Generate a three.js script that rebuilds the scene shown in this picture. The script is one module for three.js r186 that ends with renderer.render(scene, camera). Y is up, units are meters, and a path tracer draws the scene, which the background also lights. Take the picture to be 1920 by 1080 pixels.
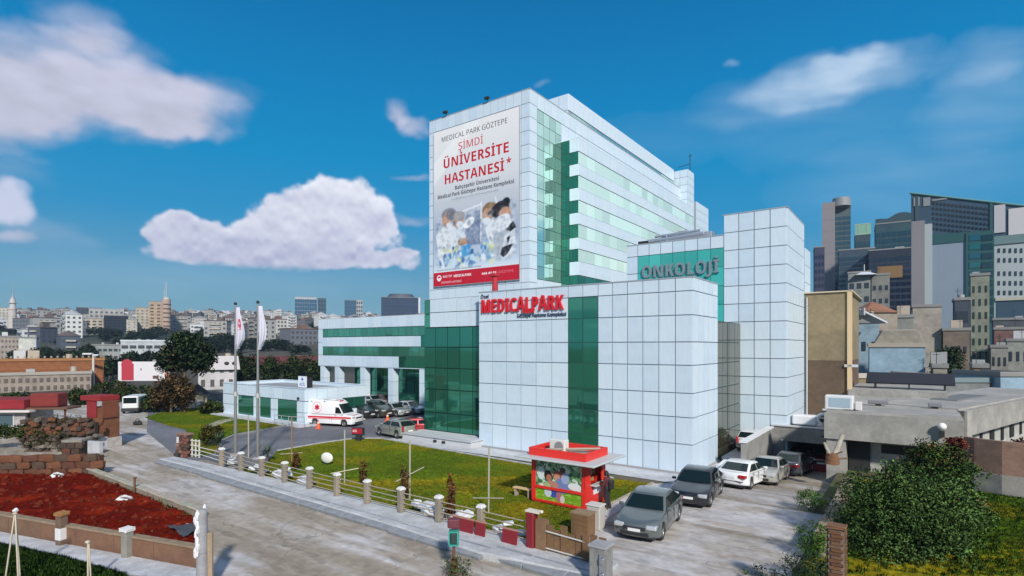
import * as THREE from 'three';
import { mergeGeometries, toCreasedNormals } from 'three/addons/utils/BufferGeometryUtils.js';
import { RoundedBoxGeometry } from 'three/addons/geometries/RoundedBoxGeometry.js';
import { MarchingCubes } from 'three/addons/objects/MarchingCubes.js';
import { TextGeometry } from 'three/addons/geometries/TextGeometry.js';
import { FontLoader } from 'three/addons/loaders/FontLoader.js';

// ---------------------------------------------------------------- camera, sky, sun, exposure
const scene = new THREE.Scene();
const LENS = 1035, CX = 960, HY = 650, EYE = 7.5;            // focal length and level line of the photograph (1920 x 1080), eye height in metres
const camera = new THREE.PerspectiveCamera(2 * Math.atan(540 / LENS) * 180 / Math.PI, 16 / 9, 0.5, 6000);
camera.position.set(0, EYE, 0);
camera.lookAt(0, EYE, -10);
camera.setViewOffset(1920, 1080, 0, 540 - HY, 1920, 1080);
const renderer = new THREE.WebGLRenderer({ antialias: true });
renderer.setSize(1024, 576);
renderer.toneMapping = THREE.LinearToneMapping;
renderer.toneMappingExposure = 1.14;
renderer.shadowMap.enabled = true;
const SUN = new THREE.Vector3(0.26, 0.62, 0.74).normalize();
const sun = new THREE.DirectionalLight(new THREE.Color().setRGB(1, 0.94, 0.84), 4.1);
sun.name = 'sun';
sun.position.copy(SUN).multiplyScalar(200); sun.castShadow = true; sun.shadow.radius = 7;
Object.assign(sun.shadow.camera, { left: -120, right: 120, top: 120, bottom: -120, near: 1, far: 600 });
sun.shadow.mapSize.set(4096, 4096);
scene.add(sun); sun.target.position.set(0, 0, -40); scene.add(sun.target);

let seed = 20240611;
const rnd = () => { seed = (seed + 0x6d2b79f5) | 0; let t = Math.imul(seed ^ (seed >>> 15), 1 | seed); t = (t + Math.imul(t ^ (t >>> 7), 61 | t)) ^ t; return ((t ^ (t >>> 14)) >>> 0) / 4294967296; };
const rr = (a, b) => a + (b - a) * rnd();
const pick = (list) => list[Math.floor(rnd() * list.length)];
const { clamp, lerp, smoothstep } = THREE.MathUtils;
const hash2 = (x, y) => { let h = Math.imul(x | 0, 374761393) + Math.imul(y | 0, 668265263) | 0; h = Math.imul(h ^ (h >>> 13), 1274126177); return ((h ^ (h >>> 16)) >>> 0) / 4294967296; };
const vnoise = (x, y, px = 0, py = px) => {                   // value noise, tileable when a period is given
  let ix = Math.floor(x), iy = Math.floor(y); const fx = x - ix, fy = y - iy, sx = fx * fx * (3 - 2 * fx), sy = fy * fy * (3 - 2 * fy);
  const w = (a, p) => (p ? ((a % p) + p) % p : a);
  const a = hash2(w(ix, px), w(iy, py)), b = hash2(w(ix + 1, px), w(iy, py)), c = hash2(w(ix, px), w(iy + 1, py)), d = hash2(w(ix + 1, px), w(iy + 1, py));
  return lerp(lerp(a, b, sx), lerp(c, d, sx), sy);
};
const fbm = (x, y, oct, p = 0, q = p) => { let s = 0, a = 0.5, t = 0; for (let i = 0; i < oct; i++) { s += a * vnoise(x, y, p, q); t += a; a *= 0.5; x = x * 2; y = y * 2; p *= 2; q *= 2; if (!p) { x += 17.3; y += 9.7; } } return s / t; };

// sky: air and clouds by direction (azimuth to the right of north, elevation), in radians
const skyDir = (px, py) => { const x = (px - CX) / LENS, y = (HY - py) / LENS; return [Math.atan2(x, 1), Math.atan2(y, Math.hypot(x, 1))]; };
{
  const W = 3072, H = 1536, data = new Float32Array(W * H * 4);
  const D = 180 / Math.PI, ramp = [[0, .20, .36, .44], [4, .15, .34, .45], [8, .075, .285, .475], [12, .018, .25, .50], [18, .0, .228, .49], [25, .0, .185, .44], [33, .0, .135, .36], [50, .0, .10, .29], [90, .0, .085, .25]];
  const air = (el, out) => { const e = clamp(el * D, 0, 90); let i = 0; while (i < ramp.length - 2 && e > ramp[i + 1][0]) i++; const a = ramp[i], b = ramp[i + 1], t = (e - a[0]) / (b[0] - a[0]); for (let c = 0; c < 3; c++) out[c] = lerp(a[c + 1], b[c + 1], t); };
  const puff = (px, py, rx, ry, s = 1) => { const [az, el] = skyDir(px, py), [az2] = skyDir(px + rx, py), [, el2] = skyDir(px, py - ry); return { az, el, ra: Math.abs(az2 - az), re: Math.abs(el2 - el), s }; };
  const heap = [puff(330, 432, 60, 36, 1.25), puff(298, 448, 42, 30, 1.1), puff(380, 448, 66, 38, 1.3), puff(425, 462, 90, 36, 1.3), puff(470, 442, 48, 38), puff(512, 428, 56, 50), puff(560, 400, 62, 58), puff(602, 375, 54, 46), puff(652, 386, 66, 56), puff(702, 418, 44, 56), puff(600, 445, 150, 52), puff(640, 484, 150, 24), puff(748, 478, 40, 15), puff(370, 480, 110, 24, 1.3), puff(500, 482, 180, 26, 1.2)];
  const heapBase = skyDir(540, 508)[1], heapTop = skyDir(600, 335)[1];
  const left = [puff(0, 375, 60, 44), puff(30, 400, 40, 26, .8)];
  const veil = [puff(110, 160, 320, 112, 1.3), puff(-60, 180, 220, 110, 1.3), puff(400, 170, 110, 40, .45), puff(330, 235, 120, 34, .5), puff(230, 90, 110, 40, .4), puff(310, 195, 170, 75, .75), puff(150, 45, 110, 62, .62), puff(30, 320, 120, 46, .42), puff(70, 440, 160, 40, .36), puff(20, 445, 60, 16, .7), puff(740, 215, 30, 34, .75), puff(775, 240, 42, 18, .7), puff(770, 335, 40, 9, .55), puff(775, 415, 60, 12, .5)];
  const wisp = [puff(1560, 150, 230, 58, .85), puff(1600, 118, 110, 32, .7), puff(1850, 110, 130, 62, .45), puff(1850, 200, 190, 90, .36), puff(1450, 190, 200, 60, .3), puff(1700, 330, 360, 90, .28), puff(1560, 230, 300, 90, .22), puff(1250, 260, 200, 60, .14), puff(380, 520, 420, 44, .22), puff(1015, 152, 18, 7, .3), puff(1370, 112, 16, 10, .45)];
  const field = (list, az, el) => { let m = -1; for (const p of list) { const dx = (az - p.az) / p.ra, dy = (el - p.el) / p.re, v = p.s * (1 - dx * dx - dy * dy); if (v > m) m = v; } return m; };
  const sum = (list, az, el) => { let m = 0; for (const p of list) { const dx = (az - p.az) / p.ra, dy = (el - p.el) / p.re, v = 1 - dx * dx - dy * dy; if (v > 0) m += p.s * v; } return m; };
  const c3 = [0, 0, 0];
  for (let row = 0; row < H; row++) {
    const el = ((row + .5) / H - .5) * Math.PI;
    for (let col = 0; col < W; col++) {
      const phi = ((col + .5) / W - .5) * 2 * Math.PI, o = (row * W + col) * 4;
      data[o + 3] = 1;
      if (el < -0.02) { data[o] = .13; data[o + 1] = .15; data[o + 2] = .15; continue; }
      air(el, c3);
      const dx = Math.cos(phi), dz = Math.sin(phi); let az = Math.atan2(dx, -dz);
      const soft = (r, g, b, k) => { k = clamp(k, 0, 1); c3[0] = lerp(c3[0], r, k); c3[1] = lerp(c3[1], g, k); c3[2] = lerp(c3[2], b, k); };
      if (Math.abs(az) < 0.86 && el < 0.7) {                     // the clouds of the photograph
        const wx = az + .034 * (fbm(az * 22, el * 26, 4) - .5), wy = el + .026 * (fbm(az * 22 + 9, el * 26 + 4, 4) - .5);
        const v = sum(veil, wx, wy);
        if (v > 0) { const n = fbm(az * 9 + el * 5, el * 42 - az * 3, 5), n2 = fbm(az * 26, el * 60, 4); const k = smoothstep(v * (.5 + n * .75) + (n2 - .5) * .22, .0, 1.15); const t = smoothstep(el, .34, .46); const l = .86 + .25 * (n2 - .5) + t * .12; soft(.60 * l, .60 * l, .74 * l, k * .94); }
        const w = sum(wisp, wx, wy);
        if (w > 0) { const n = fbm(az * 7 - el * 12, el * 48 + az * 10, 5); soft(.56, .68, .83, smoothstep(w * (.30 + n * .9), -.12, 1.25) * .8); }
        const b = field(heap, wx, wy);
        if (b > -.6) {
          const n = fbm(az * 34, el * 34, 5) - .5, n2 = fbm(az * 90 + 5, el * 90, 4) - .5, base = smoothstep(el, heapBase - .004 + n2 * .012, heapBase + .012 + n2 * .01);
          const n3 = fbm(az * 170 + 8, el * 170, 3) - .5, q = b + n * .9 + n2 * .42 + n3 * .2, k = smoothstep(q, -.12, .40) * base;
          const h = clamp((el - heapBase) / (heapTop - heapBase), 0, 1), edge = 1 - clamp(q, 0, 1), up = fbm(az * 34, (el + .008) * 34, 4) - .5 - n;
          const l = clamp(.60 + h * .30 + edge * .12 - up * .6 + n2 * .06 + n3 * .02, .5, 1.02);
          soft(lerp(.38, .80, (l - .5) * 1.95), lerp(.39, .81, (l - .5) * 1.95), lerp(.56, .90, (l - .5) * 1.9), k * .95);
        }
        const f = field(left, wx, wy);
        if (f > -.9) { const n = fbm(az * 40 + 3, el * 40, 5) - .5; soft(.66, .66, .80, smoothstep(f + n * 1.0, -.25, .8) * .8); }
      } else if (el > 0.03) {                                    // the rest of the same sky: scattered fair-weather cloud
        const k0 = 1 / (Math.sin(el) + .12), cx = dx * k0 * 1.3, cz = dz * k0 * 1.3;
        const n = fbm(cx + 40, cz + 40, 5), n2 = fbm(cx * 5 + 7, cz * 5, 3), fade = clamp((Math.max(Math.abs(az) - .86, el - .7)) / .12, 0, 1);
        const k = smoothstep(n + (n2 - .5) * .12, .50, .68) * fade; soft(.70 + .2 * (n2 - .5), .71 + .2 * (n2 - .5), .80 + .15 * (n2 - .5), k * .85);
      }
      data[o] = c3[0]; data[o + 1] = c3[1]; data[o + 2] = c3[2];
    }
  }
  const sky = new THREE.DataTexture(data, W, H, THREE.RGBAFormat, THREE.FloatType);
  sky.mapping = THREE.EquirectangularReflectionMapping; sky.magFilter = THREE.LinearFilter; sky.needsUpdate = true;
  scene.background = sky; scene.environment = sky;
}
scene.fog = new THREE.FogExp2(new THREE.Color().setRGB(.30, .42, .55), 0.0002);

// ---------------------------------------------------------------- helpers
const V3 = THREE.Vector3, lin = (r, g, b) => new THREE.Color().setRGB(r, g, b);
const used = new Map();
function numbered(name) { const n = used.get(name) ?? 0; used.set(name, n + 1); return n ? name + '_' + String(n).padStart(3, '0') : name; }
function tag(o, label, category, group) { o.userData.label = label; o.userData.category = category; if (group) o.userData.group = group; return o; }
function thing(name, label, category, [x, y, z], turn = 0, group) { const g = new THREE.Group(); g.name = numbered(name); g.position.set(x, y, z); g.rotation.y = turn; scene.add(g); return tag(g, label, category, group); }
function mesh(name, geo, mat, parent) { const m = new THREE.Mesh(geo, mat); m.name = name; m.castShadow = m.receiveShadow = true; parent.add(m); return m; }
const part = (parent, name, geo, mat) => mesh(name, Array.isArray(geo) ? mergeAll(geo) : geo, mat, parent);
function struct(name, geo, mat) { const m = mesh(numbered(name), Array.isArray(geo) ? mergeAll(geo) : geo, mat, scene); m.userData.kind = 'structure'; return m; }
function copyOf(o, label, group) { const c = o.clone(); c.name = numbered(o.name.replace(/_\d{3}$/, '')); c.userData = { ...o.userData }; if (label) c.userData.label = label; if (group) c.userData.group = group; scene.add(c); return c; }
function mergeAll(list) { const l = list.map((g) => { const n = g.index ? g.toNonIndexed() : g.clone(); for (const k of Object.keys(n.attributes)) if (!['position', 'normal', 'uv', 'color'].includes(k)) n.deleteAttribute(k); return n; }); const col = l.every((g) => g.attributes.color); if (!col) l.forEach((g) => g.deleteAttribute('color')); return l.length === 1 ? l[0] : mergeGeometries(l); }
const box = (w, h, d, x = 0, y = 0, z = 0) => new THREE.BoxGeometry(w, h, d).translate(x, y + h / 2, z);              // stands on y
const rbox = (w, h, d, r, x = 0, y = 0, z = 0, s = 2) => new RoundedBoxGeometry(w, h, d, s, r).translate(x, y + h / 2, z);
const cyl = (r0, r1, h, x = 0, y = 0, z = 0, n = 12) => new THREE.CylinderGeometry(r1, r0, h, n).translate(x, y + h / 2, z);
function bar(a, b, r, n = 6, r2 = r) { const A = new V3(...a), B = new V3(...b), d = B.clone().sub(A), g = new THREE.CylinderGeometry(r2, r, d.length(), n); g.applyQuaternion(new THREE.Quaternion().setFromUnitVectors(new V3(0, 1, 0), d.clone().normalize())); return g.translate(...A.add(B).multiplyScalar(.5).toArray()); }
function uvm(geo, s = 1) {                                       // uv in metres (divided by s) by the facing of each vertex
  const p = geo.attributes.position, n = geo.attributes.normal, uv = new Float32Array(p.count * 2);
  for (let i = 0; i < p.count; i++) { const ax = Math.abs(n.getX(i)), ay = Math.abs(n.getY(i)), az = Math.abs(n.getZ(i)); const x = p.getX(i), y = p.getY(i), z = p.getZ(i); if (ay >= ax && ay >= az) { uv[2 * i] = x / s; uv[2 * i + 1] = z / s; } else if (ax >= az) { uv[2 * i] = z / s; uv[2 * i + 1] = y / s; } else { uv[2 * i] = x / s; uv[2 * i + 1] = y / s; } }
  geo.setAttribute('uv', new THREE.BufferAttribute(uv, 2)); return geo;
}
function jitter(geo, amp, f = 1.3) { const p = geo.attributes.position; for (let i = 0; i < p.count; i++) { const x = p.getX(i), y = p.getY(i), z = p.getZ(i); const h = (a) => hash2(Math.round(x * 97 + a * 31) + Math.round(z * 53) * 7, Math.round(y * 89) + a * 13) - .5; p.setXYZ(i, x + h(1) * amp, y + h(2) * amp * f, z + h(3) * amp); } geo.computeVertexNormals(); return geo; }
// camera-independent layout: pixel of the photograph -> place at a depth, or on flat ground of height h
const at = (px, py, d) => [(px - CX) / LENS * d, EYE - (py - HY) / LENS * d, -d];
const gp = (px, py, h = 0) => { const d = (EYE - h) * LENS / (py - HY); return [(px - CX) / LENS * d, -d]; };
const hAt = (py, d) => EYE - (py - HY) / LENS * d;
// the hospital's own axes: origin at the front right corner of the entrance block, x to the right along its front, z towards the viewer
const TH = -36.3 * Math.PI / 180, HO = new V3(10.5, 0, -32.08), cT = Math.cos(TH), sT = Math.sin(TH);
const H = (x, z, y = 0) => [HO.x + x * cT + z * sT, y, HO.z - x * sT + z * cT];
const hthing = (name, label, cat, x, z, y = 0, group) => thing(name, label, cat, H(x, z, y), TH, group);
const toH = (wx, wz) => { const dx = wx - HO.x, dz = wz - HO.z; return [dx * cT - dz * sT, dx * sT + dz * cT]; };

// textures
function tex(size, fn, srgb = true, h = size) { const d = new Uint8Array(size * h * 4); for (let y = 0; y < h; y++) for (let x = 0; x < size; x++) { const c = fn(x / size, y / h), o = (y * size + x) * 4; d[o] = clamp(c[0], 0, 1) * 255; d[o + 1] = clamp(c[1], 0, 1) * 255; d[o + 2] = clamp(c[2], 0, 1) * 255; d[o + 3] = 255; } const t = new THREE.DataTexture(d, size, h); t.wrapS = t.wrapT = THREE.RepeatWrapping; t.magFilter = THREE.LinearFilter; if (srgb) t.colorSpace = THREE.SRGBColorSpace; t.needsUpdate = true; return t; }
const rep = (t, sx, sy = sx, ox = 0, oy = 0) => { const c = t.clone(); c.repeat.set(sx, sy); c.offset.set(ox, oy); c.needsUpdate = true; return c; };
const mottle = tex(512, (u, v) => { const n = fbm(u * 6, v * 6, 6, 6), m = fbm(u * 40, v * 40, 3, 40); const g = .84 + .14 * n + .12 * (m - .5) + (n - .5) * .12; return [g, g, g]; });
const grainBump = tex(512, (u, v) => { const g = .5 * fbm(u * 24, v * 24, 5, 24) + .5 * fbm(u * 128, v * 128, 2, 128); return [g, g, g]; }, false);
const streak = tex(256, (u, v) => { const n = fbm(u * 30, v * 2, 4, 30, 2), m = fbm(u * 5, v * 5, 4, 5); const g = .955 + .035 * n + .035 * (m - .5); return [g, g, g]; });
const mt = (c, rough = .8, o = {}) => new THREE.MeshStandardMaterial({ color: c, roughness: rough, ...o });
const mot = (c, rough = .85, s = .25, o = {}) => mt(c, rough, { map: rep(mottle, s), bumpMap: rep(grainBump, s * 4), bumpScale: .01, ...o });   // for geometry with uv in metres

// ---------------------------------------------------------------- ground, roads, lawns
function flat(pts, y, mat, name, s = 1, holes = [], kind = true) {
  const sh = new THREE.Shape(pts.map(([x, z]) => new THREE.Vector2(x, -z)));
  for (const h of holes) sh.holes.push(new THREE.Path(h.map(([x, z]) => new THREE.Vector2(x, -z))));
  const g = uvm(new THREE.ShapeGeometry(sh).rotateX(-Math.PI / 2).translate(0, y, 0), s);
  const m = mesh(numbered(name), g, mat, scene); if (kind) m.userData.kind = 'structure'; return m;
}
const hp = (list) => list.map(([x, z]) => { const p = H(x, z); return [p[0], p[2]]; });
const pp = (list) => list.map(([x, y]) => gp(x, y));
const inside = (p, poly) => { let c = false; for (let i = 0, j = poly.length - 1; i < poly.length; j = i++) { const [a, b] = poly[i], [d, e] = poly[j]; if ((b > p[1]) !== (e > p[1]) && p[0] < (d - a) * (p[1] - b) / (e - b) + a) c = !c; } return c; };

const dirtTex = tex(1024, (u, v) => { const n = fbm(u * 7, v * 7, 6, 7), m = fbm(u * 60, v * 60, 3, 60); const k = smoothstep(n, .42, .62); return [lerp(.52, .40, k) + .1 * (m - .5), lerp(.47, .43, k) + .1 * (m - .5), lerp(.38, .26, k) + .08 * (m - .5)]; });
const groundMat = mt(lin(.55, .55, .5), .95, { map: rep(dirtTex, 1 / 24), bumpMap: rep(grainBump, .4), bumpScale: .03 });
const dip = [[.75, 4], [6.7, 4], [6.7, -19], [.75, -19]];
flat([[-1500, 1200], [1500, 1200], [1500, -95], [-1500, -95]], -.014, groundMat, 'ground', 1, [hp(dip)]);

// hills: the land beyond the plots rises to the town on the horizon
const HILL = [[60, -.5], [92, -.06], [110, .1], [150, .5], [220, 2.5], [300, 7], [450, 18], [600, 31], [800, 47], [1000, 57], [1500, 82], [1900, 96], [2500, 108], [3200, 60], [4500, -60]];
function landAt(x, z) { const d = Math.hypot(x * .62, z); let i = 0; while (i < HILL.length - 2 && d > HILL[i + 1][0]) i++; const [a, b] = [HILL[i], HILL[i + 1]], t = clamp((d - a[0]) / (b[0] - a[0]), 0, 1); const h = lerp(a[1], b[1], t), az = Math.atan2(x, -z); return h + smoothstep(d, 200, 1500) * 24 * (fbm(az * 9 + 20, d / 700, 3) - .5) + smoothstep(d, 1500, 2200) * 26 * (fbm(az * 13 + 3, d / 900, 3) - .5); }
{
  const NA = 120, ND = 70, pos = [], idx = [], col = [];
  for (let j = 0; j <= ND; j++) for (let i = 0; i <= NA; i++) {
    const d = 60 * Math.pow(4500 / 60, j / ND), x = ((i / NA) * 2 - 1) * 1.9 * d, y = landAt(x, -d); pos.push(x, y, -d);
    const n = fbm(x / 60 + 50, d / 60, 4), g = smoothstep(n, .4, .6), f = smoothstep(d, 900, 1600); col.push(lerp(lerp(.11, .03, g), .02, f), lerp(lerp(.10, .045, g), .04, f), lerp(lerp(.08, .025, g), .05, f));
  }
  for (let j = 0; j < ND; j++) for (let i = 0; i < NA; i++) { const a = j * (NA + 1) + i, b = a + 1, c = a + NA + 1, e = c + 1; idx.push(a, b, c, b, e, c); }
  const g = new THREE.BufferGeometry(); g.setAttribute('position', new THREE.Float32BufferAttribute(pos, 3)); g.setAttribute('color', new THREE.Float32BufferAttribute(col, 3)); g.setIndex(idx); g.computeVertexNormals(); uvm(g, 30);
  struct('hills', g, new THREE.MeshStandardMaterial({ vertexColors: true, roughness: 1, bumpMap: grainBump, bumpScale: 2 }));
}

const roadTex = tex(2048, (u, v) => {                             // dusty concrete: pale sweepings, damp tan patches, tyre-brushed streaks along u
  const n = fbm(u * 5, v * 5, 6, 5), s = fbm(u * 5, v * 30, 5, 5, 30), m = fbm(u * 90, v * 90, 3, 90), q = fbm(u * 9 + 3, v * 14, 5, 9, 14);
  const pale = smoothstep(n * .55 + s * .45, .34, .60), stain = smoothstep(q * .55 + s * .45, .56, .70), scar = smoothstep(fbm(u * 16, v * 64, 4, 16, 64), .66, .74);
  let r = lerp(.66, .775, pale), g = lerp(.62, .77, pale), b = lerp(.565, .785, pale);
  r = lerp(r, .54, stain * .4); g = lerp(g, .47, stain * .4); b = lerp(b, .39, stain * .4);
  const k = 1 - .10 * scar + .2 * (m - .5) + .22 * (s - .5) + .12 * (fbm(u * 40, v * 160, 3, 40, 160) - .5); const ck = Math.abs(fbm(u * 7 + 2, v * 7, 5, 7) - .5) < .0045 && m > .35 ? .84 : 1; return [r * k * ck, g * k * ck, b * k * ck];
});
const roadMat = mt(lin(.82, .795, .765), .92, { map: rep(roadTex, 1 / 22), bumpMap: rep(grainBump, .35), bumpScale: .02 });
const inH = (pts, y, mat, name, s, holes = [], yaw = true) => {   // laid out in the hospital's axes so that streaks run along the street
  const sh = new THREE.Shape(pts.map(([x, z]) => new THREE.Vector2(x, -z))); for (const h of holes) sh.holes.push(new THREE.Path(h.map(([x, z]) => new THREE.Vector2(x, -z))));
  const g = uvm(new THREE.ShapeGeometry(sh).rotateX(-Math.PI / 2), s), m = mesh(numbered(name), g, mat, scene); m.position.set(...H(0, 0, y)); m.rotation.y = TH; m.userData.kind = 'structure'; return m;
};
const toHp = (list) => list.map(([x, z]) => toH(x, z));
inH([[-95, 50], [7.2, 50], [7.2, 4], [.75, 4], [-24, 4], [-24, -6], [-60, -8], [-95, 2]], 0, roadMat, 'road', 1);
{ // driveway ramp down to the garage
  const g = new THREE.PlaneGeometry(5.95, 23, 6, 46).rotateX(-Math.PI / 2).translate(3.725, 0, -7.5), p = g.attributes.position;
  for (let i = 0; i < p.count; i++) { const z = p.getZ(i); p.setY(i, -clamp((4 - z) * .0676, 0, 1.0) + .03 * (fbm(p.getX(i), z, 3) - .5) * (z < 3.5 ? 1 : 0)); }
  g.computeVertexNormals(); uvm(g, 1); const m = mesh('driveway', g, mt(lin(.68, .655, .62), .93, { map: rep(roadTex, 1 / 17, 1 / 17, .3, .2), bumpMap: rep(grainBump, .35), bumpScale: .02 }), scene); m.position.set(...H(0, 0, 0)); m.rotation.y = TH; m.userData.kind = 'structure';
}
const rampY = (z) => -clamp((4 - z) * .0676, 0, 1.0);
const asphaltTex = tex(512, (u, v) => { const n = fbm(u * 5, v * 5, 5, 5), m = fbm(u * 90, v * 90, 2, 90); const g = .82 + .25 * (n - .5) + .22 * (m - .5); return [g, g, g * 1.01]; });
const asphalt = mt(lin(.23, .235, .26), .9, { map: rep(asphaltTex, 1 / 9), bumpMap: rep(grainBump, .6), bumpScale: .012 });
const conc = (c = lin(.46, .46, .46), s = .2) => mt(c, .88, { map: rep(mottle, s), bumpMap: rep(grainBump, s * 4), bumpScale: .008 });
const paleConc = conc(lin(.62, .63, .66)), greyConc = conc(lin(.38, .38, .39)), tanConc = conc(lin(.42, .36, .29)), warmConc = conc(lin(.5, .46, .4));

const lawnA = pp([[484, 884], [497, 872], [520, 846], [560, 837], [600, 832], [665, 823], [715, 823], [790, 837], [905, 857], [1010, 875], [1150, 898], [1224, 908], [1190, 925], [1150, 945], [1112, 972], [1090, 1005], [1080, 1034], [1000, 1018]]);
lawnA.splice(-2, 2); { const a = H(1.0, 14.6), b = H(-23.2, 14.9); lawnA.push([a[0], a[2]]); lawnA[0] = [b[0], b[2]]; }
const lawnB = pp([[272, 783], [300, 774], [345, 766], [437, 764], [439, 776], [470, 784], [540, 797], [500, 805], [440, 816], [418, 826], [405, 850], [380, 856], [352, 848], [348, 806], [310, 797]]);
const lawnC = pp([[1790, 1080], [1800, 960], [1830, 880], [1990, 900], [2050, 1080]]);
const lawnD = pp([[0, 1020], [120, 1046], [235, 1080], [235, 1130], [-60, 1130], [-60, 1012]]);
const lawnE = hp([[7.4, 30], [7.4, -5], [22, -5], [30, 30]]);
inH([[-60, -14], [-14, -14], [-14, 1.6], [-23, 4.5], [-24.5, 9.2], [-28, 15.8], [-44, 12], [-60, 6]], .006, asphalt, 'car_park', 1);
{ // entrance drive from the street up to the car park
  flat(pp([[368, 853], [420, 826], [470, 812], [560, 799], [660, 800], [700, 812], [665, 824], [600, 833], [560, 838], [520, 848], [497, 872], [470, 882], [400, 866]]), .011, asphalt, 'entrance_drive');
}
inH([[-24, 2.4], [.75, 2.4], [.75, -5], [0, -5], [0, 0], [-16.1, 0], [-24, -.8]], .016, paleConc, 'path', 1);
flat([...pp([[1224, 907], [1190, 924], [1150, 944], [1112, 971], [1135, 975], [1175, 950], [1215, 930]]), [H(2.0, 1.5)[0], H(2.0, 1.5)[2]], [H(.4, 2)[0], H(.4, 2)[2]]], .02, paleConc, 'path');

const grassTex = tex(1024, (u, v) => { const n = fbm(u * 6, v * 6, 5, 6), m = fbm(u * 70, v * 70, 3, 70), y = smoothstep(fbm(u * 4 + 2, v * 4, 4, 4), .5, .66); const q = .95 + .4 * (n - .5) + .6 * (m - .5); return [lerp(.40, .60, y) * q, lerp(.50, .54, y) * q, .13 * (.6 + .6 * m)]; });
const lawnMat = new THREE.MeshPhysicalMaterial({ color: lin(1, 1, .8), roughness: 1, specularIntensity: .1, map: rep(grassTex, 1 / 11), bumpMap: rep(grainBump, .8), bumpScale: .05 });
const tuft = (() => { const l = []; for (let i = 0; i < 7; i++) { const a = i * 2.4, h = .5 + .5 * hash2(i, 5), w = .085, g = new THREE.BufferGeometry(), cx = Math.cos(a) * .3, cz = Math.sin(a) * .3; g.setAttribute('position', new THREE.Float32BufferAttribute([cx - w * Math.sin(a), 0, cz + w * Math.cos(a), cx + w * Math.sin(a), 0, cz - w * Math.cos(a), cx * 2.1, h, cz * 2.1], 3)); g.setAttribute('normal', new THREE.Float32BufferAttribute([0, 1, .1, 0, 1, .1, 0, 1, .1], 3)); g.setAttribute('uv', new THREE.Float32BufferAttribute([0, 0, 1, 0, .5, 1], 2)); l.push(g); } return mergeGeometries(l); })();
const bladeMat = new THREE.MeshPhysicalMaterial({ color: lin(1, 1, 1), roughness: .9, specularIntensity: .15, side: THREE.DoubleSide });
function grassOn(poly, n, y, size, tone, label) {
  const xs = poly.map((p) => p[0]), zs = poly.map((p) => p[1]), x0 = Math.min(...xs), x1 = Math.max(...xs), z0 = Math.min(...zs), z1 = Math.max(...zs);
  const im = new THREE.InstancedMesh(tuft, bladeMat, n); im.name = numbered('grass'); im.receiveShadow = true;
  const M = new THREE.Matrix4(), q = new THREE.Quaternion(), c = new THREE.Color(); let k = 0;
  for (let t = 0; t < n * 12 && k < n; t++) {
    const x = rr(x0, x1), z = rr(z0, z1); if (!inside([x, z], poly)) continue;
    const p = fbm(x * .35 + 30, z * .35 + 30, 4), s = size * rr(.6, 1.3) * (.7 + p * .6);
    q.setFromAxisAngle(new V3(0, 1, 0), rnd() * 6.283); M.compose(new V3(x, y, z), q, new V3(s * 1.2, s, s * 1.2)); im.setMatrixAt(k, M);
    tone(c, p, fbm(x * .2 + 5, z * .2, 3), rnd()); im.setColorAt(k, c); k++;
  }
  im.count = k; im.userData.kind = 'stuff'; tag(im, label, 'grass'); scene.add(im);
}
const lawnTone = (c, p, y, r) => { const t = smoothstep(y, .5, .68); const k = (.55 + .9 * p) * (.75 + .5 * r); c.setRGB(lerp(.27, .50, t) * k, lerp(.38, .42, t) * k, .03 * k); };
for (const [p, y] of [[lawnA, .03], [lawnB, .03], [lawnC, .0], [lawnD, .012], [lawnE, -.006]]) flat(p, y, lawnMat, 'lawn');
grassOn(lawnA, 46000, .03, .055, lawnTone, 'mown green and yellowish grass of the hospital lawn inside the railing fence');
grassOn(lawnB, 20000, .03, .06, (c, p, y, r) => { const k = (.6 + .9 * p) * (.75 + .5 * r); c.setRGB(.16 * k, .25 * k, .022 * k); }, 'bright green grass beside the guardhouse and the curved street end');
grassOn(lawnC, 12000, .0, .07, (c, p, y, r) => { const t = smoothstep(y, .58, .74) * .55, k = (.6 + .8 * p) * (.75 + .5 * r); c.setRGB(lerp(.12, .46, t) * k, lerp(.25, .34, t) * k, .02 * k); }, 'green grass with yellow patches right of the big bush');
grassOn(lawnD, 12000, .012, .13, (c, p, y, r) => { const k = (.5 + .9 * p) * (.7 + .6 * r); c.setRGB(.06 * k, .14 * k, .022 * k); }, 'dark green rough grass in the bottom left corner');
grassOn(hp([[-33, 20.3], [-33, 21.0], [-15, 21.0], [-15, 20.3]]), 420, .02, .2, (c, p, y, r) => { const k = .6 + .6 * r; c.setRGB(.22 * k, .17 * k, .05 * k); }, 'dry yellowish weeds along the foot of the low plot wall');
grassOn(lawnE, 16000, -.006, .16, (c, p, y, r) => { const k = (.5 + .9 * p) * (.7 + .6 * r); c.setRGB(.09 * k, .20 * k, .025 * k); }, 'rough green grass around and under the big bush');
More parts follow.
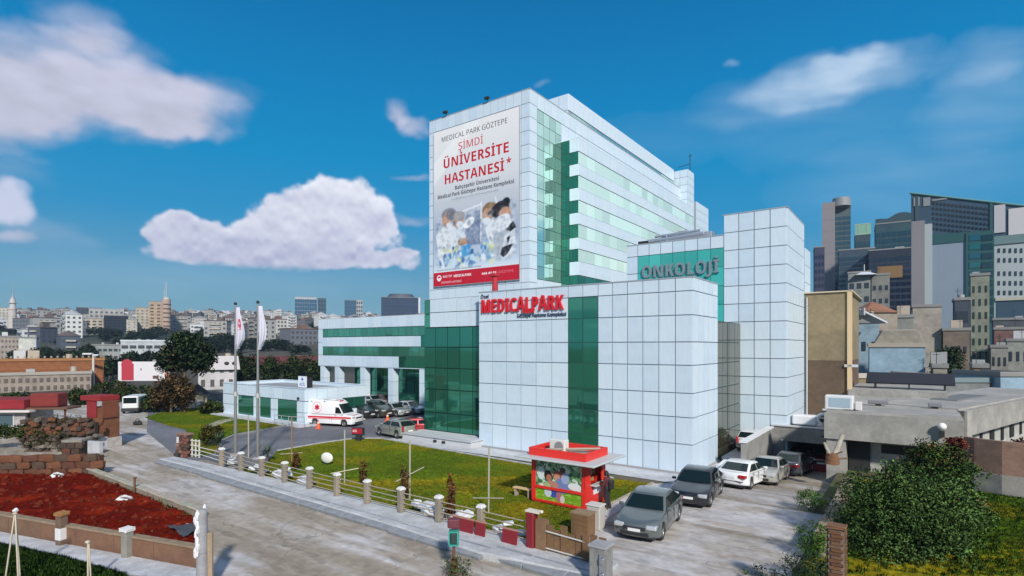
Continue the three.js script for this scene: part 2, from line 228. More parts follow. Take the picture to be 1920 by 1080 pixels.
// kerbs
function kerb(list, w, h, mat, name = 'kerb') { const l = []; for (let i = 0; i + 1 < list.length; i++) { const [x0, z0] = list[i], [x1, z1] = list[i + 1], L = Math.hypot(x1 - x0, z1 - z0), n = Math.max(1, Math.round(L / 1)); for (let k = 0; k < n; k++) { const t = (k + .5) / n; l.push(uvm(box(L / n - .012, h, w), 1).rotateY(-Math.atan2(z1 - z0, x1 - x0)).translate(lerp(x0, x1, t), -.01 + .012 * hash2(k, i), lerp(z0, z1, t))); } } const m = struct(name, l, mat); return m; }
kerb(pp([[405, 851], [418, 827], [440, 817], [500, 806], [556, 795]]), .22, .13, greyConc);
kerb(pp([[520, 846], [600, 832], [665, 823], [715, 823], [790, 837], [905, 857], [1010, 875], [1150, 898]]), .16, .1, paleConc);
kerb(pp([[1224, 908], [1150, 945], [1112, 972]]), .16, .12, conc(lin(.56, .5, .42)));
{ // pavement strip with its kerb wall along the fence
  const P = [[-29, 15.9], [-24, 15.55], [-16, 15.2], [-8, 15.1], [2.4, 15.05]], Q = [[2.6, 16.35], [-2, 17.0], [-8, 16.75], [-16, 16.7], [-24, 16.6], [-29, 16.75]];
  const sh = new THREE.Shape([...P, ...Q].map(([x, z]) => new THREE.Vector2(x, -z)));
  const g = uvm(new THREE.ExtrudeGeometry(sh, { depth: .24, bevelEnabled: true, bevelSize: .03, bevelThickness: .03, bevelSegments: 1, steps: 1 }).rotateX(-Math.PI / 2), 1), m = mesh('pavement', g, conc(lin(.6, .61, .63), .35), scene); m.position.set(...H(0, 0, -.02)); m.rotation.y = TH; m.userData.kind = 'structure';
  const k = []; for (let x = -29; x < 2.2; x += 1.6) { const z = x < -24 ? lerp(16.9, 16.75, (x + 29) / 5) : x < -8 ? 16.88 : x < -2 ? 16.98 : 16.7; k.push(uvm(rbox(1.585, .2 + .02 * hash2(x, 3), .78, .05, 0, -.1, 0).rotateX(.16).translate(x + .8, .10, z - .18), 1)); }
  const s = mesh('kerb_wall', mergeAll(k), conc(lin(.30, .32, .35), .5), scene); s.position.set(...H(0, 0, 0)); s.rotation.y = TH; s.userData.kind = 'structure';
}
// red earth plot left of the street
const soilTex = tex(1024, (u, v) => { const n = fbm(u * 6, v * 6, 6, 6), m = fbm(u * 50, v * 50, 4, 50), k = smoothstep(n, .4, .66); return [lerp(.50, .66, k) * (.7 + .6 * m), lerp(.185, .30, k) * (.65 + .7 * m), lerp(.10, .17, k) * (.6 + .8 * m)]; });
const plotPts = [...pp([[-250, 925], [-60, 890], [60, 876], [118, 872]]), ...hp([[-33.4, 20.85], [-15, 20.85]]), ...pp([[372, 1062], [240, 1040], [120, 1016], [0, 990], [-250, 950]])];
{
  const xs = plotPts.map((p) => p[0]), zs = plotPts.map((p) => p[1]), x0 = Math.min(...xs), x1 = Math.max(...xs), z0 = Math.min(...zs), z1 = Math.max(...zs), NX = 110, NZ = 70, pos = [], idx = [];
  const ok = []; for (let j = 0; j <= NZ; j++) for (let i = 0; i <= NX; i++) { const x = lerp(x0, x1, i / NX), z = lerp(z0, z1, j / NZ); const n = fbm(x * .7 + 11, z * .7 + 5, 5), m = fbm(x * 3 + 11, z * 3 + 5, 3); pos.push(x, .01 + .34 * Math.max(0, n - .3) + .1 * m, z); ok.push(inside([x, z], plotPts)); }
  for (let j = 0; j < NZ; j++) for (let i = 0; i < NX; i++) { const a = j * (NX + 1) + i, b = a + 1, c = a + NX + 1, d = c + 1; if (ok[a] || ok[b] || ok[c] || ok[d]) if (ok[a] + ok[b] + ok[c] + ok[d] > 2) idx.push(a, c, b, b, c, d); }
  const g = new THREE.BufferGeometry(); g.setAttribute('position', new THREE.Float32BufferAttribute(pos, 3)); g.setIndex(idx); g.computeVertexNormals(); uvm(g, 1);
  struct('red_earth', g, new THREE.MeshPhysicalMaterial({ color: lin(.56, .24, .19), roughness: 1, specularIntensity: .08, map: rep(soilTex, 1 / 7), bumpMap: rep(grainBump, .5), bumpScale: .05 }));
  const clod = jitter(new THREE.IcosahedronGeometry(.09, 1), .04), im = new THREE.InstancedMesh(clod, new THREE.MeshPhysicalMaterial({ color: lin(1, 1, 1), roughness: 1, specularIntensity: .08 }), 2600), M = new THREE.Matrix4(), q = new THREE.Quaternion(), c = new THREE.Color(); let k = 0; im.name = 'soil_clods';
  for (let t = 0; t < 20000 && k < 1700; t++) { const x = rr(x0, x1), z = rr(z0, z1); if (!inside([x, z], plotPts)) continue; const n = fbm(x * .7 + 11, z * .7 + 5, 5); q.setFromEuler(new THREE.Euler(rnd() * 6, rnd() * 6, rnd() * 6)); const s = Math.pow(rnd(), 5) * 1.5 + .22; M.compose(new V3(x, .05 + .34 * Math.max(0, n - .3), z), q, new V3(s, s * .7, s)); im.setMatrixAt(k, M); const d = rr(.6, 1.2), w = rnd(); if (w < .012) c.setRGB(.3 * d, .24 * d, .19 * d); else c.setRGB(lerp(.11, .155, w * w) * d, lerp(.016, .032, w * w) * d, lerp(.009, .016, w * w) * d); im.setColorAt(k, c); k++; }
  im.count = k; im.userData.kind = 'stuff'; tag(im, 'red-brown clods and pebbles scattered over the bare earth plot', 'soil'); scene.add(im);
}
flat(pp([[-120, 985], [0, 992], [120, 1018], [240, 1042], [372, 1064], [372, 1092], [235, 1078], [120, 1046], [0, 1018], [-120, 1000]]), .018, conc(lin(.62, .64, .68), .5), 'path');

// ---------------------------------------------------------------- the hospital
const panelMats = [[.63, .75, .865], [.665, .78, .88], [.595, .72, .84], [.64, .755, .86]].map(([r, g, b], i) => mt(lin(r, g, b), .38, { metalness: .0, map: rep(streak, .7, .7, i * .23, i * .41) }));
const warmPanelMats = [[.65, .765, .87], [.67, .78, .88], [.63, .755, .86]].map(([r, g, b], i) => mt(lin(r, g, b), .35, { map: rep(streak, .7, .7, i * .23, i * .41) }));
const jointMat = mt(lin(.30, .35, .41), .8), frameMat = mt(lin(.02, .075, .062), .5), roofMat = conc(lin(.34, .35, .37)), darkMat = mt(lin(.018, .02, .022), .7);
const glassOf = (c, f, n, o = {}) => [0, 1, 2].map((i) => new THREE.MeshPhysicalMaterial({ color: lin(...c.map((v) => v * (1 + (i - 1) * .12))), roughness: .035, metalness: f, ior: n, specularIntensity: 1, ...o }));
const glassDark = glassOf([.05, .27, .185], .72, 1.8), glassGreen = glassOf([.10, .37, .26], .62, 1.8), glassTower = glassOf([.58, .86, .74], .78, 1.8), glassBand = glassOf([.68, .87, .79], .15, 1.8, { roughness: .12 }), glassBronze = glassOf([.13, .125, .085], .7, 1.8), glassTeal = glassOf([.06, .44, .40], .15, 1.5);
const boxes = new Map();
function cellGeo(w, h, t) { const k = w.toFixed(3) + '|' + h.toFixed(3) + '|' + t; if (!boxes.has(k)) boxes.set(k, new THREE.BoxGeometry(w, h, t)); return boxes.get(k); }
const span = (a, b, n) => Array.from({ length: n + 1 }, (_, i) => lerp(a, b, i / n));
// cells on a facade: side 'f' faces +z at depth c, 'r' faces +x at c (then the columns run along z, from the front edge backwards)
function cells(parent, name, mats, side, c, cols, rows, { gap = .055, t = .06, tilt = .007, skip, to = null } = {}) {
  const list = [];
  for (let i = 0; i + 1 < cols.length; i++) for (let j = 0; j + 1 < rows.length; j++) {
    const u = (cols[i] + cols[i + 1]) / 2, v = (rows[j] + rows[j + 1]) / 2, w = Math.abs(cols[i + 1] - cols[i]) - gap, h = rows[j + 1] - rows[j] - gap;
    if (skip && skip(u, v, i, j)) continue;
    const g = cellGeo(w, h, t), rx = (rnd() - .5) * tilt, ry = (rnd() - .5) * tilt;
    if (to) { const gg = g.clone().rotateX(rx).rotateY(ry + (side === 'r' ? Math.PI / 2 : 0)); gg.translate(...(side === 'f' ? [u, v, c] : [c, v, u])); to.push(gg); continue; }
    const m = part(parent, name, g, pick(mats)); m.position.set(...(side === 'f' ? [u, v, c] : [c, v, u])); m.rotation.set(rx, ry + (side === 'r' ? Math.PI / 2 : 0), 0);
  }
  return list;
}
const shell = (parent, x0, x1, y0, y1, z0, z1, mat, name = 'wall') => part(parent, name, box(x1 - x0, y1 - y0, z1 - z0, (x0 + x1) / 2, y0, (z0 + z1) / 2), mat);
const coping = (parent, x0, x1, z0, z1, y, mat = panelMats[0], w = .14) => part(parent, 'coping', [box(x1 - x0 + .1, .1, w, (x0 + x1) / 2, y, z1 - w / 2 + .08), box(w, .1, z1 - z0 - w, x1 - w / 2 + .05, y, (z0 + z1) / 2 - w / 2 + .08)], mat);

{ // entrance block with the big red sign
  const b = hthing('entrance_block', 'white panelled hospital block with red letters and one dark green glass strip', 'hospital building', 0, 0);
  const rows = [.06, 1.77, 3.35, 4.77, 6.41, 7.78, 9.36, 10.77, 11.56], L = -16.1;
  shell(b, L, -.05, 0, 11.52, -4.85, -.05, jointMat); shell(b, L, -.6, 0, 9.2, -11.1, -4.9, jointMat);
  cells(b, 'cladding_panel', panelMats, 'f', 0, span(L, -8.35, 6), rows); cells(b, 'cladding_panel', panelMats, 'f', 0, span(-6.11, 0, 6), rows);
  cells(b, 'cladding_panel', panelMats, 'f', 0, span(-8.35, -6.11, 2), rows.slice(-2));
  part(b, 'glass_frame', box(2.24, 10.7, .08, -7.23, .04, -.035), frameMat);
  cells(b, 'window_pane', glassDark, 'f', .0, span(-8.35, -6.11, 2), [.1, 1.77, 3.35, 4.77, 6.41, 7.78, 9.36, 10.75], { gap: .06, t: .03, tilt: .006 });
  cells(b, 'cladding_panel', panelMats, 'r', .0, span(-.02, -4.9, 5), rows);
  shell(b, -.5, -.14, 0, 9.22, -11.1, -4.9, frameMat, 'glass_frame');
  cells(b, 'window_pane', glassBronze, 'r', -.11, span(-4.95, -11.08, 4), [.2, 1.77, 3.35, 4.77, 6.41, 7.78, 9.2], { gap: .06, t: .04, tilt: .006 });
  part(b, 'coping', [box(16.2, .08, .16, -8.05, 11.54, -.03), box(.16, .08, 4.8, -.03, 11.54, -2.52)], jointMat);
  part(b, 'plinth', [box(16.3, .12, .16, -8.05, 0, .05), box(.16, .12, 5, .05, 0, -2.5)], greyConc);
  // glazed hall to the left of it
  const g = hthing('glazed_hall', 'tall green glass hospital hall with white panels on top, left of the red letters', 'hospital building', -16.1, -.8);
  shell(g, -6.64, -.02, .5, 11.36, -11, -.1, frameMat);
  cells(g, 'window_pane', glassDark, 'f', -.03, span(-6.64, 0, 5), [.62, 2.1, 4.0, 5.75, 7.45, 9.07], { gap: .07, t: .05, tilt: .007 });
  cells(g, 'cladding_panel', panelMats, 'f', -.0, span(-5.9, 0, 4), [9.09, 10.3, 11.4], { t: .14 });
  cells(g, 'window_pane', glassGreen, 'f', -.03, [-6.64, -5.9], [9.07, 10.2, 11.36], { gap: .07, t: .05 });
  part(g, 'roof', box(6.7, .06, 11, -3.3, 11.38, -5.6), roofMat);
  part(g, 'plinth', [box(7.3, .5, 2.6, -3.3, 0, .9), box(7.5, .07, 2.8, -3.3, .5, .9)], paleConc);
  for (const x of [-3.2, -2.3]) part(g, 'wall_lamp', [cyl(.1, .16, .12, x, .22, 2.24), box(.3, .05, .1, x, .2, 2.24)], darkMat);
}
{ // low wing behind the car park
  const w = hthing('hospital_wing', 'low white hospital wing with two green window bands on square columns', 'hospital building', -54.7, -12.58);
  const X = 20.5, rowsF = [9.85, 11.2], cA = span(0, X, 18);
  shell(w, .06, 34, 4.95, 11.15, -14, -.08, jointMat);
  shell(w, 3.6, 34, 0, 4.95, -14, -3.2, frameMat);
  cells(w, 'cladding_panel', panelMats, 'f', 0, cA, rowsF); cells(w, 'cladding_panel', panelMats, 'f', 0, [X, 21.6, 22.7, 23.8], rowsF);
  cells(w, 'cladding_panel', panelMats, 'f', .02, span(.9, 19.5, 16), [7.5, 8.75], { t: .1 });
  cells(w, 'cladding_panel', panelMats, 'f', .02, span(.9, 15.8, 13), [5.0, 6.35], { t: .1 });
  cells(w, 'cladding_panel', panelMats, 'f', .02, [0, .9], [5.0, 6.4, 8.1, 9.85], { t: .1 });
  part(w, 'glass_frame', box(23, 4.8, .05, 12.3, 5.0, -.045), frameMat);
  const gl = span(.9, 23.8, 20);
  cells(w, 'window_pane', glassGreen, 'f', -.02, gl, [8.78, 9.83], { gap: .07, t: .04, tilt: .01 }); cells(w, 'window_pane', glassGreen, 'f', -.02, gl, [6.37, 7.48], { gap: .07, t: .04, tilt: .01 });
  cells(w, 'window_pane', glassDark, 'f', -.02, gl, [5.02, 6.35], { gap: .07, t: .04, tilt: .01, skip: (u) => u < 15.8 }); cells(w, 'window_pane', glassDark, 'f', -.02, gl, [7.5, 8.76], { gap: .07, t: .04, tilt: .01, skip: (u) => u < 19.6 });
  cells(w, 'cladding_panel', panelMats, 'f', .03, [0, 5, 10, 15, 20, 24], [4.93, 5.01], { gap: .01 });
  for (const x of [.85, 4.0, 9.2, 14.4, 19.7]) { const c = part(w, 'column', box(.8, 4.95, .8, x, 0, -.42), jointMat); for (let k = 0; k < 3; k++) { const p = part(c, 'cladding_panel', box(.86, 1.6, .86, x, .05 + k * 1.64, -.42), pick(panelMats)); p.name = 'cladding_panel'; } }
  cells(w, 'window_pane', glassDark, 'f', -3.15, span(3.6, 24, 14), [.1, 1.7, 3.3, 4.95], { gap: .08, t: .05, tilt: .008 });
  part(w, 'roof', box(34, .06, 14, 17, 11.17, -7), roofMat);
}
{ // guardhouse
  const g = hthing('guardhouse', 'small flat white guardhouse with three dark green windows behind the two flagpoles', 'guardhouse', -36.3, 1.46);
  const X = -15.6, D = -7.23;
  shell(g, X, -.06, 0, 3.1, D, -.06, jointMat);
  cells(g, 'cladding_panel', panelMats, 'f', 0, span(X, 0, 12), [2.3, 3.47], { t: .14 }); cells(g, 'cladding_panel', warmPanelMats, 'r', 0, span(-.02, D, 6), [2.3, 3.47], { t: .14 });
  part(g, 'parapet', [box(15.5, 1.1, .12, -7.8, 2.36, D + .06), box(.12, 1.1, 7, X + .06, 2.36, D / 2), box(15.7, .06, .2, -7.8, 3.46, D + .06), box(15.7, .06, .2, -7.8, 3.47, .02), box(.2, .06, 7, .02, 3.47, D / 2), box(.2, .06, 7, X + .06, 3.46, D / 2)], panelMats[0]);
  part(g, 'roof', box(15.3, .05, 7, -7.8, 3.1, D / 2), roofMat);
  const wx = [[-12.4, -9.2], [-8, -5.9], [-4.7, -1.3]]; let last = X;
  for (const [a, b] of [...wx, [0, 0]]) { cells(g, 'cladding_panel', panelMats, 'f', 0, b ? [last, a] : [last, last / 2, 0], [.06, 1.2, 2.28], { t: .14 }); last = b; }
  for (const [a, b] of wx) { const f = part(g, 'window', box(b - a, 2.0, .06, (a + b) / 2, .28, -.03), frameMat); const m = part(f, 'pane', box(b - a - .1, 1.9, .03, (a + b) / 2, .33, .015), glassDark[1]); cells(g, 'cladding_panel', panelMats, 'f', 0, [a, b], [.04, .3], { t: .14 }); }
  const f = part(g, 'window', box(.06, 1.1, 5.6, -.03, 1.2, -4.2), frameMat); for (let k = 0; k < 4; k++) part(f, 'pane', box(.03, 1.0, 1.3, .015, 1.25, -2.1 - k * 1.38), pick(glassDark));
  cells(g, 'cladding_panel', warmPanelMats, 'r', 0, [-.02, -1.35], [.06, 1.2, 2.28], { t: .14 }); cells(g, 'cladding_panel', warmPanelMats, 'r', 0, span(-1.4, D, 5), [.06, 1.15], { t: .14 });
  part(g, 'plinth', [box(17, .16, 1.2, -7.6, 0, .65), box(1.0, .16, 7, .55, 0, -3.6)], paleConc);
  part(g, 'camera_dome', new THREE.SphereGeometry(.13, 12, 8).translate(-.9, 2.55, .2), darkMat);
  const s = hthing('roof_sign', 'small blue and white sign standing on the guardhouse roof corner', 'sign', -37.3, 1.1, 3.53);
  part(s, 'frame', [box(1.45, 1.15, .12, 0, 0, -.07), box(.12, 1.0, .5, .6, 0, -.4)], darkMat); part(s, 'panel', box(1.38, 1.08, .04, 0, .035, .01), mt(lin(.72, .76, .84), .4));
  const cv = document.createElement('canvas'); cv.width = 128; cv.height = 96; const x = cv.getContext('2d'); x.fillStyle = '#e9eef6'; x.fillRect(0, 0, 128, 96); x.fillStyle = '#2456a8'; x.font = 'bold 40px sans-serif'; x.textAlign = 'center'; x.fillText('ACİL', 64, 84); x.fillRect(58, 8, 12, 34); x.fillRect(47, 19, 34, 12);
  const ct = new THREE.CanvasTexture(cv); ct.colorSpace = THREE.SRGBColorSpace; part(s, 'print', new THREE.PlaneGeometry(1.34, 1.04).translate(0, .575, .034), mt(lin(1, 1, 1), .4, { map: ct }));
}
{ // the tower
  const t = hthing('hospital_tower', 'tall white hospital tower carrying the large banner on its front', 'hospital building', -22.47, -16);
  const R0 = 12.87, RT = 34.75, rows = span(R0, RT, 15), W = -14.75, D = -46;
  shell(t, W, -.06, R0, RT - .05, D, -.06, jointMat); shell(t, W + .5, -.8, 0, R0, D, -.7, mt(lin(.05, .035, .03), .6), 'base');
  cells(t, 'cladding_panel', panelMats, 'f', 0, span(W, 0, 14), rows, { skip: (u, v) => u > -13.2 && u < -1.7 && v > 15.3 && v < 32.6 });
  cells(t, 'cladding_panel', warmPanelMats, 'r', 0, [-.02, -1.4], rows);
  part(t, 'glass_frame', box(.06, 18.3, 5.0, -.04, 14.8, -3.9), frameMat);
  cells(t, 'window_pane', glassTower, 'r', -.01, span(-1.42, -6.4, 4), span(14.8, 33.1, 13), { gap: .06, t: .04, tilt: .006 });
  cells(t, 'cladding_panel', warmPanelMats, 'r', 0, span(-1.42, -6.4, 4), [R0, 14.78]);
  const top = [33.12, 34.75]; cells(t, 'cladding_panel', warmPanelMats, 'r', 0, span(-1.42, -14, 9), top);
  const far = []; cells(t, '', [0], 'r', 0, span(-14, D, 20), top, { to: far }); cells(t, '', [0], 'r', 0, span(-6.4, D, 25), [31.1, 33.1], { to: far });
  const fp = part(t, 'upper_cladding', far, warmPanelMats[0]); fp.userData.kind = 'stuff';
  part(t, 'coping', [box(14.9, .1, .2, W / 2, RT - .02, -.05), box(.2, .1, 45.9, -.05, RT - .02, D / 2 - .1)], jointMat);
  // projecting bay
  const y = [14.4, 15.55, 17.1, 18.5, 19.8, 21.3, 22.6, 24, 25.4, 26.8, 28.1, 29.5, 31], X = 2.29, z0 = -6.4;
  shell(t, .02, X - .06, 14.4, 30.95, D, z0 - .06, jointMat, 'bay');
  part(t, 'glass_frame', [box(1.1, 16.5, .05, .56, 14.42, z0 - .035), box(1.1, 1.15, .05, 1.7, 14.42, z0 - .035)], frameMat);
  cells(t, 'window_pane', glassDark, 'f', z0 - .0, [.05, 1.1], y, { gap: .08, t: .03, tilt: .01 });
  const cols = span(z0, D + .2, 20), farG = [];
  for (let k = 1; k + 1 < y.length; k++) {
    const white = k % 2 === 1, r = [y[k], y[k + 1]];
    if (white) { cells(t, 'cladding_panel', panelMats, 'f', z0, [1.1, X], r); cells(t, 'cladding_panel', warmPanelMats, 'r', X, cols, r); }
    else { cells(t, 'window_pane', glassDark, 'f', z0 - .05, [1.1, X - .06], r, { gap: .02, t: .03, tilt: .01 }); cells(t, 'window_pane', glassBand, 'r', X - .05, cols, r, { gap: .07, t: .04, tilt: .005 }); }
  }
  cells(t, 'window_pane', glassDark, 'r', X - .05, cols, [14.42, 15.53], { gap: .08, t: .04, skip: (u, v, i) => i > 9 }); cells(t, 'window_pane', glassDark, 'f', z0 - .02, [1.1, X - .06], [14.42, 15.53], { gap: .05, t: .03 });
  part(t, 'coping', [box(2.35, .1, .18, 1.15, 30.97, z0 - .05), box(.18, .1, 39.4, X - .05, 30.97, z0 - 19.9)], warmPanelMats[0]);
  // set-back top storey
  const px = -1.0, zb = -9.7; shell(t, -13, px - .06, RT, 38.05, D + .5, zb - .06, jointMat, 'top_storey');
  const topP = [], topG = []; cells(t, '', [0], 'f', zb, span(-13, px, 9), [36.1, 38.1], { to: topP }); cells(t, '', [0], 'r', px, span(zb, D + .5, 28), [36.1, 38.1], { to: topP }); cells(t, '', [0], 'r', px - .06, span(zb - .8, D + .5, 28), [34.75, 36.08], { to: topG, gap: .08, t: .04 }); cells(t, '', [0], 'f', zb, span(-13, px, 9), [34.75, 36.08], { to: topP });
  part(t, 'top_cladding', topP, warmPanelMats[1]).userData.kind = 'stuff'; part(t, 'top_windows', topG, glassTower[0]).userData.kind = 'stuff';
  // stair head and lower annex at the far end
  const st = [], s2 = []; shell(t, -4, 1.3, 25, 37.9, D - 3, D + .1, jointMat, 'stair_head');
  cells(t, '', [0], 'f', D + .16, span(-4, 1.3, 4), span(25, 37.9, 10), { to: st }); cells(t, '', [0], 'r', 1.33, span(D + .1, D - 3, 3), span(25, 37.9, 10), { to: st });
  shell(t, -2, 1.7, 12, 33.0, D - 10, D - 3.1, jointMat, 'annex'); cells(t, '', [0], 'r', 1.73, span(D - 3.1, D - 10, 6), span(20, 33, 9), { to: st });
  part(t, 'stair_cladding', st, warmPanelMats[2]).userData.kind = 'stuff';
  for (const [x, z] of [[-11.9, -.1], [-5.6, -.1]]) part(t, 'floodlight', [bar([x, RT, z], [x, RT + .35, z + .3], .05), box(.6, .22, .3, x, RT + .3, z + .35)], darkMat);
  part(t, 'antenna', [bar([1, 37.8, D - 2], [1, 41.2, D - 2], .06), bar([1, 39.4, D - 2], [-1, 39.2, D - 2], .05), bar([.7, 40.8, D - 2], [1.3, 40.8, D - 2], .05)], darkMat);
}
{ // oncology block
  const o = hthing('oncology_block', 'white panelled block with teal glass sign strip behind the entrance block', 'hospital building', 3.03, -11.15);
  const hi = span(-.1, 17.44, 13).map((v) => Math.max(v, .0)), lo = span(-.1, 15.95, 12).map((v) => Math.max(v, 0)), mid = -4.33, L = -12.25;
  shell(o, mid, -.06, 0, 17.4, -7.3, -.06, jointMat); shell(o, L, mid - .02, 0, 15.9, -9, -.06, jointMat);
  cells(o, 'cladding_panel', panelMats, 'f', 0, span(mid, 0, 4), hi); cells(o, 'cladding_panel', warmPanelMats, 'r', 0, span(-.02, -7.35, 6), hi);
  const skip = (u, v) => v < 15.0 && u > -11.3; const lc = span(L, mid, 8);
  cells(o, 'cladding_panel', panelMats, 'f', 0, lc, [...span(5, 15.0, 7), 15.95], { skip: (u, v) => v < 15 && u > -11.2 });
  part(o, 'glass_frame', box(6.93, 14, .05, (mid - 11.26) / 2, 1, -.045), frameMat);
  cells(o, 'window_pane', glassTeal, 'f', -.01, lc.slice(1), span(5, 15.0, 7), { gap: .035, t: .04 });
  shell(o, -4, .05, 0, 15.55, -10, -7.4, jointMat, 'stair_core'); cells(o, 'cladding_panel', warmPanelMats, 'r', .08, span(-7.4, -10, 2), span(0, 15.6, 11));
  part(o, 'coping', [box(4.5, .08, .16, mid / 2, 17.42, -.03), box(.16, .08, 7.4, -.03, 17.42, -3.7), box(7.9, .08, .16, (L + mid) / 2, 15.93, -.03)], jointMat);
  // plant on the lower roof
  const r = hthing('roof_plant', 'grey ducts and pipes lying on the roof behind the teal sign', 'roof plant', -4.5, -13.6, 15.96);
  part(r, 'duct', [rbox(4.2, .75, .9, .05, -.4, .1, 0), rbox(.9, 1.5, .9, .05, -1.2, 0, -1.6)], mt(lin(.5, .52, .56), .35, { metalness: .6 })); part(r, 'pipe', [bar([-3.4, .5, .9], [1.2, .65, .9], .14, 10), bar([-3, .9, .5], [.8, 1.0, .5], .1, 10), bar([-2, .9, .5], [-2, 0, .5], .1)], mt(lin(.62, .64, .68), .3, { metalness: .7 }));
  part(r, 'cooler', rbox(1.6, .6, 1.2, .06, -3.6, 0, .3), darkMat);
}
{ // brown building beside it
  const b = hthing('brown_building', 'windowless tan and brown rendered building between the oncology block and the grey flat roofs', 'building', 3.14, -18.5);
  const up = mt(lin(.30, .24, .145), .9, { map: rep(mottle, .12), bumpMap: rep(grainBump, .5), bumpScale: .01 }), dn = mt(lin(.15, .10, .065), .9, { map: rep(mottle, .12), bumpMap: rep(grainBump, .5), bumpScale: .01 });
  part(b, 'upper_wall', uvm(box(3.05, 5.4, 9, 1.53, 6.4, -4.5), 1), up); part(b, 'lower_wall', uvm(box(3.04, 6.4, 8.98, 1.53, 0, -4.5), 1), dn);
  part(b, 'corner_pier', uvm(box(.3, 11.9, .5, 3.1, 0, -.1), 1), mt(lin(.62, .46, .28), .9)); part(b, 'coping', box(3.5, .1, 9.3, 1.55, 11.82, -4.5), mt(lin(.55, .47, .34), .9)); part(b, 'downpipe', cyl(.06, .06, 11.5, .12, 0, .06), mt(lin(.5, .5, .5), .5));
  part(b, 'sill', box(.9, .2, .5, 3.2, 5.9, -.1), paleConc);
}
// lettering
const fontB = await new FontLoader().loadAsync('fonts/droid/droid_sans_bold.typeface.json'), fontR = await new FontLoader().loadAsync('fonts/droid/droid_sans_regular.typeface.json');
function letters(parent, text, size, depth, x0, y0, z, width, mat, font = fontB, name = 'letter', tweak) {
  const items = []; let x = 0;
  for (const ch of text) { if (ch === ' ') { x += size * .3; continue; } const g = new TextGeometry(ch, { font, size, depth, curveSegments: 4, bevelEnabled: false }); g.computeBoundingBox(); const w = font.data.glyphs[ch].ha * size / font.data.resolution; items.push([ch, g, x]); x += w; }
  const k = width / x; for (const [ch, g, px] of items) { const m = part(parent, name, g.scale(k, 1, 1), mat); m.position.set(x0 + px * k, y0, z); if (tweak) tweak(m, ch); }
}
const redLetter = mt(lin(.62, .012, .022), .35), navy = mt(lin(.03, .045, .10), .5);
{
  const s = hthing('red_sign', 'large red raised lettering with small dark lines on the top of the white entrance block', 'building sign', -15.9, .04, 10.0);
  letters(s, 'MEDICALPARK', .98, .14, .05, .02, 0, 7.2, redLetter, fontB, 'letter', (m, ch) => { if (ch === 'A') m.scale.y = 1.06; });
  part(s, 'underline', box(1.0, .12, .13, 4.35, -.12, .07), redLetter);
  letters(s, 'Özel', .24, .05, .0, 1.12, 0, .78, navy, fontR); letters(s, 'Göztepe Hastane Kompleksi', .26, .05, 3.35, -.42, 0, 4.1, navy, fontR);
  const o = hthing('oncology_sign', 'grey raised lettering on the teal glass strip', 'building sign', 3.03 - 10.9, -11.1, 13.15);
  letters(o, 'ONKOLOJİ', 1.0, .13, .0, 0, 0, 6.3, mt(lin(.27, .34, .37), .4, { metalness: .4 }));
}
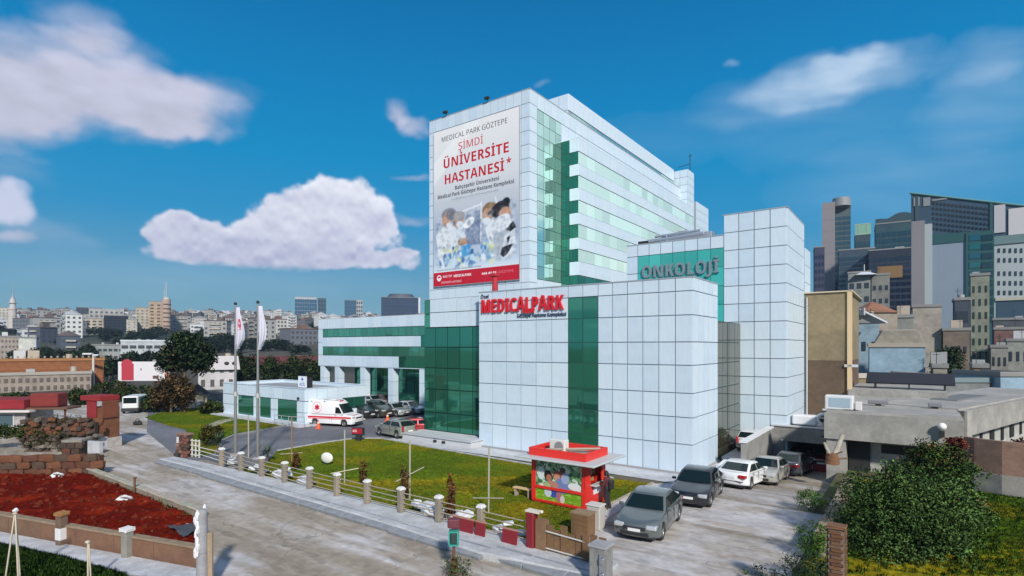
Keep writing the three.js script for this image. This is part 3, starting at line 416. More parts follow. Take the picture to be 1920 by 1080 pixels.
{ // banner
  const b = hthing('banner', 'huge printed hospital banner with red words and masked medics on the tower front', 'banner', -29.95, -15.8, 14.7);
  const cv = document.createElement('canvas'); cv.width = 1024; cv.height = 1496; const c = cv.getContext('2d');
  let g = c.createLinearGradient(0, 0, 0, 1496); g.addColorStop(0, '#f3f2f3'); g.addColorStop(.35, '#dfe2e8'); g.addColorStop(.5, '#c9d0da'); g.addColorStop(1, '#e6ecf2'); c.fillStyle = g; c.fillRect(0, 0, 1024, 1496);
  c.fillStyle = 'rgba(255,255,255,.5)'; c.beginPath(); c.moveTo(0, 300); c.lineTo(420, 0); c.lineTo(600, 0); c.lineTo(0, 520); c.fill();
  c.textAlign = 'center'; const put = (s, f, y, w, col, x = 512) => { c.fillStyle = col; c.font = f; const k = w / c.measureText(s).width; c.save(); c.translate(x, y); c.scale(k, 1); c.fillText(s, 0, 0); c.restore(); };
  put('MEDICAL PARK GÖZTEPE', '66px sans-serif', 112, 800, '#3b3b42', 500); put('ŞİMDİ', '96px sans-serif', 232, 310, '#d0142a', 470); put('ÜNİVERSİTE', 'bold 128px sans-serif', 372, 800, '#c60f22', 520); put('HASTANESİ', 'bold 128px sans-serif', 526, 730, '#c60f22', 500); c.font = 'bold 110px sans-serif'; c.fillStyle = '#c60f22'; c.fillText('*', 912, 500);
  put('Bahçeşehir Üniversitesi', 'bold 50px sans-serif', 598, 530, '#16161c', 540); put('Medical Park Göztepe Hastane Kompleksi', 'bold 50px sans-serif', 654, 920, '#16161c', 512); put('sağlığınız için hizmetinizde', '40px sans-serif', 704, 560, '#5c606c', 520);
  c.filter = 'blur(5px)'; const X = 40, Y = 760, P = (col, ...pts) => { c.fillStyle = col; c.beginPath(); pts.forEach(([x, y], i) => (i ? c.lineTo(x, y) : c.moveTo(x, y))); c.closePath(); c.fill(); }, E = (col, x, y, rx, ry, a = 0) => { c.fillStyle = col; c.beginPath(); c.ellipse(x, y, rx, ry, a, 0, 7); c.fill(); };
  g = c.createLinearGradient(0, Y, 0, 1330); g.addColorStop(0, '#c6cedb'); g.addColorStop(.5, '#a7b6cf'); g.addColorStop(1, '#c5dcef'); c.fillStyle = g; c.fillRect(0, Y - 10, 1024, 600); g = c.createLinearGradient(0, Y - 70, 0, Y + 40); g.addColorStop(0, 'rgba(203,209,219,1)'); g.addColorStop(1, 'rgba(203,209,219,0)'); c.fillStyle = g; c.fillRect(0, Y - 70, 1024, 110);
  P('#7f8fae', [420, 860], [590, 830], [590, 1140], [400, 1150]); c.strokeStyle = '#eef3f8'; c.lineWidth = 14; c.beginPath(); c.moveTo(600, 760); c.lineTo(590, 1150); c.moveTo(280, 830); c.lineTo(600, 780); c.moveTo(760, 740); c.lineTo(800, 860); c.stroke();
  P('#e9eff5', [30, 1010], [150, 900], [270, 950], [330, 1080], [430, 1110], [400, 1200], [190, 1180], [70, 1230]); P('#dfe8f3', [215, 950], [330, 930], [420, 1050], [380, 1140], [230, 1100]); E('#8e9098', 200, 820, 95, 60); E('#c99a80', 178, 868, 62, 72); E('#7b7c84', 225, 830, 62, 46, .5); E('#c08f78', 325, 895, 62, 74, .3); E('#a8a2a3', 335, 850, 66, 44, .3); E('#dde9f4', 345, 938, 52, 36, .4); E('#e4eef6', 210, 925, 46, 30);
  E('#ffffff', 450, 930, 74, 40, -.5); E('#cfdcec', 452, 930, 34, 18, -.5); E('#b98a6d', 375, 1100, 62, 34); P('#e8eef6', [640, 1010], [720, 940], [920, 940], [985, 1060], [980, 1290], [840, 1300], [700, 1160]);
  E('#8a6a45', 700, 850, 88, 70); E('#c69877', 672, 890, 60, 66); E('#1f1c22', 815, 858, 105, 66, -.3); E('#17161b', 885, 805, 42, 38); E('#c8967c', 870, 905, 70, 60, -.3); E('#e8eef4', 840, 950, 92, 40, -.2); E('#dfeaf3', 660, 945, 50, 34); E('#2b2a33', 720, 872, 50, 18, -.3);
  P('#b9c2ce', [740, 1080], [960, 1010], [970, 1050], [860, 1110], [830, 1280], [740, 1280]); P('#15161c', [880, 1050], [960, 980], [990, 1040], [930, 1070]); P('#15161c', [840, 1200], [960, 1180], [900, 1260], [850, 1290], [820, 1260]); P('#15161c', [890, 1120], [930, 1110], [900, 1180]);
  for (let i = 0; i < 90; i++) { const x = 90 + hash2(i, 1) * 640, y = 1140 + hash2(i, 2) * 190; E(['#8fc0e6', '#5b90cf', '#e8f3fa', '#c4dff2', '#3c6fae', '#dfe6b4'][i % 6], x, y, 10 + hash2(i, 3) * 34, 8 + hash2(i, 4) * 22, hash2(i, 5) * 3); } P('#4aa0dc', [350, 1140], [470, 1130], [460, 1230], [370, 1240]); P('#f2f6fb', [60, 1150], [100, 1150], [150, 1330], [110, 1335]);
  for (let i = 0; i < 700; i++) { c.globalAlpha = .16; E(hash2(i, 11) < .5 ? '#ffffff' : '#3a4a66', 40 + hash2(i, 12) * 950, 790 + hash2(i, 13) * 520, 5 + hash2(i, 14) * 26, 4 + hash2(i, 15) * 18, hash2(i, 16) * 3); } c.globalAlpha = 1; c.filter = 'none'; g = c.createLinearGradient(0, 1290, 0, 1360); g.addColorStop(0, 'rgba(222,232,242,0)'); g.addColorStop(1, 'rgba(222,232,242,1)'); c.fillStyle = g; c.fillRect(0, 1290, 1024, 90); put('Bahçeşehir Üniversitesi Medical Park Göztepe Hastane Kompleksi', '20px sans-serif', 1352, 560, '#3a3f4c', 320);
  c.fillStyle = '#c8102e'; c.fillRect(0, 1366, 1024, 130); E('#f4f4f6', 72, 1420, 30, 30); E('#c8102e', 72, 1420, 19, 19); P('#f4f4f6', [48, 1420], [96, 1420], [72, 1446]); put('BAÜ TIP', 'bold 30px sans-serif', 1420, 120, '#f3dfe2', 180); put('MEDICALPARK', 'bold 34px sans-serif', 1424, 220, '#ffffff', 370); put('444 44 84', 'bold 30px sans-serif', 1428, 170, '#ffffff', 690); put('ÜNİVERSİTE HASTANESİ', '26px sans-serif', 1474, 260, '#f6e4e6', 230); put('GÖZTEPE', '30px sans-serif', 1428, 170, '#eb8a98', 880);
  const ct = new THREE.CanvasTexture(cv); ct.colorSpace = THREE.SRGBColorSpace; ct.anisotropy = 8;
  const W = 12.6, HH = 18.4, sg = new THREE.PlaneGeometry(W, HH, 20, 30).translate(0, HH / 2, 0), p = sg.attributes.position; for (let i = 0; i < p.count; i++) p.setZ(i, .05 + .03 * (fbm(p.getX(i) * .5 + 9, p.getY(i) * .3, 3) - .5)); sg.computeVertexNormals();
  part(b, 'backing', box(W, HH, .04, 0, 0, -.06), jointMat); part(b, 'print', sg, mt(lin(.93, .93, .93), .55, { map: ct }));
  part(b, 'frame', [box(W + .1, .06, .1, 0, HH, -.02), box(W + .1, .06, .1, 0, -.06, -.02), box(.06, HH, .1, W / 2 + .03, 0, -.02), box(.06, HH, .1, -W / 2 - .03, 0, -.02)], mt(lin(.6, .6, .62), .4, { metalness: .5 }));
  // red covered post on the roof below the banner
  const r = hthing('red_covered_post', 'post wrapped in red cloth on the roof edge below the banner', 'post', -18.5, -5, 11.36), rc = mt(lin(.42, .02, .035), .75);
  part(r, 'post', cyl(.3, .22, 2.2, 0, 0, 0, 10), rc); part(r, 'cloth', jitter(new THREE.ConeGeometry(.6, 1.5, 14, 5).translate(.1, .6, .1), .1), mt(lin(.30, .03, .04), .85)); part(r, 'cap', rbox(.7, .3, .6, .08, -.05, 2.1, 0), rc);
}

// ---------------------------------------------------------------- garage, ramp walls
{
  const g = hthing('garage_entrance', 'grey concrete garage entrance with a dark wide opening at the foot of the ramp', 'garage', 2.2, -10.8, -1.0), m = conc(lin(.33, .325, .315), .3);
  part(g, 'beam', uvm(box(4.9, 1.0, .4, 2.4, 1.85, -.2), 1), m); part(g, 'pier', uvm(box(.7, 1.9, .4, .35, -.05, -.2), 1), m); part(g, 'pier', uvm(box(.5, 1.9, .4, 4.6, -.05, -.2), 1), m);
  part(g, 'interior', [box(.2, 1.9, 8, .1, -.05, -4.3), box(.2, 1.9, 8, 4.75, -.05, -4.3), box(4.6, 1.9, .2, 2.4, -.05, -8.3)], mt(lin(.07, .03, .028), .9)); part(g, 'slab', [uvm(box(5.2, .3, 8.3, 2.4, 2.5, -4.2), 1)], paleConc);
  part(g, 'coping', box(5.0, .07, .5, 2.4, 2.86, -.16), paleConc); part(g, 'vent_slot', box(.8, .07, .05, 3.4, 2.35, .01), darkMat); part(g, 'lamp', new THREE.SphereGeometry(.09, 10, 8).translate(.62, 1.86, .08), mt(lin(.8, .8, .8), .3));
  part(g, 'barrier', box(2.2, .5, .12, 3.7, .02, .5), mt(lin(.30, .02, .03), .6)); part(g, 'warning_post', cyl(.1, .03, .9, 3.7, .03, .2), mt(lin(.7, .62, .6), .6));
  const w = hthing('ramp_wall', 'tall plain concrete wall with white coping along the left of the garage ramp', 'wall', 2.05, -3, 0); part(w, 'wall', uvm(box(.25, 2.75, 7.8, 0, -1.05, -3.9), 1), m); part(w, 'coping', box(.42, .1, 7.9, 0, 1.7, -3.9), mt(lin(.7, .71, .73), .6));
  const k = hthing('white_side_wall', 'low white sloping wall beside the white car between block corner and ramp wall', 'wall', .95, 1.5, 0); const s = new THREE.Shape(); s.moveTo(0, -.5); s.lineTo(4.5, -1.05); s.lineTo(4.5, .55); s.lineTo(4.2, .55); s.lineTo(0, .18); const ge = new THREE.ExtrudeGeometry(s, { depth: .3, bevelEnabled: true, bevelSize: .02, bevelThickness: .02, bevelSegments: 1 }).rotateY(Math.PI / 2); part(k, 'wall', uvm(ge, 1), mt(lin(.68, .69, .73), .7));
  const dk = hthing('deck_slab', 'concrete deck behind the ramp wall where a white car stands', 'deck', .2, -5, 0); part(dk, 'slab', uvm(box(1.7, 1.4, 6, .9, -1.05, -3), 1), paleConc);
  const v = hthing('roof_cooler', 'round white cooling fan unit lying on the garage roof', 'air conditioner', 4.6, -12.6, 1.88); part(v, 'body', rbox(1.6, .7, .9, .12, -.6, 0, 0), mt(lin(.7, .71, .73), .5)); part(v, 'fan', new THREE.TorusGeometry(.36, .12, 8, 20).translate(.6, .5, .3), mt(lin(.75, .76, .78), .4)); part(v, 'hub', cyl(.3, .3, .2, .6, .3, .1), darkMat);
  const c = hthing('timber_stack', 'small pile of light timber boards on the garage roof', 'timber', 5.9, -12.4, 1.88); for (let i = 0; i < 7; i++) part(c, 'board', box(1.6, .06, .3, rr(-.1, .1), i * .09, rr(-.2, .2)).rotateZ(.25).rotateY(rr(-.2, .2)), mt(lin(.5 + rr(-.1, .1), .38, .22), .8));
}
// ---------------------------------------------------------------- railing fence along the street
const postGeo = uvm(rbox(.25, 1.0, .25, .025), 1), capGeo = mergeAll([rbox(.31, .09, .31, .03, 0, 1.0, 0), rbox(.23, .06, .23, .025, 0, 1.08, 0)]);
{
  const f = hthing('railing_fence', 'long street fence of tan concrete posts with white caps and four thin rails', 'fence', 0, 15.45, .22);
  const posts = []; for (let i = 0; i < 10; i++) posts.push(-23.6 + i * 2.27); posts.push(-.9, 1.3);
  const pm = [conc(lin(.36, .30, .235), .6), conc(lin(.30, .26, .21), .7)], cm = mt(lin(.66, .66, .66), .7), rm = mt(lin(.34, .29, .22), .7);
  for (const x of posts.slice(0, 10)) { const p = part(f, 'post', postGeo, pick(pm)); p.position.set(x, 0, 0); p.rotation.y = rr(-.06, .06); p.rotation.z = rr(-.015, .015); part(p, 'cap', capGeo, cm); }
  for (let i = 0; i + 1 < 11; i++) for (let k = 0; k < 4; k++) { const x0 = posts[i] + .12, x1 = posts[i + 1] - .12; part(f, 'rail', bar([x0, .22 + k * .22 + rr(-.01, .01), 0], [x1, .22 + k * .22 + rr(-.015, .015), 0], .024, 6), rm); }
  const x0 = -23.8; for (let k = 0; k < 3; k++) part(f, 'rail', bar([x0 - 2.6, .45 + k * .22, .1], [x0, .32 + k * .26, 0], .022, 6), mt(lin(.6, .6, .6), .5));
  // red boards and end posts
  const red = mt(lin(.20, .012, .018), .5), brown = conc(lin(.26, .15, .08), .5);
  const r = hthing('red_post', 'dark red metal post with a pale bracket at the right end of the fence', 'post', -.75, 15.5, .2); part(r, 'post', rbox(.34, 1.35, .34, .06, 0, -.05, 0), red); part(r, 'bracket', [box(.6, .06, .3, .1, 1.32, 0), bar([.1, 1.35, 0], [.5, 1.42, .1], .06)], mt(lin(.66, .6, .5), .6)); part(r, 'side_board', uvm(box(.4, 1.1, .3, .42, 0, -.05), 1), brown);
  let q = 0; for (const [x, w, lab] of [[-3.9, 1.1, 'dark red sheet leaning on the fence beside the concrete post'], [-3.0, .5, 'narrow dark red sheet right of the wider one on the fence'], [-1.6, .7, 'dark red sheet next to the red metal post']]) { const b = hthing('red_sheet', lab, 'metal sheet', x, 15.75, .24); const p = part(b, 'sheet', rbox(w, .52, .05, .015), red); p.rotation.x = -.18; part(b, 'edge', box(w, .05, .08, 0, .49, -.09), mt(lin(.4, .2, .15), .6)); q++; }
}
{ // pale broken slabs lying along the fence foot
  const slabM = [mt(lin(.66, .67, .70), .8), mt(lin(.55, .57, .60), .8)];
  const where = ['at the far left fence post', 'between the second and third fence posts', 'between the third and fourth fence posts', 'between the fourth and fifth fence posts', 'between the seventh and eighth fence posts', 'beside the eighth fence post', 'between the eighth and ninth fence posts', 'at the dark red sheets'];
  [-24.3, -20.4, -18.2, -15.9, -7.4, -6.3, -5.2, -2.3].forEach((x, i) => { const b = hthing('slab_pile', 'pile of pale broken slabs ' + where[i], 'rubble', x, 14.7 + rr(-.1, .1), .2, 0, 'pale slab piles along the fence'); for (let k = 0; k < 5; k++) { const p = part(b, 'slab', rbox(rr(.3, .75), rr(.05, .22), rr(.3, .5), .03), pick(slabM)); p.position.set(rr(-.45, .45), k * .06, rr(-.25, .25)); p.rotation.set(rr(-.3, .3), rr(0, 3), rr(-.3, .3)); } });
}
{ // grey gate pillar and brown boards at the driveway corner
  const [x, z] = gp(1127, 1104), g = thing('gate_pillar', 'dirty grey gate pillar with metal fittings at the bottom edge where street and driveway meet', 'gate pillar', [x, 0, z], TH); part(g, 'pillar', uvm(rbox(.55, 1.35, .55, .03), 1), conc(lin(.30, .30, .29), .8)); part(g, 'hinge_plate', [box(.2, 1.1, .06, .2, .1, .3), rbox(.16, .2, .14, .03, .2, .9, .32), rbox(.16, .2, .14, .03, .2, .45, .32), box(.2, .1, .16, .2, .15, .32)], mt(lin(.45, .45, .48), .35, { metalness: .8 })); part(g, 'cap', rbox(.62, .08, .62, .02, 0, 1.33, 0), greyConc);
  const bt = conc(lin(.23, .125, .06), .5), b = hthing('board_fence', 'brown weathered board screen between red post and grey gate pillar', 'fence', -.1, 15.5, .05); for (let i = 0; i < 8; i++) { const p = part(b, 'board', uvm(box(.26, 1.15 + rr(-.2, .1), .05, i * .29 + .15, 0, 0), 1), bt); p.rotation.y = rr(-.05, .05); } part(b, 'rail', [bar([0, .9, .06], [2.4, .8, .06], .03), bar([0, .3, .06], [2.4, .25, .06], .03)], mt(lin(.5, .48, .45), .5));
  const [bx, bz] = gp(1093, 1002), c = thing('brown_crate', 'brown timber box at the lawn corner below the kiosk', 'box', [bx, 0, bz], TH); for (let i = 0; i < 4; i++) part(c, 'board', uvm(box(.72, .2, .05, 0, .02 + i * .21, .3), 1), bt); part(c, 'side', [box(.05, .84, .6, -.36, .01, 0), box(.05, .84, .6, .36, .01, 0), box(.7, .84, .05, 0, .01, -.3)], bt); part(c, 'lid', box(.8, .05, .68, 0, .86, 0), conc(lin(.33, .22, .13), .5));
}
{ // flagpoles with hanging flags
  [[441.5, 855, 'left'], [483.5, 862, 'right']].forEach(([px, py, s], i) => {
    const [x, z] = gp(px, py), f = thing('flagpole', (i ? 'right' : 'left') + ' tall grey flagpole by the guardhouse, limp white flag ' + (i ? 'without emblem' : 'with red emblem'), 'flagpole', [x, 0, z]);
    part(f, 'pole', [cyl(.13, .09, 4.2, 0, 0, 0, 14), cyl(.09, .055, 6.2, 0, 4.2, 0, 14)], mt(lin(.38, .37, .36), .35, { metalness: .7 })); part(f, 'collar', cyl(.15, .15, .3, 0, 4.1, 0, 14), mt(lin(.6, .6, .6), .4, { metalness: .5 })); part(f, 'base', rbox(.5, .18, .5, .03), greyConc); part(f, 'finial', new THREE.SphereGeometry(.11, 12, 8).translate(0, 10.45, 0), darkMat);
    const g = new THREE.PlaneGeometry(1, 3.1, 24, 40), p = g.attributes.position; for (let k = 0; k < p.count; k++) { const u = p.getX(k) + .5, v = 1 - (p.getY(k) + 1.55) / 3.1, wd = lerp(.24, .5, smoothstep(v, 0, .75)) * (v > .85 ? 1 - .35 * u * (v - .85) / .15 : 1); p.setXYZ(k, .06 + u * wd + .08 * v * Math.sin(v * 4 + i), 10.2 - v * (2.6 + .45 * (1 - u)), .13 * Math.sin(u * 15 + v * 3 + i) * (.35 + v)); } g.computeVertexNormals();
    const cv = document.createElement('canvas'); cv.width = 128; cv.height = 384; const c = cv.getContext('2d'); c.fillStyle = '#e6e6ee'; c.fillRect(0, 0, 128, 384); if (!i) { c.fillStyle = '#d2687c'; c.beginPath(); c.ellipse(62, 150, 44, 42, 0, 0, 7); c.fill(); c.fillStyle = '#e6e6ee'; c.fillRect(30, 140, 40, 18); c.fillStyle = '#d2687c'; c.fillRect(20, 200, 90, 10); } const t = new THREE.CanvasTexture(cv); t.colorSpace = THREE.SRGBColorSpace;
    part(f, 'flag', g, mt(lin(.85, .85, .9), .8, { map: t, side: THREE.DoubleSide }));
  });
}
{ // thin posts with cross pieces standing in the lawn
  const pm = mt(lin(.36, .33, .27), .7), rustM = mt(lin(.24, .15, .09), .8);
  const P = [[466, 858, 778, 0, 'leftmost thin lawn post, between the two flagpoles'], [547, 870, 781, 1, 'rusty thin lawn post with a cross piece beside a brown shrub'], [646, 906, 806, 1, 'thin lawn post right of the white oval sign'], [768, 936, 826, 1, 'thin post with slanted cross piece beside the dry cypress'], [916, 962, 841, 1, 'pale thin lawn post with low cross piece left of the kiosk']];
  P.forEach(([px, py, top, cross, lab], i) => { const [x, z] = gp(px, py), h = hAt(top, -z), f = thing('thin_post', lab, 'post', [x, 0, z], [.1, -.1, .5, .6, -.35][i]); part(f, 'post', bar([0, 0, 0], [rr(-.04, .04), h, 0], .045, 8), i === 1 ? rustM : pm); if (cross) part(f, 'cross_piece', bar([-.75, .62 + (i === 3 ? .35 : 0), .05], [.75, .75 + (i === 3 ? .75 : 0), .05], .028, 6), i === 2 ? mt(lin(.55, .5, .35), .7) : pm); });
  const o = (() => { const [x, z] = gp(613, 872); return thing('oval_sign', 'white oval disc standing in the lawn', 'sign', [x, 0, z], -.4); })(); part(o, 'disc', new THREE.SphereGeometry(.46, 28, 16).scale(1, .74, .3).translate(0, .46, 0), mt(lin(.76, .75, .73), .45)); part(o, 'stem', cyl(.04, .04, .3), darkMat);
  const d = (() => { const [x, z] = gp(671.5, 827); return thing('red_sign_board', 'small dark red sign board on a black foot at the lawn edge', 'sign', [x, 0, z], -.25); })(); part(d, 'foot', rbox(.42, .55, .3, .03, .05), darkMat); part(d, 'board', rbox(1.0, .58, .34, .04, 0, .5, 0), darkMat); part(d, 'face', box(.9, .42, .03, -.02, .6, .17), mt(lin(.36, .012, .03), .4)); letters(d, 'ACİL', .17, .02, -.38, .74, .185, .4, mt(lin(.75, .6, .6), .4), fontB, 'letter');
  const coneG = [mergeAll([new THREE.ConeGeometry(.2, .8, 16, 1, true).translate(0, .46, 0), box(.44, .06, .44)])];
  [[597, 804, 'orange traffic cone beside the ambulance rear wheel'], [726.5, 790, 'orange traffic cone in front of the parked silver car']].forEach(([px, py, lab]) => { const [x, z] = gp(px, py), c = thing('traffic_cone', lab, 'traffic cone', [x, .015, z]); part(c, 'cone', coneG[0], mt(lin(.78, .10, .03), .6)); part(c, 'stripe', new THREE.CylinderGeometry(.085, .125, .16, 16, 1, true).translate(0, .56, 0), mt(lin(.8, .55, .45), .6)); });
  const rail = hthing('white_railing', 'white tubular railing at the guardhouse corner', 'railing', -36.6, 3.0, .1), wm = mt(lin(.66, .67, .7), .5); for (const [a, b] of [[-2.2, 0], [0, 0]]) part(rail, 'frame', [bar([-2.4, .9, 0], [0, .9, 0], .035), bar([-2.4, .45, 0], [0, .45, 0], .03), bar([-2.4, 0, 0], [-2.4, .9, 0], .035), bar([-1.2, 0, 0], [-1.2, .9, 0], .03)], wm), part(rail, 'return', [bar([0, .9, 0], [1.6, .9, -.6], .035), bar([0, .45, 0], [1.6, .45, -.6], .03), bar([0, 0, 0], [0, .9, 0], .035), bar([1.6, 0, -.6], [1.6, .9, -.6], .035)], wm);
}
{ // kiosk
  const k = hthing('kiosk', 'red newspaper kiosk with picture front and grey canopy at the lawn corner', 'kiosk', -1.6, 10.0, .03), red = mt(lin(.70, .03, .022), .4), grey = mt(lin(.50, .53, .54), .5);
  part(k, 'body', [box(2.9, 2.05, .06, -1.45, .12, -1.95), box(.06, 2.05, 1.9, -2.88, .12, -1), box(2.9, .1, 1.95, -1.45, .05, -1)], red);
  part(k, 'front_frame', [box(.22, 2.05, .1, -2.8, .12, -.05), box(.16, 2.05, .1, -.08, .12, -.05), box(2.6, .12, .1, -1.45, .72, -.03), box(2.6, .08, .1, -1.45, .1, -.05), box(2.6, .1, .1, -1.45, 2.07, -.05)], red);
  const cv = document.createElement('canvas'); cv.width = 512; cv.height = 384; const c = cv.getContext('2d'); c.fillStyle = '#6f9c6a'; c.fillRect(0, 0, 512, 384); const e = (col, x, y, a, b, t = 0) => { c.fillStyle = col; c.beginPath(); c.ellipse(x, y, a, b, t, 0, 7); c.fill(); };
  for (let i = 0; i < 260; i++) e(['#3f7a49', '#86b389', '#c8dccc', '#2f6b50', '#a9c98f', '#e4ece4'][i % 6], hash2(i, 1) * 512, hash2(i, 2) * 270, 8 + hash2(i, 3) * 30, 6 + hash2(i, 4) * 22, hash2(i, 5) * 3);
  c.fillStyle = '#7fb02e'; c.fillRect(0, 268, 512, 116); for (let i = 0; i < 80; i++) e(['#9cc83f', '#5f9224', '#b6d86a'][i % 3], hash2(i, 7) * 512, 275 + hash2(i, 8) * 110, 18, 5); e('#e8f0f2', 60, 130, 40, 60); e('#2a2326', 140, 140, 44, 46); e('#c07a62', 150, 165, 30, 34); e('#b8544a', 245, 130, 48, 44); e('#d99a80', 240, 150, 34, 38); e('#7d8fc4', 300, 220, 80, 70, .4); e('#8d5f50', 300, 90, 30, 34); e('#5c483f', 302, 72, 32, 22); e('#a9b6dc', 330, 150, 44, 50); e('#c98f7c', 200, 215, 60, 26, .2); e('#3d58b0', 205, 300, 46, 40); e('#d6dfee', 140, 300, 40, 44); e('#b9738c', 260, 320, 30, 50); e('#e8d8d2', 300, 345, 26, 34); e('#f4f6f8', 430, 210, 70, 34);
  const t = new THREE.CanvasTexture(cv); t.colorSpace = THREE.SRGBColorSpace; part(k, 'poster', box(2.55, 1.95, .03, -1.42, .14, -.06), [0, 1, 2, 3, 4, 5].map((i) => (i === 4 ? mt(lin(.8, .8, .8), .3, { map: t }) : grey)));
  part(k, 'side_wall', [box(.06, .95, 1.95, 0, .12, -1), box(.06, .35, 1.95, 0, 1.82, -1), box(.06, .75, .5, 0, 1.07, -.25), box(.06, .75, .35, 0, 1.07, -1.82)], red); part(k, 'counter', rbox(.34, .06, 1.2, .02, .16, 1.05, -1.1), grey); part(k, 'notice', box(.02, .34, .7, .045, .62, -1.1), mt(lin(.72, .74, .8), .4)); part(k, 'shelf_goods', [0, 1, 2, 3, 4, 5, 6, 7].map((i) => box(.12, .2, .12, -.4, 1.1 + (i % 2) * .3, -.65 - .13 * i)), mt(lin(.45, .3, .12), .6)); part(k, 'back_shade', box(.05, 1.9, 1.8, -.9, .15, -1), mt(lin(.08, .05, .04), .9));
  part(k, 'canopy', [rbox(4.3, .09, 3.3, .03, -1.35, 2.17, -1.0)], grey); part(k, 'roof_frame', [box(3.1, .36, .1, -1.45, 2.27, .05), box(3.1, .36, .1, -1.45, 2.27, -2.05), box(.1, .36, 2.0, -2.95, 2.27, -1), box(.1, .36, 2.0, .05, 2.27, -1)], red); part(k, 'roof_tray', uvm(box(2.8, .06, 2.0, -1.45, 2.3, -1), 1), tanConc); part(k, 'brace', bar([-2.2, 2.55, -.2], [-.2, 2.55, -1.9], .06), tanConc);
  const a = hthing('rooftop_cooler', 'white air conditioner box on the red kiosk roof', 'air conditioner', -3.5, 9.1, 2.39); part(a, 'case', rbox(.85, .62, .42, .04), mt(lin(.66, .66, .64), .5)); part(a, 'grille', cyl(.24, .24, .03).rotateX(Math.PI / 2).translate(.12, .31, .21), mt(lin(.25, .25, .26), .6)); part(a, 'foot', [box(.06, .04, .4, -.3, -.03, 0), box(.06, .04, .4, .3, -.03, 0)], darkMat);
  const y = hthing('yellow_bench', 'short yellowish bench plank on the lawn left of the kiosk', 'bench', -5.3, 9.6, .03); part(y, 'seat', rbox(1.1, .07, .3, .02, 0, .38, 0), mt(lin(.6, .42, .2), .7)); part(y, 'leg', box(.08, .38, .26, -.4), tanConc); part(y, 'leg', box(.08, .38, .26, .4), tanConc);
}
{ // curved white bin at the kiosk
  const [x, z] = gp(1117, 990), b = thing('pale_cabinet', 'pale grey cabinet on the ground between kiosk and silver car', 'cabinet', [x, 0, z], TH); part(b, 'body', rbox(.62, .95, .5, .05), mt(lin(.46, .44, .41), .6)); part(b, 'lid', rbox(.68, .06, .56, .02, 0, .95, 0), mt(lin(.6, .56, .52), .6)); part(b, 'handle', box(.2, .04, .05, 0, .7, .27), darkMat);
}
// ---------------------------------------------------------------- a person at the kiosk
function sdf(caps, lo, hi, res, k = .03) {                        // smooth union of tapered capsules, meshed
  const mc = new MarchingCubes(res, new THREE.MeshStandardMaterial(), false, false, 400000), size = Math.max(hi[0] - lo[0], hi[1] - lo[1], hi[2] - lo[2]), C = lo.map((v, i) => (v + hi[i]) / 2), f = mc.field, p = new V3(), A = caps.map((c) => ({ a: new V3(...c[0]), b: new V3(...c[1]), r0: c[2], r1: c[3] ?? c[2] }));
  for (let z = 0; z < res; z++) for (let y = 0; y < res; y++) for (let x = 0; x < res; x++) {
    p.set(C[0] + ((x - res / 2) / (res / 2)) * size / 2 * 1.08, C[1] + ((y - res / 2) / (res / 2)) * size / 2 * 1.08, C[2] + ((z - res / 2) / (res / 2)) * size / 2 * 1.08); let d = 9;
    for (const c of A) { const ab = c.b.clone().sub(c.a), t = clamp(p.clone().sub(c.a).dot(ab) / Math.max(ab.lengthSq(), 1e-9), 0, 1), q = p.distanceTo(c.a.clone().addScaledVector(ab, t)) - lerp(c.r0, c.r1, t), h = Math.max(k - Math.abs(d - q), 0) / k; d = Math.min(d, q) - h * h * k * .25; }
    f[x + y * res + z * res * res] = -d;
  }
  mc.isolation = 0; mc.update(); const n = mc.count, g = new THREE.BufferGeometry(); g.setAttribute('position', new THREE.BufferAttribute(mc.positionArray.slice(0, n * 3), 3)); g.setAttribute('normal', new THREE.BufferAttribute(mc.normalArray.slice(0, n * 3), 3)); g.scale(size / 2 * 1.08, size / 2 * 1.08, size / 2 * 1.08).translate(...C); g.setAttribute('uv', new THREE.BufferAttribute(new Float32Array(n * 2), 2)); g.computeVertexNormals(); return g;
}
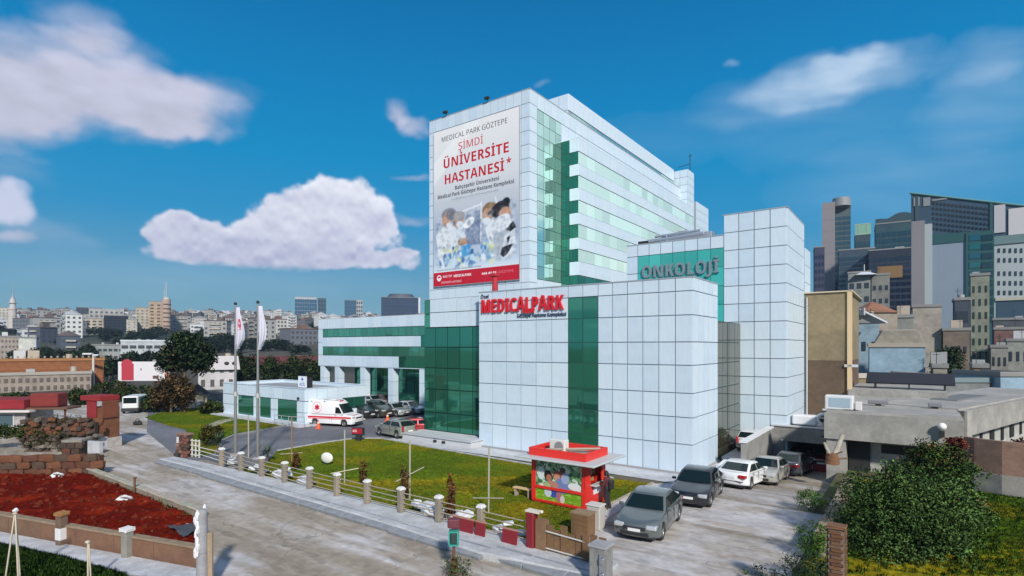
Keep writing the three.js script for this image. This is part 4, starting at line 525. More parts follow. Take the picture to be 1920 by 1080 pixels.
{
  const p = hthing('person', 'person in dark red top and black trousers standing at the kiosk counter', 'person', -1.0, 8.95, .03); p.rotation.y = TH - Math.PI / 2;   // faces the counter (local +z)
  const skin = mt(lin(.42, .25, .17), .6), top = mt(lin(.10, .02, .028), .85), tr = mt(lin(.018, .018, .022), .8), hair = mt(lin(.02, .014, .011), .6), shoe = mt(lin(.015, .014, .014), .5);
  const body = [[[0, 1.0, 0], [0, 1.32, .02], .125, .15], [[-.15, 1.36, .02], [.15, 1.36, .02], .075], [[0, 1.38, .02], [0, 1.5, .05], .055], [[0, 1.56, .07], [0, 1.62, .075], .085, .098], [[0, 1.55, .15], [0, 1.53, .16], .02], [[.185, 1.36, .02], [.24, 1.12, .1], .052, .043], [[.24, 1.12, .1], [.16, 1.12, .36], .042, .03], [[-.185, 1.36, .02], [-.25, 1.14, .08], .052, .043], [[-.25, 1.14, .08], [-.14, 1.14, .34], .042, .03], [[.09, .94, 0], [.1, .52, .03], .095, .065], [[.1, .52, .03], [.11, .09, -.02], .062, .042], [[-.09, .94, 0], [-.1, .52, .02], .095, .065], [[-.1, .52, .02], [-.12, .09, -.06], .062, .042], [[.11, .05, -.03], [.12, .04, .14], .042, .034], [[-.12, .05, -.07], [-.13, .04, .1], .042, .034]];
  for (const s of [-1, 1]) { const hx = s * .15, y = 1.12; body.push([[hx, y, .35], [hx, y - .005, .42], .034, .03]); for (let f = 0; f < 4; f++) body.push([[hx + (f - 1.5) * .019, y, .42], [hx + (f - 1.5) * .022, y - .02, .49 - Math.abs(f - 1.4) * .012], .011, .008]); body.push([[hx - s * .03, y, .37], [hx - s * .055, y - .005, .42], .012, .009]); }
  part(p, 'body', sdf(body, [-.4, 0, -.25], [.4, 1.72, .6], 150, .035), skin);
  part(p, 'shirt', sdf([[[0, .95, 0], [0, 1.32, .02], .145, .165], [[-.15, 1.36, .02], [.15, 1.36, .02], .088], [[.185, 1.36, .02], [.24, 1.12, .1], .066, .057], [[.24, 1.12, .1], [.18, 1.12, .3], .055, .045], [[-.185, 1.36, .02], [-.25, 1.14, .08], .066, .057], [[-.25, 1.14, .08], [-.16, 1.14, .29], .055, .045]], [-.4, .75, -.25], [.4, 1.5, .4], 70, .04), top);
  part(p, 'trousers', sdf([[[-.05, .97, 0], [.05, .97, 0], .15], [[.09, .92, 0], [.1, .52, .03], .11, .082], [[.1, .52, .03], [.11, .12, -.02], .08, .07], [[-.09, .92, 0], [-.1, .52, .02], .11, .082], [[-.1, .52, .02], [-.12, .12, -.06], .08, .07]], [-.3, .05, -.25], [.3, 1.15, .25], 70, .04), tr);
  part(p, 'hair', sdf([[[0, 1.64, .045], [0, 1.66, .07], .1, .095], [[-.07, 1.6, .03], [.07, 1.6, .03], .07], [[0, 1.55, -.03], [0, 1.42, -.04], .065, .05]], [-.2, 1.3, -.15], [.2, 1.8, .22], 48, .03), hair);
  part(p, 'shoes', sdf([[[.11, .05, -.06], [.12, .045, .15], .055, .045], [[-.12, .05, -.1], [-.13, .045, .11], .055, .045]], [-.25, 0, -.2], [.25, .15, .25], 48, .01), shoe);
  for (const s of [-1, 1]) part(p, 'eye', new THREE.SphereGeometry(.012, 8, 6).translate(s * .035, 1.595, .158), hair); part(p, 'mouth', box(.045, .008, .01, 0, 1.515, .15), mt(lin(.25, .09, .08), .6)); for (const s of [-1, 1]) part(p, 'ear', new THREE.SphereGeometry(.026, 8, 6).scale(.4, 1, .7).translate(s * .098, 1.58, .06), skin);
  const b = hthing('shoulder_bag', 'black bag hanging on the back of the person at the kiosk', 'bag', -.78, 8.95, 1.0); b.rotation.y = TH - Math.PI / 2; part(b, 'bag', rbox(.34, .42, .16, .05, 0, -.05, .02), tr); part(b, 'strap', bar([.1, .35, .05], [.12, .42, .16], .015), tr); part(b, 'flap', rbox(.35, .18, .18, .05, 0, .2, .02), mt(lin(.03, .03, .032), .6));
}

// ---------------------------------------------------------------- vehicles
const rubber = mt(lin(.018, .018, .019), .85), rimMat = mt(lin(.55, .56, .58), .3, { metalness: .85 }), carGlass = new THREE.MeshPhysicalMaterial({ color: lin(.008, .016, .015), roughness: .03, ior: 1.5 }), lampGlass = new THREE.MeshPhysicalMaterial({ color: lin(.62, .64, .66), roughness: .12, metalness: .4, clearcoat: 1 }), tailMat = new THREE.MeshPhysicalMaterial({ color: lin(.40, .015, .018), roughness: .15, clearcoat: 1 }), plateMat = mt(lin(.72, .72, .72), .4), trimMat = mt(lin(.022, .022, .024), .6);
const tyreGeo = new THREE.LatheGeometry([[.19, -.1], [.27, -.105], [.31, -.09], [.325, -.05], [.325, .05], [.31, .09], [.27, .105], [.19, .1]].map(([x, y]) => new THREE.Vector2(x, y)), 24).rotateX(Math.PI / 2);
const rimGeo = (() => { const l = [new THREE.CylinderGeometry(.205, .205, .06, 20).rotateX(Math.PI / 2).translate(0, 0, -.03)]; for (let i = 0; i < 5; i++) l.push(box(.07, .17, .05, 0, .03, .045).rotateZ(i * Math.PI * .4)); l.push(new THREE.TorusGeometry(.195, .02, 6, 20).translate(0, 0, .07), cyl(.05, .05, .06).rotateX(Math.PI / 2).translate(0, 0, .03)); return mergeAll(l); })();
const rimBack = mt(lin(.12, .12, .125), .5, { metalness: .6 });
const paint = (c, o = {}) => new THREE.MeshPhysicalMaterial({ color: c, roughness: .28, metalness: .3, clearcoat: 1, clearcoatRoughness: .06, ...o });
// front of the vehicle is local +x; profile points run (x as a share of half length, y in metres)
function car(name, label, cat, pos, turn, { L = 4.5, W = 1.78, Ht = 1.46, kind = 'sedan', col, group, trim = col, plate = true, deco, pitch = 0 }) {
  const c = thing(name, label, cat, pos, turn, group), a = L / 2, wx = [a * .62, -a * .58], K = Ht / 1.46; c.rotation.order = 'YXZ'; c.rotation.z = pitch;
  const belt = { sedan: .93, hatch: .95, suv: 1.08, van: 1.15 }[kind] * (kind === 'van' ? 1 : K), hood = { sedan: .80, hatch: .86, suv: .98, van: 1.05 }[kind];
  const cowl = { sedan: .40, hatch: .46, suv: .44, van: .62 }[kind] * a, deckX = { sedan: -.62, hatch: -.955, suv: -.965, van: -.985 }[kind] * a;
  const top = kind === 'van' ? Ht * .5 : belt, s = new THREE.Shape(), R = kind === 'suv' ? .42 : .38, yb = .24, o = kind === 'sedan' ? .06 : 0;
  s.moveTo(a - .1, yb); s.quadraticCurveTo(a, .3, a, .5); s.quadraticCurveTo(a, hood - .14, a - .14, hood - .06); s.quadraticCurveTo(a - .5, hood + .03, cowl + .02, belt + .0);
  s.lineTo(deckX, top + .02); if (kind === 'sedan') s.quadraticCurveTo(-a + .15, belt + .05, -a + .06, belt - .06); s.quadraticCurveTo(-a - .01, .7, -a + .0, .5); s.quadraticCurveTo(-a + .02, .28, -a + .12, yb + .04);
  s.lineTo(wx[1] - R, yb); s.absarc(wx[1], .33, R, Math.PI + .25, -.25, true); s.lineTo(wx[0] - R, yb); s.absarc(wx[0], .33, R, Math.PI + .25, -.25, true); s.lineTo(a - .1, yb);
  const g = new THREE.ExtrudeGeometry(s, { depth: W - .16, steps: 10, bevelEnabled: true, bevelThickness: .08, bevelSize: .05, bevelOffset: -.05, bevelSegments: 3, curveSegments: 8 }).translate(0, 0, -(W - .16) / 2);
  const round = (x, y, z) => { const e = Math.abs(z) / (W / 2), q = Math.pow(e, 2.6) * .24, sx = Math.abs(x) > a * .72 ? (Math.abs(x) - a * .72) / (a * .28) : 0; return [x - Math.sign(x) * q * sx * (kind === 'van' ? .6 : 1.3), y, z * (1 - .05 * clamp((y - .6) / .5, 0, 1) - .035 * sx * sx)]; };
  let p = g.attributes.position; for (let i = 0; i < p.count; i++) p.setXYZ(i, ...round(p.getX(i), p.getY(i), p.getZ(i)));
  part(c, 'body', toCreasedNormals(g, .6), col);
  // cabin
  const yt = Ht, prof = { sedan: [[cowl + .1, belt - .03], [.14 * a, yt - .085], [.06 * a, yt - .035], [-.06 * a, yt - .008], [-.2 * a, yt], [-.34 * a, yt - .03], [-.44 * a, yt - .08], [-.82 * a, belt - .0]], hatch: [[cowl + .06, belt - .02], [.14 * a, yt - .08], [.05 * a, yt - .025], [-.1 * a, yt], [-.66 * a, yt - .05], [-.93 * a, belt]], suv: [[cowl, belt - .02], [.16 * a, yt - .06], [0, yt], [-.78 * a, yt - .03], [-.95 * a, belt]], van: [[cowl - .02, top - .08], [.36 * a, yt - .3], [.22 * a, yt - .04], [-.93 * a, yt], [-.985 * a, top - .08]] }[kind];
  const y0 = prof[0][1], taper = kind === 'van' ? .12 : .24, zh = (y) => (W / 2 * .955) * (1 - taper * clamp((y - y0) / (yt - y0), 0, 1));
  const cs = new THREE.Shape(); prof.forEach(([x, y], i) => (i ? cs.lineTo(x, y) : cs.moveTo(x, y))); const cg = new THREE.ExtrudeGeometry(cs, { depth: W * .955 - .12, steps: 4, bevelEnabled: true, bevelThickness: .06, bevelSize: .05, bevelOffset: -.05, bevelSegments: 3 }).translate(0, 0, -(W * .955 - .12) / 2);
  p = cg.attributes.position; for (let i = 0; i < p.count; i++) { const y = p.getY(i), z = p.getZ(i), fx = Math.pow(Math.abs(z) / (W / 2), 3) * .1; p.setXYZ(i, p.getX(i) - Math.sign(p.getX(i) + .25 * a) * fx, y, z * zh(y) / zh(y0)); }
  part(c, 'roof', toCreasedNormals(cg, .5), trim);
  const quad = (pts, n) => { const gg = new THREE.BufferGeometry(), q = pts.map((v) => new V3(...v).addScaledVector(n, .014)); gg.setAttribute('position', new THREE.Float32BufferAttribute([q[0], q[1], q[2], q[0], q[2], q[3]].flatMap((v) => v.toArray()), 3)); gg.setAttribute('uv', new THREE.Float32BufferAttribute(new Array(12).fill(0), 2)); gg.computeVertexNormals(); return gg; };
  const lerp2 = (A, B, t) => [lerp(A[0], B[0], t), lerp(A[1], B[1], t)];
  const across = (name2, A, B, i0, i1, mi) => { const a0 = lerp2(A, B, i0), a1 = lerp2(A, B, i1), n = new V3(-(B[1] - A[1]), B[0] - A[0], 0).normalize(); if (n.y < 0) n.negate(); const bow = .1; const l = []; for (let k = 0; k < 4; k++) { const e0 = -1 + k * .5, e1 = e0 + .5, f = (A2, e) => { const z = (zh(A2[1]) - mi) * e; return [A2[0] - Math.sign(A2[0] + .25 * a) * Math.pow(Math.abs(z) / (W / 2), 3) * bow, A2[1], z]; }; l.push(quad([f(a0, e0), f(a0, e1), f(a1, e1), f(a1, e0)], n)); } return part(c, name2, l, carGlass); };
  across('windscreen', prof[0], prof[1], .1, .95, .09); if (kind !== 'van') across('rear_window', prof[prof.length - 1], prof[prof.length - 2], .14, .9, .1); else across('rear_window', prof[prof.length - 1], prof[prof.length - 2], .3, .75, .2);
  const yw0 = belt + .05, yw1 = yt - .13, ix = (y, A, B) => lerp(A[0], B[0], (y - A[1]) / (B[1] - A[1])), F = (y) => ix(y, prof[0], prof[1]) - .1, B = (y) => ix(y, prof[prof.length - 1], prof[prof.length - 2]) + .14, mid = { sedan: -.12, hatch: -.16, suv: -.12, van: .42 }[kind] * a;
  for (const sd of [-1, 1]) { const n = new V3(0, .2, sd).normalize(), pt = (x, y) => [x, y, sd * zh(y)];
    const wins = kind === 'van' ? [[F, () => .26 * a, Math.max(top + .02, 1.2), yt - .62]] : [[F, () => mid + .04, yw0, yw1], [() => mid - .04, (y) => B(y), yw0, yw1]];
    for (const [f, b2, ya, yz] of wins) part(c, 'side_window', quad(sd > 0 ? [pt(f(ya), ya), pt(f(yz), yz), pt(b2(yz), yz), pt(b2(ya), ya)] : [pt(f(ya), ya), pt(b2(ya), ya), pt(b2(yz), yz), pt(f(yz), yz)], n), carGlass);
    part(c, 'mirror', rbox(.12, .13, .2, .04, cowl - .12, belt + .02, sd * (W / 2 + .06)), trim);
    for (const x of kind === 'van' ? [.28 * a] : [mid + .12, mid - .3 * a]) part(c, 'door_handle', rbox(.16, .03, .03, .01, x, belt - .14, sd * (W / 2 - .025)), trimMat);
    if (kind !== 'van') part(c, 'sill', box(wx[0] - wx[1] - 2 * R, .1, .04, (wx[0] + wx[1]) / 2, .22, sd * (W / 2 - .04)), trimMat);
    part(c, 'panel_gap', [box(.018, .46, .02, mid * (kind === 'van' ? .3 : 1), .42, sd * (W / 2 - .006)), box(.018, .4, .02, cowl - .16, .5, sd * (W / 2 - .008)), box(.018, .34, .02, mid - .38 * a, .58, sd * (W / 2 - .012)), box(a * 1.2, .012, .02, -.1 * a, belt - .03, sd * (W / 2 * .955 + .012))], trimMat);
    part(c, 'headlight', rbox(.34, .17, .42, .06, a - .24, hood - .26, sd * (W / 2 - .3)), lampGlass);
    part(c, 'tail_light', kind === 'sedan' ? rbox(.3, .19, .42, .06, -a + .16, belt - .27, sd * (W / 2 - .27)) : rbox(.16, .42, .17, .05, -a + .1, belt - .3, sd * (W / 2 - .15)), tailMat);
    for (const x of wx) { const w = part(c, 'wheel', tyreGeo, rubber); w.position.set(x, .325, sd * (W / 2 - .13)); w.rotation.y = sd > 0 ? 0 : Math.PI; part(w, 'rim', rimGeo, rimMat); const hb = cyl(.2, .2, .04, 0, 0, 0, 16).rotateX(Math.PI / 2); part(w, 'brake_disc', hb.translate(0, 0, -.02), rimBack); }
  }
  part(c, 'grille', rbox(.06, .13, W * .46, .02, a - .035, hood - .3, 0), trimMat); part(c, 'front_bumper_vent', rbox(.06, .14, W * .6, .02, a - .035, .3, 0), trimMat); part(c, 'underbody', box(L * .9, .1, W * .8, 0, .16, 0), trimMat); part(c, 'wheel_housing', [box(.84, .5, W * .74, wx[0], .16, 0), box(.84, .5, W * .74, wx[1], .16, 0)], trimMat);
  if (plate) { part(c, 'number_plate', box(.02, .11, .48, a + .004, .46, 0), plateMat); part(c, 'number_plate', box(.02, .11, .48, -a - .004, kind === 'sedan' ? .62 : .6, 0), plateMat); }
  part(c, 'bumper_trim', [rbox(.05, .05, W * .8, .02, -a + .02, .46, 0)], trimMat); if (deco) deco(c, { a, W, Ht, zh, belt }); return c;
}
const yawTo = (dx, dz) => Math.atan2(-dz, dx);                    // turn that points local +x along (dx, dz)
const along = TH + Math.PI / 2;                                   // local +x pointing away from the viewer along the driveway
const ramp = (px, py, h = 0) => { let [x, z] = gp(px, py, h); for (let i = 0; i < 6; i++) { const q = toH(x, z); [x, z] = gp(px, py, rampY(q[1])); } const q = toH(x, z); return [x, rampY(q[1]) + .01, z]; };
const hcar = (x, z) => { const p = H(x, z); p[1] = rampY(z) + .01; return p; };
car('silver_sedan', 'grey-green sedan facing the street, nearest parked car beside the kiosk', 'car', hcar(1.55, 10.1), along + Math.PI + .12, { L: 4.6, W: 1.84, Ht: 1.5, kind: 'sedan', col: paint(lin(.12, .14, .138)) });
car('black_sedan', 'black sedan with bright headlights behind the grey-green sedan', 'car', hcar(1.75, 4.5), along + Math.PI + .1, { L: 4.5, W: 1.84, Ht: 1.5, kind: 'sedan', col: paint(lin(.012, .014, .02)) });
car('white_sedan', 'white sedan seen from behind on the ramp by the white side wall', 'car', hcar(2.55, -1.1), along - .1, { L: 4.3, W: 1.76, Ht: 1.44, kind: 'sedan', col: paint(lin(.76, .77, .78), { metalness: 0 }), pitch: -.05 });
car('pale_sedan', 'pale silver-grey sedan just beyond the white sedan on the ramp', 'car', hcar(3.3, -3.6), along + Math.PI - .02, { L: 4.3, W: 1.74, Ht: 1.44, kind: 'sedan', col: paint(lin(.42, .41, .385)), pitch: .06 });
car('dark_sedan', 'dark blue-grey sedan seen from behind at the garage mouth', 'car', hcar(3.9, -8.4), along - .08, { L: 4.3, W: 1.74, Ht: 1.42, kind: 'sedan', col: paint(lin(.055, .06, .075)), pitch: -.05 });
car('maroon_car', 'dark maroon car standing inside the garage opening', 'car', hcar(5.2, -12.9), along + Math.PI, { L: 4.1, W: 1.7, Ht: 1.45, kind: 'hatch', col: paint(lin(.12, .012, .016)) });
car('deck_car', 'white car parked on the deck behind the ramp wall', 'car', H(1.25, -8.95, .36), along, { L: 3.5, W: 1.55, Ht: 1.4, kind: 'hatch', col: paint(lin(.7, .71, .74), { metalness: 0 }) });
// car park
const cp = (px, py, yaw, o, name, label) => { const [x, z] = gp(px, py); return car(name, label, 'car', [x, .012, z], TH + yaw, o); };
cp(742, 818, Math.PI * .97, { L: 4.0, W: 1.68, Ht: 1.48, kind: 'hatch', col: paint(lin(.30, .31, .27)) }, 'olive_hatchback', 'silvery olive hatchback seen from the side alone in the car park entrance');
cp(789, 815, .9, { L: 3.9, W: 1.66, Ht: 1.46, kind: 'hatch', col: paint(lin(.36, .02, .03)) }, 'red_hatchback', 'red hatchback half hidden behind the glass hall corner');
const row = -.62 - TH;
cp(672, 783, row, { L: 4.6, W: 1.85, Ht: 1.75, kind: 'suv', col: paint(lin(.018, .02, .022)) }, 'black_suv', 'black off-road car just right of the ambulance');
cp(704, 781, row, { L: 4.5, W: 1.82, Ht: 1.72, kind: 'suv', col: paint(lin(.05, .055, .04)) }, 'dark_green_suv', 'dark green-grey off-road car second from the ambulance');
cp(738, 779, row, { L: 4.3, W: 1.74, Ht: 1.42, kind: 'sedan', col: paint(lin(.38, .42, .44)) }, 'grey_sedan', 'mid grey sedan in the front row behind the right traffic cone');
cp(768, 775, row, { L: 4.4, W: 1.74, Ht: 1.42, kind: 'sedan', col: paint(lin(.66, .70, .71)) }, 'silver_saloon', 'light silver sedan at the right end of the front row');
cp(698, 762, row, { L: 4.2, W: 1.72, Ht: 1.45, kind: 'hatch', col: paint(lin(.5, .51, .53)) }, 'back_row_car', 'grey hatchback leftmost in the back row below the wing');
cp(722, 761, row, { L: 4.2, W: 1.72, Ht: 1.5, kind: 'hatch', col: paint(lin(.12, .07, .075)) }, 'back_row_car', 'dark brownish car second in the back row below the wing');
cp(744, 760, row, { L: 4.4, W: 1.74, Ht: 1.45, kind: 'sedan', col: paint(lin(.03, .032, .035)) }, 'back_row_car', 'black sedan third in the back row below the wing');
cp(765, 759, row, { L: 4.3, W: 1.72, Ht: 1.45, kind: 'sedan', col: paint(lin(.66, .68, .69)) }, 'back_row_car', 'pale silver sedan fourth in the back row below the wing');
cp(787, 760, row, { L: 4.2, W: 1.72, Ht: 1.5, kind: 'hatch', col: paint(lin(.55, .56, .57)) }, 'back_row_car', 'grey hatchback at the right end of the back row');
cp(700, 752, row, { L: 4.3, W: 1.74, Ht: 1.6, kind: 'suv', col: paint(lin(.02, .021, .022)) }, 'wing_car', 'black car under the wing beside its middle column');
{ // ambulance
  const [x, z] = gp(628, 797), redM = mt(lin(.62, .02, .045), .4);
  car('ambulance', 'white ambulance van with red stripe and red star on its side beside the guardhouse', 'ambulance', [x, .015, z], -.30, { L: 5.3, W: 2.0, Ht: 2.42, kind: 'van', col: paint(lin(.80, .81, .83), { metalness: 0 }), deco: (c, { a, W, Ht, zh }) => {
    for (const sd of [1, -1]) { part(c, 'red_stripe', [box(a * 1.84, .15, .015, -.04, .78, sd * (W / 2 - .012)), box(a * 1.5, .05, .015, -.3, .68, sd * (W / 2 - .008))], redM); const st = []; for (let k = 0; k < 3; k++) st.push(box(.15, .54, .012, 0, -.27, 0).rotateZ(k * Math.PI / 3)); part(c, 'red_star', mergeAll(st).rotateX(-sd * .09).translate(-a * .5, 1.75, sd * (zh(1.75) + .02)), redM); part(c, 'star_ring', new THREE.TorusGeometry(.5, .025, 6, 28).rotateX(-sd * .09).translate(-a * .5, 1.75, sd * (zh(1.75) + .015)), mt(lin(.8, .35, .38), .5)); }
    part(c, 'hood_mark', box(.5, .012, 1.0, a * .78, 1.05, 0).rotateZ(-.0), redM); part(c, 'roof_mark', box(.02, .2, .6, .28 * a, Ht - .24, 0).rotateZ(0), redM); part(c, 'light_bar', rbox(.35, .14, 1.2, .05, .12 * a, Ht - .02, 0), mt(lin(.7, .72, .75), .3)); part(c, 'roof_hatch', rbox(1.1, .1, .9, .04, -a * .55, Ht - .02, 0), mt(lin(.6, .62, .64), .5)); for (const q of [-.2, -.75]) part(c, 'side_lamp', rbox(.16, .08, .06, .02, a * q, Ht - .16, zh(Ht - .16)), darkMat);
  } });
}

// ---------------------------------------------------------------- foliage
const leafMats = new Map();
const leafMat = (rough = .75) => { if (!leafMats.has(rough)) leafMats.set(rough, new THREE.MeshPhysicalMaterial({ vertexColors: true, roughness: rough, specularIntensity: .12, side: THREE.DoubleSide })); return leafMats.get(rough); };
// a crown of small leaf faces gathered in clumps through the volume of several lobes [x, y, z, rx, ry, rz]
function crown(lobes, clumps, per, leaf, c0, c1, { spread = .42, dead = 0, shape = 1.9 } = {}) {
  const pos = [], nor = [], col = [], vol = lobes.map((l) => l[3] * l[4] * l[5]), tot = vol.reduce((a, b) => a + b, 0), q = new V3(), u = new V3(), v = new V3(), n = new V3();
  for (let k = 0; k < clumps; k++) {
    let t = rnd() * tot, i = 0; while (t > vol[i] && i < lobes.length - 1) t -= vol[i++]; const L = lobes[i];
    const th = rnd() * 6.283, cz = rr(-1, 1), rad = Math.pow(rnd(), .33) * rr(.82, 1.06), s = Math.sqrt(1 - cz * cz), C = [L[0] + L[3] * rad * s * Math.cos(th), L[1] + L[4] * rad * cz, L[2] + L[5] * rad * s * Math.sin(th)], mix = rnd(), sh = rr(.65, 1.25), br = rnd() < dead, R = spread * rr(.6, 1.3);
    for (let j = 0; j < per; j++) {
      u.set(rr(-1, 1), rr(-1, 1), rr(-1, 1)).normalize(); v.set(rr(-1, 1), rr(-1, 1), rr(-1, 1)).cross(u).normalize(); n.crossVectors(u, v); q.set(C[0] + rr(-R, R), C[1] + rr(-R, R) * .8, C[2] + rr(-R, R));
      const a = leaf * rr(.6, 1.3), b = a / shape, P = (x, y) => [q.x + u.x * x + v.x * y, q.y + u.y * x + v.y * y, q.z + u.z * x + v.z * y]; pos.push(...P(-a, 0), ...P(0, -b), ...P(a, 0), ...P(-a, 0), ...P(a, 0), ...P(0, b));
      const ux = q.x - L[0], uy = q.y - L[1] + L[4] * .3, uz = q.z - L[2], ul = Math.hypot(ux, uy, uz) || 1; for (let m = 0; m < 6; m++) nor.push(lerp(n.x, ux / ul, .65), lerp(n.y, uy / ul, .65), lerp(n.z, uz / ul, .65));
      const f = sh * rr(.6, 1.4), g = clamp(mix + rr(-.2, .2), 0, 1), cc = br ? [.16 * f, .10 * f, .045 * f] : [lerp(c0[0], c1[0], g) * f, lerp(c0[1], c1[1], g) * f, lerp(c0[2], c1[2], g) * f]; for (let m = 0; m < 6; m++) col.push(...cc);
    }
  }
  const g = new THREE.BufferGeometry(); g.setAttribute('position', new THREE.Float32BufferAttribute(pos, 3)); g.setAttribute('normal', new THREE.Float32BufferAttribute(nor, 3)); g.setAttribute('color', new THREE.Float32BufferAttribute(col, 3)); g.setAttribute('uv', new THREE.Float32BufferAttribute(new Float32Array(pos.length / 3 * 2), 2)); return g;
}
const bark = conc(lin(.13, .095, .07), .8);
function limbs(h, r, n, reach, y0 = .35) { const l = [bar([0, -.1, 0], [.05 * h, h * .5, .02 * h], r, 9, r * .72), bar([.05 * h, h * .5, .02 * h], [.03 * h, h, 0], r * .72, 8, r * .3)]; for (let i = 0; i < n; i++) { const a = i * 2.4 + .5, y = h * lerp(y0, .85, i / n); l.push(bar([.04 * h * y / h, y, 0], [Math.cos(a) * reach, y + reach * rr(.45, .8), Math.sin(a) * reach], r * .42, 6, r * .12)); } return mergeAll(l); }
function tree(name, label, pos, h, r, lobes, clumps, per, leaf, c0, c1, o = {}) { const t = thing(name, label, o.cat ?? 'tree', pos, 0, o.group); part(t, o.cat === 'bush' ? 'stem' : 'trunk', limbs(h, r, o.limbs ?? 7, o.reach ?? h * .45), bark); part(t, o.cat === 'bush' ? 'foliage' : 'crown', crown(lobes, clumps, per, leaf, c0, c1, o), leafMat()); return t; }
const G1 = [.022, .052, .018], G2 = [.065, .12, .03], D1 = [.012, .028, .014], D2 = [.035, .06, .022];
{ // the big bush bottom right and greenery around it
  const [x, z] = [10.5, -14.8];
  const B = (px, py, d) => at(px, py, d);
  const place = (list) => list.map(([px, py, d, rpx, rpy]) => { const p = at(px, py, d), k = d / LENS; return [p[0], p[1], p[2], rpx * k, rpy * k, (rpx + rpy) / 2 * k * .9]; });
  const base = at(1690, 1000, 21); base[1] = 0; const rel = (l) => l.map((e) => [e[0] - base[0], e[1], e[2] - base[2], e[3], e[4], e[5]]);
  tree('big_bush', 'huge rounded grey-green bush filling the bottom right behind the brick pillar', base, 1.3, .1, rel(place([[1645, 945, 21, 85, 70], [1720, 970, 21, 110, 85], [1790, 945, 22, 55, 65], [1635, 1035, 20, 75, 65], [1740, 1060, 20, 110, 70], [1605, 985, 21, 48, 60], [1590, 905, 21, 26, 18], [1690, 882, 21, 30, 20], [1740, 890, 21, 30, 18], [1830, 900, 22, 24, 26], [1845, 970, 22, 20, 30], [1570, 1020, 20, 22, 30], [1650, 872, 21, 16, 12]])), 2400, 22, .05, [.035, .075, .02], [.10, .175, .05], { cat: 'bush', dead: .015, spread: .19, limbs: 9, reach: .8 });
  const b2 = at(1745, 870, 26); b2[1] = 0; tree('dark_bush', 'taller dark green bush behind the huge bush, under the grey flat roofs', b2, 1.6, .08, place([[1745, 865, 26, 45, 38], [1785, 880, 26, 35, 45], [1700, 885, 26, 45, 22]]).map((e) => [e[0] - b2[0], e[1], e[2] - b2[2], e[3], e[4], e[5]]), 800, 18, .06, [.018, .045, .012], [.06, .11, .022], { cat: 'bush', dead: .1, spread: .25, reach: .6 });
  const b3 = at(1785, 840, 27.5); b3[1] = 0; tree('red_shrub', 'small red-brown shrub at the end of the pinkish wall', b3, 2.2, .06, place([[1794, 832, 27.5, 14, 9], [1785, 828, 27.5, 10, 6]]).map((e) => [e[0] - b3[0], e[1], e[2] - b3[2], e[3], e[4], e[5]]), 120, 16, .06, [.12, .03, .025], [.2, .06, .04], { cat: 'bush', spread: .18, reach: .5 });
  [[1520, 935, 30, 22, 'upper clump of bright green weeds at the right edge of the driveway'], [1525, 1010, 30, 38, 'middle clump of bright green weeds beside the brick pillar'], [1515, 1062, 48, 30, 'dark leafy weeds in the bottom corner left of the brick pillar']].forEach(([px, py, rx, ry, lab], i) => { const g = gp(px, py + ry), d = -g[1], k = d / LENS; tree('weed_clump', lab, [g[0], 0, g[1]], .3, .015, [[0, ry * k * .9, 0, rx * k, ry * k, rx * k]], 190, 14, .05, i === 2 ? [.02, .05, .035] : [.06, .14, .015], i === 2 ? [.05, .09, .05] : [.11, .22, .03], { cat: 'bush', spread: .13, shape: 4, limbs: 5, reach: .2 }); });
  [[858, 1062, 30, 26, 'small green weed tuft at the bottom edge of the street below the teal lantern'], [1455, 1079, 60, 14, 'low yellow-green weeds at the bottom edge of the driveway']].forEach(([px, py, rx, ry, lab]) => { const g = gp(px, py + ry), d = -g[1], k = d / LENS; tree('weed_tuft', lab, [g[0], 0, g[1]], .25, .012, [[0, ry * k * .8, 0, rx * k, ry * k, rx * k]], 70, 12, .05, [.05, .10, .03], [.12, .16, .05], { cat: 'bush', spread: .12, shape: 4, limbs: 5, reach: .15 }); });
}
